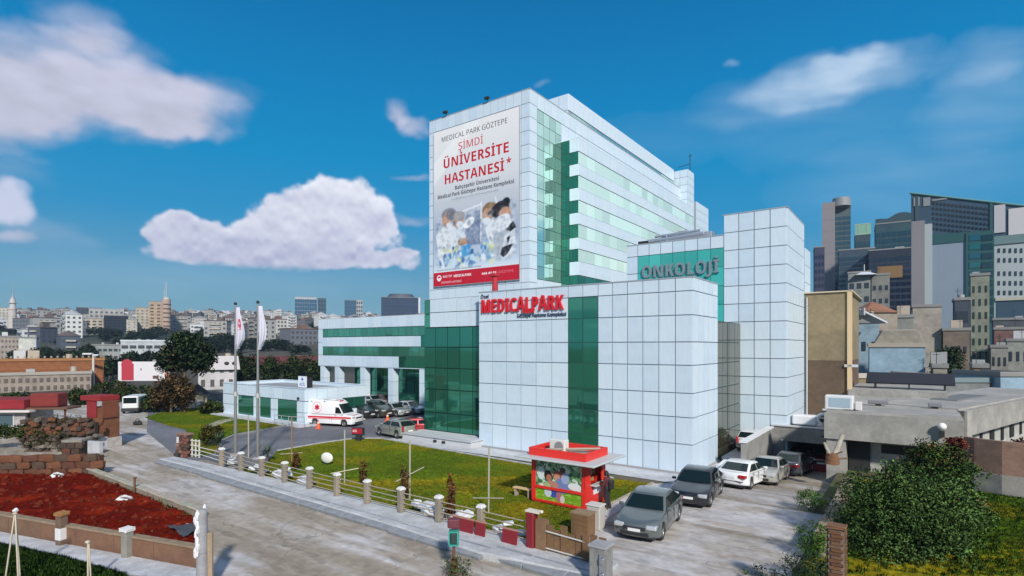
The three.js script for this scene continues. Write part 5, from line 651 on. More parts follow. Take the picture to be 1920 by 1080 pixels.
{ // plants in the lawn
  const shrub = (px, py, top, w, lab, c0, c1, n = 90, leaf = .06) => { const g = gp(px, py), d = -g[1], h = hAt(top, d), k = w * d / LENS; tree('conifer_shrub', lab, [g[0], 0, g[1]], h * .9, .03, [[0, h * .3, 0, k, h * .3, k], [.04, h * .62, 0, k * .8, h * .28, k * .8], [-.02, h * .86, 0, k * .45, h * .17, k * .45]], n, 14, leaf, c0, c1, { cat: 'bush', spread: .1, dead: .5, shape: 3, limbs: 8, reach: .16 }); };
  shrub(555, 882, 845, 9, 'brown and green shrub at the foot of the rusty lawn post', [.20, .055, .018], [.10, .08, .02]); shrub(681, 908, 862, 7, 'small thin brown conifer right of the white oval sign', [.15, .07, .02], [.16, .10, .03], 70); shrub(757, 938, 872, 9, 'dry brown cypress beside the slanted cross piece', [.16, .07, .022], [.15, .10, .03], 120); shrub(845, 985, 888, 9, 'tall narrow rust-brown cypress beside the teal lantern', [.22, .06, .018], [.16, .07, .022], 190);
  const palm = (px, py, top, lab) => { const g = gp(px, py), d = -g[1], h = hAt(top, d); const t = thing('yucca', lab, 'plant', [g[0], .02, g[1]]); part(t, 'stem', bar([0, 0, 0], [.03, h * .5, 0], .07, 8), bark); const l = []; for (let i = 0; i < 46; i++) { const a = i * 2.4, e = rr(-.3, 1.3), L = h * rr(.45, .62), w = .05, q = new THREE.BufferGeometry(), dx = Math.cos(a) * Math.cos(e), dz = Math.sin(a) * Math.cos(e), dy = Math.sin(e), sx = -Math.sin(a) * w, sz = Math.cos(a) * w, P = (t2) => [dx * L * t2, h * .5 + dy * L * t2 - .12 * t2 * t2, dz * L * t2], m = P(.5), e2 = P(1); q.setAttribute('position', new THREE.Float32BufferAttribute([0, h * .5, 0, m[0] + sx, m[1], m[2] + sz, m[0] - sx, m[1], m[2] - sz, m[0] + sx, m[1], m[2] + sz, ...e2, m[0] - sx, m[1], m[2] - sz], 3)); q.setAttribute('uv', new THREE.Float32BufferAttribute(new Float32Array(12), 2)); q.computeVertexNormals(); l.push(q); } part(t, 'leaf_crown', mergeGeometries(l), mt(lin(.03, .06, .022), .6, { side: THREE.DoubleSide })); };
  palm(501, 866, 832, 'dark yucca plant between the flagpoles and the lawn'); palm(408, 856, 806, 'dark yucca left of the left flagpole at the pale path');
  const g = gp(391, 838); tree('ochre_shrub', 'ochre brown shrub beside the white gate lattice', [g[0], 0, g[1]], 1.3, .05, [[0, .9, 0, .7, .8, .6], [.6, 1.0, 0, .5, .7, .5]], 200, 14, .07, [.09, .055, .015], [.06, .08, .015], { cat: 'bush', spread: .18, reach: .5 });
}
{ // pale footpath stones in the left lawn
  const l = pp([[386, 798], [408, 789], [436, 784], [452, 786], [420, 793], [398, 803], [392, 812], [384, 806]]); flat(l, .036, conc(lin(.52, .47, .36), .6), 'path');
}
// ---------------------------------------------------------------- walls, posts and rubble of the left side
{
  const brown = conc(lin(.20, .10, .055), .4), whiteP = mt(lin(.66, .66, .66), .8), rust = mt(lin(.15, .06, .035), .9);
  const w = hthing('plot_wall', 'low concrete wall with crumbling pale top between the red earth and the street', 'wall', -33.6, 20.65); for (let i = 0; i < 19; i++) { const p = part(w, 'wall_section', jitter(uvm(box(.985, .36, .24, .5 + i, -.02, 0), 1), .03), conc(lin(.33 + rr(-.04, .04), .28, .21), .5)); const cpp = part(w, 'coping', jitter(uvm(rbox(.98, .07, .34, .02, .5 + i, .33, 0), 1), .02), conc(lin(.52 + rr(-.06, .06), .47, .38), .5)); }
  for (const [px, py, lab] of [[131.5, 884, 'left thin rusty stake on the plot wall'], [252, 928, 'right thin rusty stake on the plot wall']]) { const [x, z] = gp(px, py); const s = thing('rusty_stake', lab, 'stake', [x, 0, z]); part(s, 'stake', bar([0, 0, 0], [.02, .85, 0], .05, 6), rust); part(s, 'cap', box(.14, .05, .14, .02, .84, 0), rust); }
  // front wall of the plot with its posts
  const A = gp(-90, 978), B = gp(374, 1064), dx = B[0] - A[0], dz = B[1] - A[1], L = Math.hypot(dx, dz), tn = Math.atan2(-dz, dx), fw = thing('front_wall', 'stained brown rendered wall in front of the red earth plot', 'wall', [A[0], 0, A[1]], tn);
  for (let i = 0; i < 7; i++) { part(fw, 'wall_section', uvm(box(L / 7 - .02, .66, .22, (i + .5) * L / 7, 0, 0), 1), conc(lin(.20 + rr(-.02, .03), .115, .07), .35)); part(fw, 'coping', jitter(uvm(rbox(L / 7 - .03, .07, .3, .02, (i + .5) * L / 7, .66, 0), 1), .015), conc(lin(.36, .26, .17), .5)); }
  const onWall = (px) => { const r = (px - CX) / LENS; const t = (A[0] + r * A[1]) / (-(dx + r * dz)); return [A[0] + dx * t, A[1] + dz * t]; };
  [[123.5, 958, 'brown wall post with a white middle and broken orange top in the front wall'], [246, 987, 'grey concrete wall post with white cap in the front wall']].forEach(([px, top, lab], i) => { const [x, z] = onWall(px), h = hAt(top, -z), p = thing('wall_post', lab, 'post', [x, 0, z + .2], tn); part(p, 'post', uvm(rbox(.28, h - .08, .28, .02), 1), i ? conc(lin(.32, .31, .27), .7) : conc(lin(.20, .13, .09), .7)); part(p, 'cap', jitter(rbox(.36, .12, .36, .03, 0, h - .1, 0), .04), i ? whiteP : conc(lin(.45, .22, .08), .7)); if (i === 0) part(p, 'white_band', rbox(.3, .45, .3, .02, 0, .2, 0), whiteP); });
  // thick white-splashed post
  const [x, z] = gp(379, 1108), h = hAt(953, -z), p = thing('white_pole', 'thick grey pole splashed with white plaster at the corner of plot and street', 'pole', [x, 0, z]); part(p, 'pole', [uvm(new THREE.CylinderGeometry(.15, .17, h - .15, 14), 1).translate(0, (h - .15) / 2, 0), new THREE.SphereGeometry(.15, 14, 10).translate(0, h - .15, 0)], conc(lin(.38, .38, .40), .8)); const pl = []; for (let i = 0; i < 26; i++) { const y = h * (.42 + .55 * rnd()), a = rr(1.2, 4.4); pl.push(jitter(new THREE.IcosahedronGeometry(rr(.06, .13), 1).scale(1, 1.5, .5).rotateY(-a).translate(Math.cos(a) * .14, y, Math.sin(a) * -.14), .03)); } part(p, 'plaster', pl, mt(lin(.72, .71, .74), .9)); part(p, 'back_board', uvm(box(.2, h * .7, .08, .2, 0, -.05), 1), conc(lin(.42, .32, .22), .5));
  // white debris in the soil
  [[104, 899, 'white broken plaster lump in the red earth, far left'], [230, 944, 'white broken bowl-like lump in the red earth, centre right']].forEach(([px, py, lab], i) => { const g = gp(px, py), d = thing('plaster_lump', lab, 'rubble', [g[0], .12, g[1]]); part(d, 'lump', jitter(new THREE.IcosahedronGeometry(.28, 2).scale(1, .8, .8), .12), whiteP); part(d, 'lump', jitter(new THREE.TorusGeometry(.22, .06, 6, 14).rotateX(1).translate(.2, .15, 0), .05), whiteP); });
  { const g = gp(350, 1002), d = thing('grey_tarpaulin', 'crumpled dark grey tarpaulin in the corner of the red earth plot', 'tarpaulin', [g[0], .1, g[1]], TH); const pg = new THREE.PlaneGeometry(1.6, .9, 20, 12).rotateX(-Math.PI / 2), q = pg.attributes.position; for (let i = 0; i < q.count; i++) q.setY(i, .32 * fbm(q.getX(i) * 2.5 + 4, q.getZ(i) * 2.5, 4)); pg.computeVertexNormals(); part(d, 'sheet', pg, mt(lin(.06, .062, .07), .6, { side: THREE.DoubleSide })); }
  // stakes in the bottom left grass
  const wood = mt(lin(.52, .46, .36), .8); { const g = gp(24, 1090), s = thing('stake_tripod', 'pale tripod of thin stakes in the bottom left grass', 'stake', [g[0], 0, g[1]]); const hh = hAt(957, -g[1]); for (const [a, b] of [[-.25, 0], [.22, .05], [.06, -.2]]) part(s, 'stake', bar([a, 0, b], [.08, hh, 0], .025, 6), wood); part(s, 'tie', new THREE.TorusGeometry(.05, .02, 6, 10).rotateX(1.57).translate(.07, hh - .1, 0), wood); part(s, 'knob', jitter(new THREE.IcosahedronGeometry(.07, 1).translate(.08, hh, 0), .03), whiteP); }
  { const g = gp(165, 1096), s = thing('double_stake', 'pair of thin pale stakes right of the tripod in the bottom left grass', 'stake', [g[0], 0, g[1]]), hh = hAt(1016, -g[1]); part(s, 'stake', bar([0, 0, 0], [0, hh, 0], .028, 6), wood); part(s, 'stake', bar([.1, 0, 0], [.03, hh * .95, 0], .022, 6), wood); part(s, 'knob', jitter(new THREE.IcosahedronGeometry(.06, 1).translate(0, hh, 0), .03), wood); }
  // teal lantern
  { const g = gp(851, 1078), h1 = hAt(990, -g[1]), t = thing('teal_lantern', 'teal metal lantern box on a rusty post at the street edge', 'lantern', [g[0], 0, g[1]]), teal = mt(lin(.04, .30, .25), .5); part(t, 'post', [bar([0, 0, 0], [0, h1 - .55, 0], .05, 8), rbox(.24, .5, .24, .02, 0, 0, 0)], rust); part(t, 'box', [box(.32, .04, .32, 0, h1 - .55, 0), box(.32, .04, .32, 0, h1 - .12, 0), ...[[-1, -1], [-1, 1], [1, -1], [1, 1]].map(([a, b]) => box(.04, .4, .04, a * .14, h1 - .52, b * .14))], teal); part(t, 'lamp_body', rbox(.2, .34, .2, .03, 0, h1 - .5, 0), mt(lin(.03, .05, .05), .4)); part(t, 'hood', rbox(.4, .3, .3, .05, 0, h1 + .02, 0), mt(lin(.13, .03, .04), .6)); part(t, 'foot', rbox(.7, .1, .5, .03, 0, -.02, 0), mt(lin(.3, .22, .18), .9)); }
}
{ // masonry at the far left: brick retaining wall, hedge, rubble wall, red canopies
  const stoneM = [[.17, .065, .03], [.20, .08, .038], [.13, .05, .03], [.10, .065, .045], [.26, .23, .19], [.16, .145, .12], [.07, .045, .035], [.33, .30, .27]].map(([r, g, b]) => conc(lin(r, g, b), .6)), stone = [0, 1, 2, 3].map((i) => { const g = jitter(uvm(new RoundedBoxGeometry(1, 1, 1, 2, .12), 1), .12); return g; });
  const laid = (par, x0, x1, y0, y1, z, sx, sy, t, mats, wild = .05) => { for (let y = y0, j = 0; y < y1; y += sy, j++) for (let x = x0 - (j % 2) * sx * .5; x < x1; x += sx) { const w = sx * rr(.82, 1.02), m = part(par, 'stone', pick(stone), pick(mats)); m.scale.set(w, sy * rr(.86, .98), t * rr(.8, 1.15)); if (wild > .1 && y + sy > y1 - .1 && rnd() < .35) { par.remove(m); continue; } m.position.set(x + sx / 2 + rr(-wild, wild), y + sy / 2 + rr(-wild, wild) * .5, z + rr(-wild, wild)); m.rotation.set(rr(-wild, wild) * 2, rr(-wild, wild) * 2, rr(-wild, wild) * 2); } };
  const W = (px, py) => { const g = gp(px, py); return [g[0], 0, g[1]]; };
  const r = thing('brick_retaining_wall', 'low orange-brown wall of rough blocks left of the street, hedge on top', 'wall', W(-40, 893), .06), brick = stoneM.slice(0, 4); part(r, 'core', uvm(box(6.6, 1.1, .4, 3.4, 0, -.2), 1), stoneM[2]); laid(r, .1, 6.4, 0, 1.2, .02, .82, .4, .3, brick); const pr = thing('stone_pier', 'squat reddish stone pier ending the low orange-brown wall', 'pier', W(143, 872), .1); part(pr, 'core', uvm(box(.9, 1.55, .7, 0, 0, 0), 1), stoneM[6]); laid(pr, -.5, .45, 0, 1.5, .36, .48, .38, .24, [stoneM[6], stoneM[3], stoneM[2]]); part(pr, 'cap', jitter(uvm(rbox(1.2, .16, .9, .04, 0, 1.5, 0), 1), .04), stoneM[7]);
  { const b = at(50, 832, 40), h = thing('hedge', 'low dark green hedge on top of the orange-brown wall', 'hedge', [b[0], .8, b[2]]); part(h, 'foliage', crown([[-2.2, .55, 0, 1.6, .5, .7], [.2, .55, 0, 1.5, .55, .8], [2.1, .42, 0, 1.3, .4, .7]], 420, 16, .08, [.025, .05, .012], [.09, .12, .03], { spread: .22, dead: .06 }), leafMat()); part(h, 'stem', [bar([-2, -.5, 0], [-2, .5, 0], .05), bar([0, -.5, 0], [0, .5, 0], .05), bar([2, -.5, 0], [2, .5, 0], .05)], bark); }
  const rb = thing('rubble_wall', 'ruined wall of grey and orange stones behind the hedge', 'wall', W(44, 846), .05); laid(rb, 0, 5.0, 0, 1.15, 0, .38, .24, .6, [stoneM[4], stoneM[5], stoneM[6], stoneM[6], stoneM[3], stoneM[5]], .13); laid(rb, .3, 4.6, 1.15, 2.3, -.05, .46, .3, .55, [stoneM[0], stoneM[6], stoneM[2], stoneM[6], stoneM[5], stoneM[3], stoneM[0]], .15); part(rb, 'weeds', crown([[1, 1.2, .4, 1.2, .8, .3], [3.4, .6, .5, 1.5, .6, .3], [2.4, 2.3, 0, 2.2, .4, .4]], 130, 14, .07, [.03, .045, .012], [.11, .10, .03], { spread: .2, dead: .25, shape: 3 }), leafMat()); part(rb, 'core', uvm(box(4.8, 2.0, .35, 2.5, 0, -.25), 1), stoneM[6]);
  const gt = thing('red_gate', 'gate pier of orange blocks with projecting dark red metal canopy at the street bend', 'gate', W(192, 838), -.35), red = conc(lin(.30, .02, .024), .5); part(gt, 'core', uvm(box(1.5, 3.0, 1.3, 0, 0, -.1), 1), stoneM[1]); laid(gt, -.8, .8, .6, 2.2, .6, .8, .55, .22, [stoneM[0], stoneM[1], stoneM[3]]); part(gt, 'cladding', [rbox(1.0, 1.3, .1, .03, -.2, 2.2, .62)], red); part(gt, 'canopy', [rbox(2.1, .38, 1.5, .05, -.25, 3.5, 0)], red); part(gt, 'side_panel', rbox(.1, 1.3, 1.2, .03, .80, 2.2, -.05), conc(lin(.20, .06, .03), .5)); part(gt, 'plinth', [uvm(rbox(1.8, .75, 1.7, .04, 0, -.02, 0), 1)], conc(lin(.5, .46, .43), .8));
  const pw = thing('white_low_wall', 'short pale concrete wall beside the gate pier', 'wall', W(180, 850), -.3); part(pw, 'wall', uvm(rbox(1.8, .85, .3, .03, -.4, 0, .0), 1), conc(lin(.55, .56, .60), .5)); part(pw, 'wall', uvm(rbox(.3, .85, 1.6, .03, -1.3, 0, -.9), 1), conc(lin(.55, .56, .60), .5));
  const rc = thing('red_box_canopy', 'dark red awning block above the ruined stone wall', 'awning', [at(92, 745, 47)[0], 0, -47], .1); part(rc, 'awning', [rbox(2.2, 1.15, 1.3, .12, 0, hAt(762, 47), 0)], conc(lin(.22, .03, .025), .5)); part(rc, 'roof', jitter(rbox(3.2, .18, 1.8, .05, .4, hAt(764, 47) - .1, 0), .03), mt(lin(.13, .06, .04), .8)); part(rc, 'post', [bar([-1.2, 0, .5], [-1.2, hAt(764, 47), .5], .08), bar([1.6, 0, .5], [1.6, hAt(764, 47), .5], .08)], rust2());
  const sh = thing('red_roof_shed', 'small pale shed with dark red roof edge and blue-grey window at the left edge', 'shed', [at(10, 790, 46)[0], 0, -46], .04); part(sh, 'wall', uvm(box(5, 3.0, 3, -.9, 0, -1.5), 1), conc(lin(.42, .41, .42), .4)); part(sh, 'roof_edge', rbox(5.2, .78, 3.3, .04, -.9, 1.55 + .75, -1.4), conc(lin(.28, .016, .024), .5)); part(sh, 'ledge', rbox(5.8, .18, .7, .03, -.5, 2.06, .25), mt(lin(.6, .56, .54), .7)); const wn = part(sh, 'window', box(1.7, 1.1, .06, -.1, .85, .03), mt(lin(.5, .5, .5), .6)); part(wn, 'pane', box(1.5, .95, .03, -.1, .92, .06), new THREE.MeshPhysicalMaterial({ color: lin(.06, .10, .12), roughness: .1 }));
  function rust2() { return mt(lin(.12, .05, .03), .9); }
  const gl = thing('white_lattice_gate', 'small white wooden lattice gate at the left end of the railing fence', 'gate', W(367, 858), -.5), wm = mt(lin(.66, .64, .58), .7); for (let i = 0; i < 3; i++) part(gl, 'upright', box(.07, 1.2, .07, -.4 + i * .4, .03, 0), wm); for (let i = 0; i < 4; i++) part(gl, 'slat', box(.95, .07, .05, 0, .15 + i * .32, .05), wm);
  const gp1 = thing('brick_gate_post', 'reddish brick gate post with white plate left of the lattice gate', 'gate post', W(347, 856), -.5); part(gp1, 'core', uvm(box(1.0, 1.5, .45, 0, 0, 0), 1), stoneM[6]); laid(gp1, -.5, .45, 0, 1.5, .2, .34, .22, .14, [conc(lin(.24, .09, .07), .8), stoneM[3], conc(lin(.32, .2, .17), .8)]); part(gp1, 'cap', rbox(1.1, .12, .6, .03, 0, 1.5, 0), conc(lin(.3, .2, .15), .8)); part(gp1, 'plate', box(.2, .4, .03, -.35, .95, .3), whiteP2()); part(gp1, 'plant_pot', cyl(.16, .2, .3, -.1, 0, .5), mt(lin(.05, .04, .035), .8));
  function whiteP2() { return mt(lin(.7, .7, .7), .7); }
  const bd = (() => { const g = gp(258, 797); return thing('black_bag', 'small black bag lying in the middle of the far street', 'bag', [g[0], 0, g[1]]); })(); part(bd, 'bag', jitter(new THREE.IcosahedronGeometry(.35, 2).scale(1.2, .6, .7).translate(0, .2, 0), .08), darkMat); part(bd, 'handle', new THREE.TorusGeometry(.2, .03, 6, 12).translate(0, .4, 0), darkMat);
}

// ---------------------------------------------------------------- right side, near: wall, pillar, grey flat roofs
{
  const bm = [[.22, .10, .05], [.26, .12, .06], [.18, .08, .045], [.24, .135, .08]].map(([r, g, b]) => conc(lin(r, g, b), .9)), bg = new RoundedBoxGeometry(.25, .085, .12, 1, .012);
  const p = hthing('brick_pillar', 'tall weathered brick pillar at the right edge of the driveway', 'pillar', 8.75, 14.6), h = 2.55; part(p, 'core', uvm(box(.38, h, .38), 1), conc(lin(.30, .24, .2), .8));
  for (let j = 0; j < 26; j++) for (let s = 0; s < 4; s++) { const m = part(p, 'brick', bg, pick(bm)), o = (j % 2) * .06 - .03, a = s * Math.PI / 2; m.position.set(Math.cos(a) * .17 - Math.sin(a) * o, .05 + j * .096, Math.sin(a) * .17 + Math.cos(a) * o); m.rotation.y = -a + Math.PI / 2 + rr(-.03, .03); m.scale.x = 1.2; } part(p, 'cap', jitter(uvm(rbox(.46, .08, .46, .03, 0, h - .02, 0), 1), .03), bm[1]);
  const w = hthing('side_wall', 'tan rendered wall end running along the right of the driveway', 'wall', 7.7, 4.2); part(w, 'wall', uvm(box(.35, .75, 11, 0, -.1, 0), 1), tanConc); for (let i = 0; i < 12; i++) part(w, 'coping', jitter(uvm(rbox(.45, .1, .92, .03, 0, .65, -5 + i * .92), 1), .03), conc(lin(.40, .31, .23), .7));
  const [x, z] = gp(1562, 905); const cut = thing('stump', 'cut tree stump with pale and rusty wood at the wall end', 'stump', [x + .3, .9, z - .6]); part(cut, 'stump', jitter(new THREE.CylinderGeometry(.28, .36, .6, 12, 3).translate(0, .3, 0), .06), conc(lin(.25, .12, .06), .9)); part(cut, 'branch', [bar([.1, .4, 0], [.7, 1.6, -.2], .16, 8, .12), bar([-.1, .4, 0], [-.4, 1.2, -.1], .1, 7, .06)], conc(lin(.5, .46, .38), .8)); part(cut, 'twig', [bar([0, .5, 0], [-.5, .7, .4], .04), bar([0, .5, 0], [.3, .8, .5], .04), bar([0, .3, 0], [.6, .4, .4], .05)], conc(lin(.32, .2, .12), .8));
}
{
  const gm = conc(lin(.40, .385, .36), .2), roofG = conc(lin(.43, .415, .39), .12), white = conc(lin(.50, .50, .47), .3);
  const b = hthing('flat_roof_building', 'low grey building with broad flat roofs and deep fascia right of the garage', 'building', 6.1, -6); const X = 6.3;
  part(b, 'roof', [uvm(box(X, .2, 24, X / 2, 3.5, -12), 1)], roofG); part(b, 'fascia', [uvm(box(X + .2, 1.55, .3, X / 2, 2.0, .0), 1), uvm(box(.3, 1.55, 24, X, 2.0, -12), 1)], gm); part(b, 'side_pier', uvm(box(1.0, 3.55, 1.2, .5, -1.0, -.6), 1), gm); part(b, 'wall', [uvm(box(X - 2, 2.0, .2, X / 2 + 1, 0, -1.4), 1), uvm(box(.2, 2.6, 22, X - .5, 0, -12), 1), uvm(box(.2, 3.2, 22, .3, 0, -12), 1)], white); part(b, 'opening', box(1.1, 1.9, .1, 1.6, .0, -1.2), darkMat); part(b, 'wide_window', box(2.6, .5, .1, 4.0, 1.2, -1.26), darkMat);
  for (let i = 0; i < 7; i++) part(b, 'side_window', box(.1, 1.1, .7, X - .36, .7, -3 - i * 2.7), darkMat); part(b, 'roof_step', uvm(box(X - .2, .5, 10, X / 2, 3.68, -17), 1), gm); part(b, 'roof_seam', [box(X, .03, .12, X / 2, 3.7, -4), box(X, .03, .12, X / 2, 3.7, -8)], gm);
  { const p = at(1803, 770, 33), q = at(1985, 760, 47), dx = q[0] - p[0], dz = q[2] - p[2], L = Math.hypot(dx, dz), t = thing('grey_annex', 'grey annex with deep fascia and dark slot windows receding to the right edge', 'building', [p[0], 0, p[2]], Math.atan2(-dz, dx)); part(t, 'fascia', uvm(box(L, 1.55, .3, L / 2, 2.1, 0), 1), gm); part(t, 'corner_pier', uvm(box(.9, 3.66, .5, .45, 0, .02), 1), conc(lin(.47, .45, .42), .2)); part(t, 'roof', uvm(box(L, .16, 4.5, L / 2, 3.6, -2.4), 1), roofG); part(t, 'wall', uvm(box(L, 2.1, .2, L / 2, 0, -.9), 1), white); for (let i = 0; i < 8; i++) part(t, 'slot_window', box([.5, .9, .35, .8][i % 4], 1.2, .1, 1.8 + i * 2.4, .7, -.76), darkMat); part(t, 'roof_panel', rbox(6.5, .12, 1.6, .03, 9, 3.72, -2.6).rotateX(.0), mt(lin(.17, .17, .17), .6)); }
  const sp = hthing('roof_panel_row', 'long black solar panel lying on the grey flat roof', 'solar panel', 10.0, -21, 4.2); part(sp, 'panel', rbox(5.6, .12, 1.5, .03, 0, 0, 0).rotateX(.55).translate(0, .75, 0), mt(lin(.012, .014, .022), .35)); part(sp, 'stand', [box(.1, .45, 1.2, -2.2), box(.1, .45, 1.2, 2.2), box(.1, .45, 1.2, 0)], darkMat);
  const ac = hthing('big_cooler', 'large white air conditioner on the left corner of the grey flat roof', 'air conditioner', 6.7, -6.8, 3.7); part(ac, 'case', rbox(1.5, .85, .8, .08), mt(lin(.66, .67, .68), .5)); part(ac, 'grille', box(1.1, .55, .03, .05, .16, .41), mt(lin(.34, .44, .52), .5)); part(ac, 'side_box', rbox(.32, .5, .5, .03, 1.0, 0, 0), mt(lin(.7, .66, .66), .5)); part(ac, 'tray', rbox(1.9, .1, 1.0, .02, .1, -.1, 0), mt(lin(.62, .62, .62), .6));
  const lp = hthing('roof_lamp', 'small white globe lamp on a black foot at the roof edge', 'lamp', 11.6, -6.0, 3.0); part(lp, 'globe', new THREE.SphereGeometry(.2, 14, 10).translate(0, .2, .42), mt(lin(.8, .79, .76), .4)); part(lp, 'foot', box(.22, .3, .3, 0, -.35, .3), darkMat);
  for (let k = 0; k < 2; k++) { const v = hthing('roof_vent', ['wide low metal vent on the grey roof', 'smaller metal vent on the grey roof nearer the right'][k], 'vent', [8.5, 11.4][k], -10.4, 3.7); part(v, 'hood', rbox([1.1, .7][k], .22, .5, .05, 0, .12, 0), mt(lin(.2, .2, .21), .5)); part(v, 'stem', box(.3, .15, .3), darkMat); }
  // curved pinkish wall and things on the right lawn
  const c = thing('curved_wall', 'long curved pinkish-brown garden wall with pale grey lower band', 'wall', [0, 0, 0]); { const P = [at(1792, 850, 30), at(1830, 858, 29), at(1880, 868, 28), at(1960, 880, 27), at(2040, 880, 27)]; for (let i = 0; i + 1 < P.length; i++) { const [a, d] = [P[i], P[i + 1]], L = Math.hypot(d[0] - a[0], d[2] - a[2]), r = -Math.atan2(d[2] - a[2], d[0] - a[0]), m = [(a[0] + d[0]) / 2, 0, (a[2] + d[2]) / 2]; part(c, 'wall_section', uvm(box(L + .05, 1.75, .25).rotateY(r).translate(m[0], .95, m[2]), 1), conc(lin(.33, .2, .15), .4)); part(c, 'lower_band', uvm(box(L + .08, 1.0, .4).rotateY(r).translate(...m), 1), conc(lin(.36, .34, .31), .4)); } }
  const wb = (() => { const g = gp(1906, 905); return thing('white_tub', 'white plastic tub on the right lawn at the photo edge', 'tub', [g[0], 0, g[1]]); })(); part(wb, 'tub', new THREE.LatheGeometry([[0, 0], [.3, 0], [.38, .6], [.42, .62], [.42, .66], [.34, .66], [.3, .1], [0, .1]].map(([a, d]) => new THREE.Vector2(a, d)), 20), mt(lin(.7, .7, .72), .5)); part(wb, 'cloth', jitter(rbox(.4, .15, .3, .05, .1, .55, .1), .06), mt(lin(.2, .15, .2), .9));
  const mb = (() => { const g = gp(1915, 897), k = thing('maroon_shrub', 'dark maroon shrub behind the white tub at the right edge', 'shrub', [g[0], 0, g[1]]); part(k, 'stem', bar([0, 0, 0], [0, 1.4, 0], .06), bark); part(k, 'foliage', crown([[0, 1.7, 0, .5, .55, .5], [.3, 1.3, 0, .4, .5, .4]], 120, 14, .08, [.05, .012, .014], [.11, .03, .03], { spread: .18 }), leafMat()); return k; })();
  const pbx = (() => { const g = gp(1822, 893); return thing('pale_bench', 'pale grey stone bench in front of the curved wall', 'bench', [g[0], 0, g[1]], -.1); })(); part(pbx, 'seat', rbox(1.2, .12, .5, .03, 0, .5, 0), paleConc); part(pbx, 'block', rbox(1.0, .5, .4, .03), conc(lin(.5, .5, .5), .5));
}
// ---------------------------------------------------------------- buildings with storeys, built where they stand
const tankM = [mt(lin(.5, .51, .53), .6), mt(lin(.32, .33, .34), .7), mt(lin(.42, .36, .3), .8)];
const bBox = new Map(), winG = new THREE.BoxGeometry(1, 1, 1);
function tower(name, label, cat, px0, px1, topPy, d, depth, { col, win = lin(.03, .04, .055), rows = 6, cols = 4, ww = .5, wh = .55, turn, baseH, side = 'r', sideCols = 3, face = .92, rough = .85, winRough = .15, group, y0 = 0, roof, bandTop = .06, metal = 0, frame = true } = {}) {
  const [x0] = at(px0, topPy, d), [x1, yt] = at(px1, topPy, d), az = Math.atan2((x0 + x1) / 2, d) * (d > 60 ? face : 0), w = (x1 - x0) / (Math.cos(az) + (x0 + x1) / 2 / d * Math.sin(az)), gy = baseH ?? landAt((x0 + x1) / 2, -d) - .5, h = yt - gy, t = thing(name, label, cat, [(x0 + x1) / 2, gy, -d], turn ?? -az, group);
  const wm = col.isMaterial ? col : mt(col, rough, { map: rep(mottle, .09), metalness: metal }), gm = win.isMaterial ? win : new THREE.MeshPhysicalMaterial({ color: win, roughness: winRough });
  part(t, 'wall', uvm(box(w, h, depth, 0, 0, -depth / 2), 1), wm);
  const ch = (h * (1 - bandTop) - y0) / rows, cw = w / cols, fm = frame ? mt(lin(.4, .4, .4), .7) : null;
  for (let j = 0; j < rows; j++) for (let i = 0; i < cols; i++) { if (!rows) break; const m = part(t, 'window', winG, gm); m.scale.set(cw * ww, ch * wh, .16); m.position.set(-w / 2 + (i + .5) * cw, y0 + (j + .5) * ch, .02); }
  if (sideCols) { const sx = (side === 'r' ? 1 : -1) * w / 2, sw = depth / sideCols; for (let j = 0; j < rows; j++) for (let i = 0; i < sideCols; i++) { const m = part(t, 'window', winG, gm); m.scale.set(.16, ch * wh, sw * ww); m.position.set(sx, y0 + (j + .5) * ch, -(i + .5) * sw); } }
  const rm = roof ?? conc(lin(.3, .3, .3), .1); part(t, 'parapet', [box(w + .3, .5, .3, 0, h, .0), box(.3, .5, depth, w / 2, h, -depth / 2 - .16), box(.3, .5, depth, -w / 2, h, -depth / 2 - .16)], rm); part(t, 'roof', box(w - .3, .1, depth - .3, 0, h + .01, -depth / 2 - .02), rm);
  t.userData.size = undefined; delete t.userData.size; if (d < 240 && rows && !/wall/.test(name)) { const n = Math.min(3, 1 + Math.floor(w / 7)); for (let i = 0; i < n; i++) { const x = rr(-.36, .36) * w, z = -rr(.25, .7) * depth; part(t, 'roof_tank', pick([cyl(.5, .5, 1.1, x, h + .1, z), rbox(1.2, .8, .9, .06, x, h + .1, z), box(1.6, 1.8, 1.6, x, h + .1, z)]), pick(tankM)); } const x = rr(-.3, .3) * w; part(t, 'aerial', [bar([x, h, -1], [x, h + 2.2, -1], .04), bar([x - .5, h + 1.9, -1], [x + .5, h + 1.9, -1], .03), bar([x - .35, h + 1.6, -1], [x + .35, h + 1.6, -1], .03)], darkMat); }
  return [t, w, h];
}
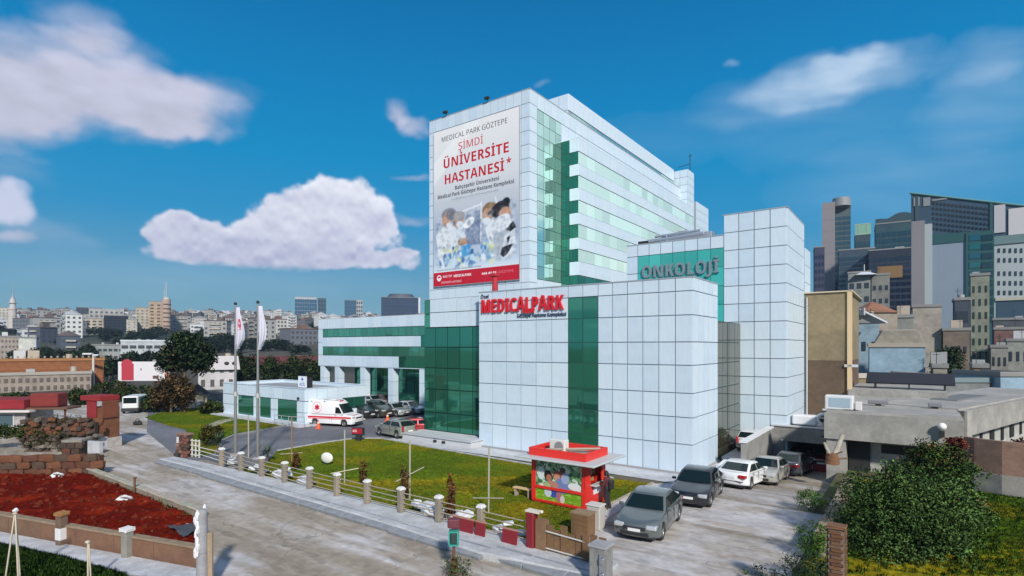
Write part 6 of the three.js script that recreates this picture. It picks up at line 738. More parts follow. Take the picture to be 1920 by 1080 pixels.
{
  const blueG = (c, o = {}) => new THREE.MeshPhysicalMaterial({ color: lin(...c), roughness: .1, metalness: .35, ior: 1.7, ...o });
  // right-hand skyline
  tower('slim_skyscraper', 'slim tall grey skyscraper with rounded top, left in the right skyline', 'skyscraper', 1546, 1595, 390, 300, 14, { col: lin(.09, .125, .14), win: blueG([.04, .085, .11]), rows: 26, cols: 6, ww: .88, wh: .7, side: 'l', sideCols: 0 });
  { const p = at(1541, 380, 298), q = at(1562, 379, 298), t = thing('tan_slab_tower', 'narrow tan slab tower leaning against the slim skyscraper', 'skyscraper', [(p[0] + q[0]) / 2, landAt(170, -298) - .5, -297], -.52); const h = q[1] - landAt(170, -298); part(t, 'wall', uvm(box(q[0] - p[0], h, 13, 0, 0, -6), 1), mt(lin(.22, .20, .215), .6)); for (let i = 0; i < 12; i++) part(t, 'floor_line', box(q[0] - p[0] + .1, .2, .1, 0, 8 + i * 6, .52), mt(lin(.22, .2, .19), .8)); part(t, 'crown', new THREE.CylinderGeometry(4.2, 4.6, 4.5, 20).translate(6, h + .5, -6), mt(lin(.22, .23, .24), .6)); }
  tower('dark_blue_block', 'dark blue block left of the tan slab tower', 'skyscraper', 1527, 1546, 464, 250, 12, { col: lin(.05, .055, .11), win: blueG([.02, .03, .07]), rows: 14, cols: 3, ww: .7, wh: .5, sideCols: 0 });
  const [gt, gtw, gth] = tower('green_top_tower', 'small tower with pale green glass top between two dark blue towers', 'skyscraper', 1603, 1632, 440, 320, 12, { col: lin(.04, .075, .10), win: blueG([.03, .075, .085]), rows: 16, cols: 4, ww: .8, wh: .7, sideCols: 0, roof: mt(lin(.3, .42, .32), .4) });
  part(gt, 'glass_crown', [box(7.6, 6, .6, 0, gth, -.4), box(.6, 6, 8, 3.8, gth, -4.6)], mt(lin(.22, .40, .30), .25)); part(gt, 'crown_frame', [box(8.2, .4, .8, 0, gth + 6, -.4), box(.3, 6, .8, -2, gth, -.3), box(.3, 6, .8, 2, gth, -.3)], mt(lin(.35, .42, .36), .5));
    const [wt, wtw, wth] = tower('wave_top_tower', 'broad dark blue-green glass tower with a wavy top edge', 'skyscraper', 1641, 1712, 418, 260, 18, { col: lin(.028, .075, .10), win: blueG([.02, .06, .08]), rows: 18, cols: 7, ww: .85, wh: .72, sideCols: 0 });
    { const s = new THREE.Shape(), q = wtw / 2; s.moveTo(-q, 0); s.lineTo(-q, 2.6); s.bezierCurveTo(-q * .5, 3.2, -q * .5, 1.4, -q * .1, 3.4); s.bezierCurveTo(q * .2, 5.2, q * .6, 5, q, 3.6); s.lineTo(q, 0); part(wt, 'wave_parapet', new THREE.ExtrudeGeometry(s, { depth: 4, bevelEnabled: false }).translate(0, wth, -4.2), mt(lin(.03, .06, .075), .4)); }
  const [ob, obw, obh] = tower('orange_band_block', 'dark navy block with one orange-brown panel in front of the wavy tower', 'office building', 1628, 1709, 468, 225, 14, { col: lin(.018, .03, .06), win: blueG([.012, .022, .05]), rows: 16, cols: 8, ww: .85, wh: .6, sideCols: 0 });
    part(ob, 'orange_panel', box(obw * .58, 4.8, .5, 0, obh - 11.5, .1), mt(lin(.20, .115, .04), .7)); part(ob, 'panel_frame', [box(obw * .6, .2, .6, 0, obh - 6.7, .1), box(obw * .6, .2, .6, 0, obh - 11.7, .1)], darkMat);
  tower('grey_slab_block', 'blue-grey glazed block below the slim skyscraper', 'office building', 1572, 1640, 468, 240, 12, { col: lin(.05, .085, .125), win: blueG([.03, .06, .09]), rows: 20, cols: 10, ww: .88, wh: .7, sideCols: 0 });
  tower('stepped_grey_house', 'grey concrete block with stepped pale roof under the dark towers', 'building', 1590, 1632, 512, 150, 14, { col: lin(.26, .28, .27), rows: 7, cols: 3, ww: .6, wh: .4, sideCols: 0 }); tower('stepped_grey_house', 'slightly lower grey block right of the stepped grey block', 'building', 1634, 1668, 516, 148, 12, { col: lin(.24, .24, .22), rows: 7, cols: 3, ww: .5, wh: .35, sideCols: 0 });
  { const c = at(1634, 514, 147), t = thing('white_tent_roof', 'low pointed white tent roof on the grey blocks', 'tent roof', [c[0], c[1], -150]); part(t, 'canvas', new THREE.ConeGeometry(3.6, 1.3, 4).rotateY(.4).translate(0, .65, 0), mt(lin(.56, .60, .66), .7)); part(t, 'pole', bar([0, 1.2, 0], [0, 3, 0], .1), whiteM()); }
  function whiteM() { return mt(lin(.6, .6, .6), .6); }
  // office complex at the right edge
  const oT = -.68, oC = Math.cos(oT), oS = -Math.sin(oT), o0 = (1708 - CX) / LENS * 150, o = thing('office_complex', 'large grey and teal glass office complex with slanted roofline at the right edge', 'office building', [o0, 0, -150], oT);
  { const Xp = (px) => { const r = (px - CX) / LENS; return (r * 150 - o0) / (oC + r * oS); }, Dp = (px) => 150 - Xp(px) * oS, Y = (py, px = 1708) => EYE - (py - HY) / LENS * Dp(px), slab = (name, a, b, top, d, z, m, bot) => { const x0 = Xp(a), x1 = Xp(b), y1 = Y(top, (a + b) / 2), y0 = bot ? Y(bot, (a + b) / 2) : 0; return part(o, name, uvm(box(x1 - x0, y1 - y0, d, (x0 + x1) / 2, y0, z - d / 2), 1), m); };
    const gw = mt(lin(.25, .235, .26), .8, { map: rep(streak, .05) }), gb = mt(lin(.24, .30, .38), .75, { map: rep(streak, .05) }), dk = mt(lin(.04, .08, .125), .45, { map: rep(streak, .05) }), teal = blueG([.02, .12, .13]), tealF = mt(lin(.02, .085, .09), .5), pale = mt(lin(.40, .45, .47), .8, { map: rep(streak, .05) }), wg = blueG([.012, .018, .028]);
    slab('left_slab', 1709, 1734, 415, 3, .6, gw); slab('pale_slab', 1734, 1748, 420, 3, .3, pale); slab('grey_wall', 1748, 1812, 456, 4, .1, gb);
    const s = new THREE.Shape(); s.moveTo(0, Y(470)); s.lineTo(0, Y(362)); s.lineTo(Xp(1990), Y(394, 1990)); s.lineTo(Xp(1990), Y(520, 1990)); s.closePath(); part(o, 'upper_wall', uvm(new THREE.ExtrudeGeometry(s, { depth: 8, bevelEnabled: false }).translate(0, 0, -8.3), 1), dk);
    part(o, 'roof_edge', bar([-.3, Y(362) + .1, -.2], [Xp(1990), Y(394, 1990) + .1, -.2], .3), mt(lin(.10, .25, .25), .4)); slab('body', 1710, 1990, 436, 8, -.9, dk); slab('teal_strip', 1746, 1812, 438, .5, .25, tealF, 456);
    for (let j = 0; j < 6; j++) for (let i = 0; i < 15; i++) { const px = 1750 + i * 7.4, m = part(o, 'window', winG, wg); m.scale.set(.5, .62, .2); m.position.set(Xp(px), Y(376 + (px - 1708) * .11 + j * 9.6, px), -.28); }
    for (const [a, b2, v] of [[1713, 1724, .36], [1731, 1744, .30]]) slab('pale_panel', a, b2, 370, .25, -.1, mt(lin(v * .8, v * .82, v * .88), .7), 386); slab('pale_panel', 1748, 1776, 372, .25, -.1, mt(lin(.26, .26, .28), .7), 375); slab('dark_strip', 1716, 1722, 368, .3, -.05, mt(lin(.05, .08, .10), .5), 415); slab('dark_strip', 1856, 1862, 380, .3, -.05, tealF, 436);
    slab('stair_tower', 1811, 1864, 434, 5, .5, tealF); for (let j = 0; j < 10; j++) for (let i = 0; i < 2; i++) { const px = 1828 + i * 23, m = part(o, 'stair_pane', winG, i ? blueG([.015, .05, .065]) : blueG([.02, .12 + .03 * (j % 2), .16])); m.scale.set(2.2, 1.5, .2); m.position.set(Xp(px), Y(446 + j * 17, px), .52); }
    slab('right_wing', 1864, 1990, 452, 6, .2, pale); slab('teal_band', 1864, 1990, 438, .4, .5, mt(lin(.13, .21, .22), .6), 454); for (let j = 0; j < 5; j++) for (let i = 0; i < 6; i++) { const px = 1873 + i * 10.5, m = part(o, 'wing_window', winG, blueG([.03, .05, .06])); m.scale.set(.4, 1.1, .2); m.position.set(Xp(px), Y(470 + j * 18 + (j > 1 ? 7 : 0), px), .22); }
    slab('white_panel', 1864, 1885, 384, .3, .0, mt(lin(.46, .45, .48), .7), 436); slab('white_panel', 1891, 1990, 386, .3, .0, mt(lin(.54, .52, .55), .7), 436); slab('ledge', 1866, 1990, 556, .8, .6, mt(lin(.44, .43, .36), .8), 562); slab('dark_arch', 1868, 1990, 562, .3, .3, dk, 640); }
  // lower houses of the right side
  tower('green_stained_tower', 'tall narrow ruined tower with green and cream stains', 'tower', 1820, 1855, 517, 105, 4, { col: conc(lin(.27, .29, .23), .15), win: lin(.03, .045, .035), rows: 8, cols: 3, ww: .3, wh: .5, sideCols: 2, side: 'l' });
  tower('beige_house', 'plain beige rendered house with thin dark slot under the roof', 'house', 1711, 1765, 576, 95, 8, { col: conc(lin(.40, .36, .31), .15), rows: 0, cols: 1, sideCols: 0 });
  tower('brown_rough_house', 'rough brown house with a blue-grey upper storey left of the stained tower', 'house', 1768, 1818, 620, 92, 8, { col: conc(lin(.22, .17, .14), .2), rows: 1, cols: 3, ww: .3, wh: .2, y0: 5, sideCols: 0 });
  tower('blue_grey_house', 'dark blue-grey storey with flat projecting roof slab above the rough brown house', 'house', 1790, 1818, 563, 96, 6, { col: lin(.06, .075, .11), rows: 4, cols: 1, ww: .8, wh: .5, sideCols: 0 });
  const [sb, sbw, sbh] = tower('sky_blue_wall_house', 'wide pale sky-blue windowless wall above the tan parapet', 'house', 1629, 1734, 651, 70, 9, { col: lin(.30, .44, .56), rows: 0, cols: 1, sideCols: 0, baseH: 0, roof: mt(lin(.36, .32, .27), .9) });
    { const s = new THREE.Shape(); s.moveTo(-sbw * .4, 0); s.lineTo(sbw * .5, 0); s.lineTo(sbw * .38, 1.7); s.lineTo(-sbw * .25, 1.7); s.closePath(); part(sb, 'tan_roof', uvm(new THREE.ExtrudeGeometry(s, { depth: 5, bevelEnabled: true, bevelSize: .1, bevelThickness: .4, bevelSegments: 1 }).translate(0, sbh + .45, -7), 1), conc(lin(.34, .31, .26), .4)); part(sb, 'roof_ridge', box(sbw * .6, .15, .5, .4, sbh + 2.2, -4), conc(lin(.45, .42, .38), .4)); }
  tower('grey_backyard_house', 'grey rough house with two dark doors left of the beige house', 'house', 1652, 1712, 596, 84, 7, { col: conc(lin(.25, .26, .24), .2), rows: 3, cols: 4, ww: .35, wh: .5, sideCols: 0 });
  tower('water_tank_house', 'small pale blue cube house at the edge of the brown building', 'house', 1610, 1648, 606, 82, 6, { col: lin(.28, .40, .50), rows: 2, cols: 2, ww: .4, wh: .25, sideCols: 0 });
  { const c = at(1617, 580, 80), t = thing('white_slanted_roof', 'white slanted sheet roof over the pale blue cube house', 'roof', [c[0], c[1] - 1.2, -79]); part(t, 'sheet', box(4.2, .2, 3).rotateZ(-.45), mt(lin(.5, .54, .6), .5)); part(t, 'edge', box(.2, 1, 4, -1.6, .2, 0), mt(lin(.4, .4, .42), .6)); }
  { const c = at(1660, 573, 83), t = thing('terracotta_roof', 'small terracotta roof heap between the grey blocks', 'roof', [c[0], c[1] - .6, -86]); part(t, 'roof', jitter(new THREE.ConeGeometry(3.6, 2.0, 4).rotateY(.78).translate(0, .6, 0), .2), conc(lin(.28, .13, .08), .5)); part(t, 'wall', box(4.6, 3, 4.6, 0, -3.2, 0), conc(lin(.3, .26, .22), .3)); }
  tower('tan_parapet_building', 'long low ochre wall behind the grey flat roofs', 'building', 1600, 1738, 709, 56, 5, { col: conc(lin(.33, .25, .13), .2), rows: 0, cols: 1, sideCols: 0, baseH: 0, roof: mt(lin(.45, .42, .38), .8) });
  tower('teal_roof_shed', 'low grey shed with bluish roof right of the black solar panel', 'shed', 1740, 1874, 717, 58, 6, { col: conc(lin(.22, .24, .25), .2), rows: 0, cols: 1, sideCols: 0, baseH: 0, roof: mt(lin(.16, .22, .24), .6) }); tower('light_blue_shed', 'light blue box building at the right edge above the flat roofs', 'shed', 1876, 1935, 706, 57, 6, { col: lin(.30, .44, .56), rows: 0, cols: 1, sideCols: 0, baseH: 0 });
  [[1858, 1890, 652, 92, [.3, .3, .27], 'grey house with small windows right of the stained tower'], [1888, 1930, 640, 96, [.34, .35, .32], 'pale grey house with dark windows at the right edge'], [1862, 1935, 600, 112, [.10, .11, .13], 'dark house with sloping roof below the right office wing'], [1864, 1930, 618, 104, [.22, .12, .11], 'dark red roofed house row below the office wing'], [1750, 1776, 690, 66, [.36, .33, .28], 'small beige hut left of the ivy-covered wall'], [1826, 1852, 690, 64, [.3, .18, .1], 'small brown hut at the foot of the stained tower']].forEach(([a, b, t, d, c, l]) => tower('small_house', l, 'house', a, b, t, d, 6, { col: conc(lin(...c), .2), rows: 2, cols: 3, ww: .35, wh: .4, sideCols: 2 }));
  { const c = at(1776, 676, 76); tree('ivy_tree', 'dark ivy-like tree mass between the sky-blue wall and the rough brown house', [c[0], 0, c[2]], 5, .2, [[0, 3.4, 0, 2.2, 2.6, 1.6], [.3, 6, 0, 1.8, 1.6, 1.4], [0, 1.6, 0, 2.3, 1.6, 1.6]], 420, 12, .2, D1, D2, { spread: .45 }); }
}
// ---------------------------------------------------------------- the left middle ground and the town
const cream = [[.46, .43, .37], [.52, .50, .46], [.38, .36, .33], [.56, .56, .55], [.42, .35, .27], [.30, .29, .28], [.34, .26, .22]];
{
  const [th, thw, thh] = tower('tan_highrise', 'tall tan curved high-rise with stacked brown balconies and a mast', 'high-rise', 279, 316, 566, 420, 16, { col: lin(.46, .36, .26), win: lin(.10, .06, .045), rows: 8, cols: 3, ww: .5, wh: .4, y0: 3, sideCols: 2 });
  { const h = thh + 2.2, o = thw / 2 - 1.5, m = mt(lin(.40, .30, .25), .8); part(th, 'stair_shaft', new THREE.CylinderGeometry(3, 3, h, 20).translate(o, h / 2, .5), m); for (let i = 0; i < 7; i++) part(th, 'balcony', new THREE.CylinderGeometry(3.3, 3.3, .9, 20, 1, false, -.6, 2.2).translate(o, h - 4 - i * 3.3, .5), mt(lin(.14, .08, .06), .8)); part(th, 'mast', [bar([o, h, 0], [o, h + 13, 0], .28), bar([o - 1.2, h, 0], [o - 1.2, h + 8, 0], .2), box(3, 1.2, 3, o, h, 0)], mt(lin(.5, .47, .45), .6)); }
  tower('tan_slab', 'tan slab block left of the curved high-rise', 'apartment block', 254, 280, 577, 415, 14, { col: lin(.48, .43, .35), win: lin(.12, .10, .08), rows: 8, cols: 3, ww: .4, wh: .4, sideCols: 0 }); tower('pale_slab', 'narrow pale windowless slab block left of the tan slab', 'apartment block', 237, 257, 600, 400, 12, { col: lin(.50, .48, .42), rows: 5, cols: 2, ww: .2, wh: .3, sideCols: 0 });
  tower('dark_office', 'black glass office cube on the left skyline', 'office building', 195, 238, 592, 410, 20, { col: lin(.016, .02, .035), win: new THREE.MeshPhysicalMaterial({ color: lin(.012, .016, .03), roughness: .2 }), rows: 6, cols: 8, ww: .8, wh: .6, sideCols: 0 });
  tower('dark_hill_block', 'dark rounded block on the ridge behind the pale flats', 'building', 143, 190, 577, 560, 30, { col: lin(.05, .06, .085), rows: 4, cols: 6, ww: .5, wh: .4, sideCols: 0 }); tower('ridge_flats', 'pale flats with blue roof edge in front of the dark rounded block', 'apartment block', 167, 233, 580, 500, 16, { col: lin(.44, .42, .40), win: lin(.08, .09, .12), rows: 4, cols: 7, ww: .5, wh: .45, sideCols: 0, roof: mt(lin(.3, .38, .46), .6) }); tower('cream_flats', 'cream terraced flats with dark balconies left of the black cube', 'apartment block', 160, 194, 598, 380, 14, { col: lin(.52, .47, .37), win: lin(.07, .05, .04), rows: 5, cols: 3, ww: .6, wh: .45, sideCols: 0 });
  { const c = at(23, 590, 430), gy = landAt(c[0], -430), t = thing('round_white_tower', 'round pale tower with stepped top and thin spire at the left edge', 'tower', [c[0], gy, -430]); const h = hAt(577, 430) - gy, m = mt(lin(.48, .44, .42), .8); part(t, 'shaft', new THREE.CylinderGeometry(2.6, 2.9, h, 20).translate(0, h / 2, 0), m); part(t, 'upper_shaft', new THREE.CylinderGeometry(1.7, 2.0, 7, 18).translate(.4, h + 3.5, 0), mt(lin(.5, .48, .5), .8)); part(t, 'spire', [new THREE.ConeGeometry(1.3, 4, 14).translate(.4, h + 9, 0), bar([.4, h + 10, 0], [.4, h + 20, 0], .18)], mt(lin(.3, .32, .36), .6)); for (let i = 0; i < 4; i++) part(t, 'ledge', new THREE.CylinderGeometry(2.95, 2.95, .4, 20).translate(0, h * .3 + i * 5, 0), m); }
  tower('white_gable_house', 'white house with blank sunlit gable beside the dark hedge at left', 'house', 35, 68, 634, 190, 16, { col: lin(.66, .66, .62), rows: 0, cols: 1, sideCols: 0 }); tower('pink_flats', 'pinkish grey flats at the far left with a row of small windows', 'apartment block', -6, 36, 632, 200, 14, { col: lin(.38, .33, .30), win: lin(.1, .08, .07), rows: 4, cols: 6, ww: .4, wh: .35, sideCols: 0 }); tower('white_edge_flats', 'white flats with many windows at the left edge of the skyline', 'apartment block', -12, 18, 577, 470, 14, { col: lin(.55, .53, .46), win: lin(.2, .17, .14), rows: 6, cols: 4, ww: .45, wh: .4, sideCols: 0 });
  tower('white_hall', 'long white flat-roofed hall in front of the tan high-rise', 'hall', 228, 362, 640, 210, 30, { col: lin(.52, .56, .60), win: lin(.06, .07, .075), rows: 2, cols: 9, ww: .8, wh: .35, sideCols: 0, roof: mt(lin(.56, .62, .68), .6) }); tower('grey_hall', 'grey hall with dark lower storey left of the long white hall', 'hall', 172, 232, 648, 205, 24, { col: lin(.32, .34, .35), win: lin(.05, .06, .06), rows: 2, cols: 6, ww: .7, wh: .35, sideCols: 0 });
  tower('mirror_office', 'blue glass office slab with white frame on the skyline', 'office building', 553, 594, 557, 900, 22, { col: lin(.5, .53, .56), win: new THREE.MeshPhysicalMaterial({ color: lin(.02, .07, .13), roughness: .15 }), rows: 5, cols: 9, ww: .96, wh: .94, sideCols: 0, bandTop: .1 }); tower('mirror_office', 'smaller dark teal office block right of the blue glass slab', 'office building', 596, 611, 559, 900, 14, { col: lin(.05, .10, .14), rows: 5, cols: 3, ww: .8, wh: .7, sideCols: 0 });
  tower('teal_office', 'teal glass office block with pale neighbour on the skyline', 'office building', 646, 668, 563, 850, 18, { col: lin(.05, .10, .16), win: new THREE.MeshPhysicalMaterial({ color: lin(.03, .08, .14), roughness: .15 }), rows: 5, cols: 4, ww: .85, wh: .7, sideCols: 0 }); tower('pale_office', 'pale narrow office block beside the teal one', 'office building', 668, 680, 562, 860, 16, { col: lin(.4, .42, .43), rows: 5, cols: 3, ww: .6, wh: .5, sideCols: 0 });
  const [no, now, noh] = tower('navy_office', 'wide navy glass office block with white right edge just left of the tower', 'office building', 715, 788, 558, 640, 26, { col: lin(.03, .045, .08), win: new THREE.MeshPhysicalMaterial({ color: lin(.03, .05, .10), roughness: .2 }), rows: 7, cols: 12, ww: .85, wh: .7, sideCols: 0 });   part(no, 'plant_housing', new THREE.CylinderGeometry(13, 17, 5, 8, 1).scale(1, 1, .5).translate(0, noh + 2.5, -10), mt(lin(.05, .06, .08), .6)); part(no, 'white_edge', box(2.2, noh, 1, now / 2 - 1, 0, .2), mt(lin(.55, .57, .6), .7));
  // brick row of unfinished buildings
  tower('brick_row', 'long row of unfinished grey houses with orange brick upper storey on the left', 'building row', -20, 175, 703, 92, 7, { col: conc(lin(.34, .29, .25), .2), win: lin(.13, .11, .10), rows: 2, cols: 15, ww: .5, wh: .5, sideCols: 3, baseH: 0, roof: conc(lin(.4, .37, .34), .3) });
  tower('orange_brick_storey', 'orange brick storey with patches above the grey unfinished row', 'building', -20, 200, 677, 99, 6, { col: conc(lin(.30, .115, .045), .6), win: lin(.3, .25, .2), rows: 1, cols: 18, ww: .35, wh: .2, y0: 6.4, sideCols: 2, baseH: 0, roof: conc(lin(.36, .17, .07), .4), bandTop: .0 });
  { const g = gp(255, 760, 0), c = at(268, 695, 90), t = thing('billboard', 'white billboard with a large red block on its left half', 'billboard', [c[0], 0, c[2]], .06); const yb = hAt(714, 90), hh = hAt(678, 90) - yb; part(t, 'panel', box(7.6, hh, .3, 0, yb, 0), mt(lin(.62, .60, .64), .6)); part(t, 'red_print', [box(1.9, hh * .86, .04, -2.3, yb + .1, .16), new THREE.CylinderGeometry(.9, .9, .04, 20).rotateX(Math.PI / 2).translate(-2.4, yb + hh - .5, .17)], mt(lin(.40, .03, .05), .6)); part(t, 'orange_edge', box(.3, hh + .4, .35, 3.7, yb - .8, 0), mt(lin(.45, .14, .05), .6)); part(t, 'mark', [box(.14, .35, .04, -.2, yb + 1.7, .17), box(.9, .5, .04, 2.1, yb + .35, .17)], mt(lin(.12, .05, .05), .6)); part(t, 'post', [box(.3, yb, .3, -3, 0, 0), box(.3, yb, .3, 3, 0, 0)], darkMat); }
  tower('pale_print_wall', 'pale pinkish wall right of the billboard, partly behind the dark tree', 'wall', 288, 318, 680, 94, 3, { col: conc(lin(.40, .33, .35), .3), rows: 1, cols: 3, ww: .3, wh: .4, sideCols: 0, baseH: 0 });
  const [vl, vlw, vlh] = tower('white_villa', 'white villa with arched dark openings behind the guardhouse', 'villa', 372, 442, 676, 96, 9, { col: lin(.58, .57, .60), win: lin(.10, .10, .09), rows: 2, cols: 4, ww: .42, wh: .5, sideCols: 0, baseH: 0 });
    { const s = new THREE.Shape(); s.moveTo(-1.6, 0); s.lineTo(3.6, 0); s.lineTo(3.3, 2.4); s.lineTo(-.6, 2.4); s.closePath(); part(vl, 'gable', new THREE.ExtrudeGeometry(s, { depth: .5, bevelEnabled: false }).translate(0, vlh - 1.6, .1), mt(lin(.56, .54, .58), .8)); for (const x of [1.5, 2.7]) part(vl, 'round_opening', new THREE.SphereGeometry(.4, 12, 8).scale(1, .8, .3).translate(x, vlh - .5, .6), darkMat); }
  tower('grey_yard_wall', 'plain grey yard wall between the dark tree and the guardhouse', 'wall', 387, 440, 739, 76, .4, { col: conc(lin(.27, .28, .28), .3), rows: 0, cols: 1, sideCols: 0, baseH: 0 });
  { const g = gp(371, 764), t = thing('garden_pavilion', 'small garden pavilion with dark pointed roof', 'pavilion', [g[0], 0, g[1]]); part(t, 'roof', [new THREE.ConeGeometry(1.5, 1.3, 8).translate(0, 2.3, 0)], darkMat); part(t, 'ring', new THREE.CylinderGeometry(1.25, 1.25, .2, 12).translate(0, 1.6, 0), mt(lin(.5, .48, .44), .8)); for (let i = 0; i < 5; i++) part(t, 'column', cyl(.12, .12, 1.6, Math.cos(i * 1.256) * 1.0, 0, Math.sin(i * 1.256) * 1.0), mt(lin(.46, .38, .3), .8)); }
  const [rr1, rrw, rrh] = tower('red_roof_row', 'very long low cream building with dark red roof left of the wing', 'building', 434, 600, 684, 165, 12, { col: lin(.46, .42, .33), win: lin(.16, .15, .11), rows: 1, cols: 16, ww: .4, wh: .4, sideCols: 0 });
    { const s = new THREE.Shape(); s.moveTo(1, 0); s.lineTo(-14, 0); s.lineTo(-6.5, 2.2); s.closePath(); part(rr1, 'dark_red_roof', new THREE.ExtrudeGeometry(s, { depth: rrw, bevelEnabled: false }).rotateY(Math.PI / 2).translate(-rrw / 2, rrh + .5, 0), conc(lin(.15, .035, .03), .3)); part(rr1, 'gutter', box(rrw, .25, .3, 0, rrh + .3, .9), mt(lin(.5, .44, .35), .7)); }
  { const [x, z] = gp(175, 728), h = hAt(664, -z), t = thing('street_lamp', 'pale street lamp with double head in front of the orange brick storey', 'street lamp', [x, 0, z]), m = mt(lin(.55, .53, .5), .6); part(t, 'pole', cyl(.22, .16, h), m); part(t, 'lamp_head', [rbox(1.6, .3, .6, .06, -1.0, h - .1, 0).rotateZ(.0), rbox(.9, .26, .5, .06, .5, h - .3, 0)], mt(lin(.62, .64, .66), .5)); }
  { const g = gp(246, 775), t = thing('white_van', 'small white van parked with its dark end at the far end of the street', 'van', [g[0], 0, g[1]], .3); t.scale.setScalar(.8); part(t, 'body', rbox(2.0, 2.1, 4.0, .25, 0, .35, -1.5), mt(lin(.66, .67, .68), .4)); part(t, 'windscreen', rbox(1.6, .8, .08, .03, 0, 1.45, .5), carGlass); part(t, 'bumper', rbox(2.1, .5, .3, .08, 0, .3, .5), trimMat); for (const s of [-1, 1]) for (const q of [-.2, -2.8]) { const w = part(t, 'wheel', tyreGeo, rubber); w.position.set(s * .95, .33, q); w.rotation.y = Math.PI / 2; } part(t, 'side_panel', box(.05, 1.1, 1.6, 1.0, 1.0, -1.4), mt(lin(.05, .2, .22), .4)); }
  // hedge line and street-end trees
  for (let i = 0; i < 9; i++) { const px = 444 + i * 19, c = at(px, 700, 112); tree('hedge_tree', ['first', 'second', 'third', 'fourth', 'fifth', 'sixth', 'seventh', 'eighth', 'ninth'][i] + ' of the dark hedge trees left of the wing, counted from the left', [c[0], 0, c[2] + rr(-3, 3)], 4, .15, [[0, 3.3, 0, 1.9, rr(2.2, 2.9), 1.8], [rr(-.7, .7), 2.0, 0, 2.0, 1.9, 1.8]], 150, 12, .22, [.014, .034, .012], [.05, .075, .02], { spread: .5, group: 'hedge trees left of the wing', limbs: 5 }); }
  { const g = gp(342, 772); tree('dark_pine', 'big dark round-crowned tree at the end of the street', [g[0], 0, g[1]], 6.5, .3, [[.6, 6.9, 0, 2.6, 2.0, 2.4], [2.0, 6.0, 0, 1.8, 1.6, 1.8], [-1.2, 5.8, 0, 1.7, 1.5, 1.7], [.4, 8.3, 0, 1.6, 1.0, 1.5]], 520, 18, .19, [.010, .026, .013], [.04, .065, .024], { spread: .42, dead: .06, reach: 2.2 }); tree('brown_tree', 'leafless-looking brown bushy tree below the dark round tree', [g[0] - .6, 0, g[1] + 1.2], 4.0, .16, [[0, 2.6, 0, 1.7, 2.0, 1.5], [1.4, 2.2, 0, 1.2, 1.7, 1.2], [-1.2, 1.8, 0, 1.1, 1.4, 1.1]], 380, 16, .13, [.045, .026, .014], [.075, .05, .022], { spread: .35, dead: .4, limbs: 12, reach: 1.9 }); }
  [[295, 764, 741, 40, 'dark green bush left of the brown tree at the street end'], [212, 742, 712, 40, 'dark bush behind the red gate canopy'], [146, 752, 728, 16, 'round clipped dark tree between brick row and red canopy'], [30, 770, 735, 38, 'green bush above the red-roofed shed'], [262, 745, 722, 46, 'olive bush under the billboard'], [335, 752, 722, 20, 'dark bush below the pinkish wall'], [398, 768, 752, 20, 'dark low bush in front of the grey yard wall']].forEach(([px, py, top, rx, lab]) => { const g = gp(px, py + 8), d = -g[1], k = d / LENS, h = hAt(top, d); tree('dark_bush', lab, [g[0], 0, g[1]], h * .7, .1, [[0, h * .5, 0, rx * k, h * .5, rx * k * .7], [rx * k * .5, h * .4, 0, rx * k * .6, h * .42, rx * k * .5], [-rx * k * .5, h * .42, 0, rx * k * .6, h * .45, rx * k * .5]], 260, 14, .14, [.018, .04, .012], [.06, .09, .022], { cat: 'bush', spread: .3, dead: .08, reach: 1 }); });
  [[78, 660, 190, 30], [110, 664, 185, 34], [140, 668, 182, 28], [165, 655, 200, 14], [30, 668, 186, 12], [205, 680, 120, 26], [245, 668, 150, 16], [280, 668, 160, 16], [303, 668, 150, 14]].forEach(([px, py, d, rx], i) => { const c = at(px, py, d), gy = landAt(c[0], -d), k = d / LENS, h = c[1] + 9 * k - gy; tree('dark_tree', 'dark tree ' + ['directly right of the blank white gable', 'second right of the blank white gable', 'third right of the blank white gable', 'in front of the grey hall, olive and slim', 'left of the blank white gable', 'behind the street lamp', 'left in front of the white hall', 'in the middle in front of the white hall', 'right in front of the white hall beside the pinkish wall'][i], [c[0], gy, -d], h * .6, .2, [[0, h * .65, 0, rx * k * .8, h * .36, rx * k * .6], [rx * k * .4, h * .5, 0, rx * k * .6, h * .36, rx * k * .5], [-rx * k * .4, h * .5, 0, rx * k * .6, h * .36, rx * k * .5]], 200, 12, .36, [.010, .022, .012], [.035, .055, .022], { spread: .8 }); });
}
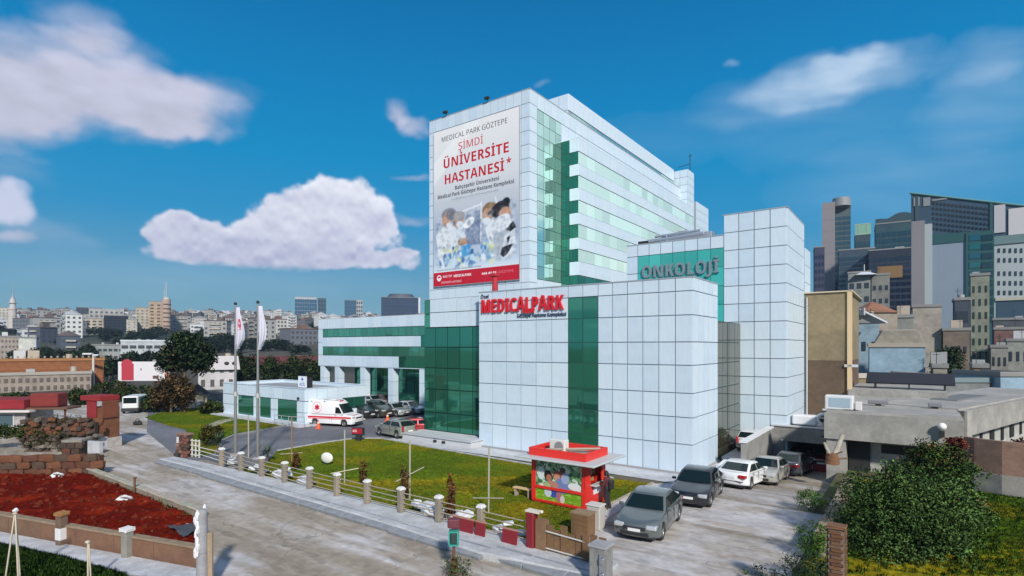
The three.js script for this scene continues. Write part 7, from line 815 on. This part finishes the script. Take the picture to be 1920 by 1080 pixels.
{ // houses of the town on the far hillside, and the trees between them
  const cols = [[.50, .49, .46], [.62, .62, .61], [.30, .30, .30], [.42, .37, .31], [.13, .14, .17], [.55, .56, .58], [.07, .085, .12], [.40, .38, .35]].map((c) => mt(lin(...c), .9)), dkw = mt(lin(.07, .075, .085), .4), roofs = [mt(lin(.17, .10, .08), .9), mt(lin(.26, .26, .27), .9), mt(lin(.12, .09, .085), .9), mt(lin(.42, .43, .45), .9)];
  const words = ['cream flats', 'white house', 'grey-beige block', 'ochre house', 'dark grey flats', 'pale block', 'dark slate house', 'sand-coloured flats'];
  const protos = [];
  for (let k = 0; k < 16; k++) {
    const w = [12, 9, 15, 10, 18, 13, 8, 16][k % 8], d = [11, 9, 11, 9, 12, 12, 8, 11][(k * 3) % 8], h = [11, 7, 13, 8, 10, 14, 7, 12][(k * 5) % 8] + (k > 7 ? 2 : 0), rf = roofs[(k * 7) % 4], t = new THREE.Group(); t.name = 'town_house';
    part(t, 'wall', box(w, h + 8, d, 0, -8, 0), cols[k % 8]); const pitched = k % 3 === 0; part(t, 'roof', pitched ? new THREE.ConeGeometry(.75, 1, 4).rotateY(Math.PI / 4).scale(w * 1.0, 3, d * 1.0).translate(0, h + 1.5, 0) : mergeAll([box(w + .6, .5, d + .6, 0, h, 0), box(w * .3, 2.2, d * .4, w * .15, h + .5, 0)]), rf);
    const rows = Math.max(2, Math.round(h / 3.1)), nc = Math.round(w / 3.2), ns = Math.round(d / 3.4); for (let j = 0; j < rows; j++) { for (let i = 0; i < nc; i++) { if ((i * 7 + j * 3 + k) % 11 === 0) continue; const m = part(t, 'window', winG, dkw); m.scale.set(1.5, 1.4, .2); m.position.set(-w / 2 + (i + .5) * w / nc, 1.6 + j * (h - .6) / rows, d / 2 + .02); } for (let i = 0; i < ns; i++) { const m = part(t, 'window', winG, dkw); m.scale.set(.2, 1.3, 1.3); m.position.set(w / 2 + .02, 1.6 + j * (h - .6) / rows, -d / 2 + (i + .5) * d / ns); } if (k % 4 !== 0) part(t, 'balcony', box(w * .5, .9, 1.0, 0, .9 + j * (h - .6) / rows, d / 2 + .5), cols[(k + 1) % 8]); }
    part(t, 'chimney', [box(.9, 2.4, .9, w * .25, h, -d * .2), bar([-w * .3, h, 0], [-w * .3, h + 3, 0], .12)], roofs[1]); protos.push(t);
  }
  const spots = []; let n = 0; const put = (px, d, k) => { const x = (px - CX) / LENS * d, y = landAt(x, -d); for (const s of spots) if (Math.hypot(s[0] - x, s[1] - d) < (d < 500 ? 17 : 12)) return false; spots.push([x, d]); const t = protos[k].clone(); t.name = numbered('town_house'); t.position.set(x, y - .5, -d); t.scale.setScalar(d > 500 ? .78 : .92); t.rotation.y = pick([TH, TH + .5, -.2, .25, TH + Math.PI / 2, .9]) + rr(-.15, .15); const near = (d < 340 ? 'low in the town' : d < 700 ? 'half way up' : 'high on the hillside') + (px < 200 ? ', far left' : px < 340 ? ', near the high-rise' : px < 480 ? ', left of the flags' : px < 600 ? ', right of the flags' : ', above the wing roof'); tag(t, words[k % 8] + (k % 3 ? ' flat-roofed ' : ' with pointed roof ') + near, 'house', 'town houses: ' + words[k % 8] + (k % 3 ? ' flat ' : ' pointed ') + near); scene.add(t); n++; return true; };
  for (let i = 0; i < 4000 && n < 285; i++) { const d = 235 * Math.pow(1500 / 235, Math.pow(rnd(), 1.0)), px = rr(-60, 830); if (px > 180 && px < 400 && d < 260) continue; if (px < 50 && d < 440) continue; if (px > 145 && px < 335 && d < 445) continue; if (px > 335 && d < 300) continue; if (px > 700 && d > 620 && d < 680) continue; put(px, d, Math.floor(rnd() * 16)); }
  { // the farthest carpet of houses, too small to tell apart
    const hg = mergeAll([box(9, 14, 8, 0, -6, 0), box(9.4, .6, 8.4, 0, 8, 0), box(3, 1.6, 3, 2, 8.6, 0)]), im = new THREE.InstancedMesh(hg, mt(lin(1, 1, 1), .9), 620), M = new THREE.Matrix4(), q = new THREE.Quaternion(), c = new THREE.Color(); im.name = 'far_town'; let k = 0;
    for (let i = 0; i < 6000 && k < 620; i++) { const d = 620 * Math.pow(1750 / 620, rnd()), px = rr(-80, 840), x = (px - CX) / LENS * d; if (spots.some((s) => Math.hypot(s[0] - x, s[1] - d) < 9) || (px > 540 && px < 800 && d < 930)) continue; spots.push([x, d]); q.setFromAxisAngle(new V3(0, 1, 0), pick([TH, .25, .8, -.2]) + rr(-.2, .2)); const s = rr(.6, 1.0); M.compose(new V3(x, landAt(x, -d) - .6, -d), q, new V3(s, s * rr(.8, 1.25), s)); im.setMatrixAt(k, M); const v = Math.pow(rnd(), 1.3) * .58 + .05; c.setRGB(v * 1.02, v, v * rr(.9, 1.08)); im.setColorAt(k, c); k++; }
    im.count = k; im.userData.kind = 'stuff'; tag(im, 'carpet of tiny pale houses on the farthest hillside', 'town'); scene.add(im);
  }
  // tree clumps between the houses
  const tp = []; for (let k = 0; k < 4; k++) { const t = new THREE.Group(); t.name = 'hill_tree'; part(t, 'trunk', cyl(.3, .2, 4), bark); part(t, 'crown', crown([[0, 5, 0, 3.6 + k * .5, 3.0, 3.2], [2, 4, 1, 2.6, 2.4, 2.4], [-2, 4, -1, 2.6, 2.2, 2.4]], 90, 9, .6, [.008, .02, .012], [.028, .045, .022], { spread: 1.1 }), leafMat()); tp.push(t); }
  let m = 0; for (let i = 0; i < 2500 && m < 260; i++) { const d = 240 * Math.pow(1400 / 240, rnd()), px = rr(-60, 830), x = (px - CX) / LENS * d; if (spots.some((s) => Math.hypot(s[0] - x, s[1] - d) < 9)) continue; const y = landAt(x, -d), t = tp[m % 4].clone(); t.name = numbered('hill_tree'); t.position.set(x, y - .6, -d); const s = rr(.55, 1.0); t.scale.set(s * 1.7, s * .9, s * 1.3); t.rotation.y = rnd() * 6; tag(t, ['', 'small ', 'broad '][m % 4 < 2 ? 0 : m % 4 - 1] + 'dark green tree ' + (d < 400 ? 'low' : d < 800 ? 'half way up' : 'far up') + ' on the town hillside' + (px < 200 ? ', far left' : px < 340 ? ', near the high-rise' : px < 480 ? ', left of the flags' : px < 600 ? ', right of the flags' : ', above the wing roof'), 'tree', 'town hillside trees, group ' + [m % 4 < 2 ? 0 : m % 4 - 1, d < 400 ? 0 : d < 800 ? 1 : 2, px < 200 ? 0 : px < 340 ? 1 : px < 480 ? 2 : px < 600 ? 3 : 4].map((q) => 'abcde'[q]).join('')); scene.add(t); m++; }
}
scene.traverse((o) => { if (o.isMesh) { o.castShadow = true; o.receiveShadow = true; } });
renderer.render(scene, camera);
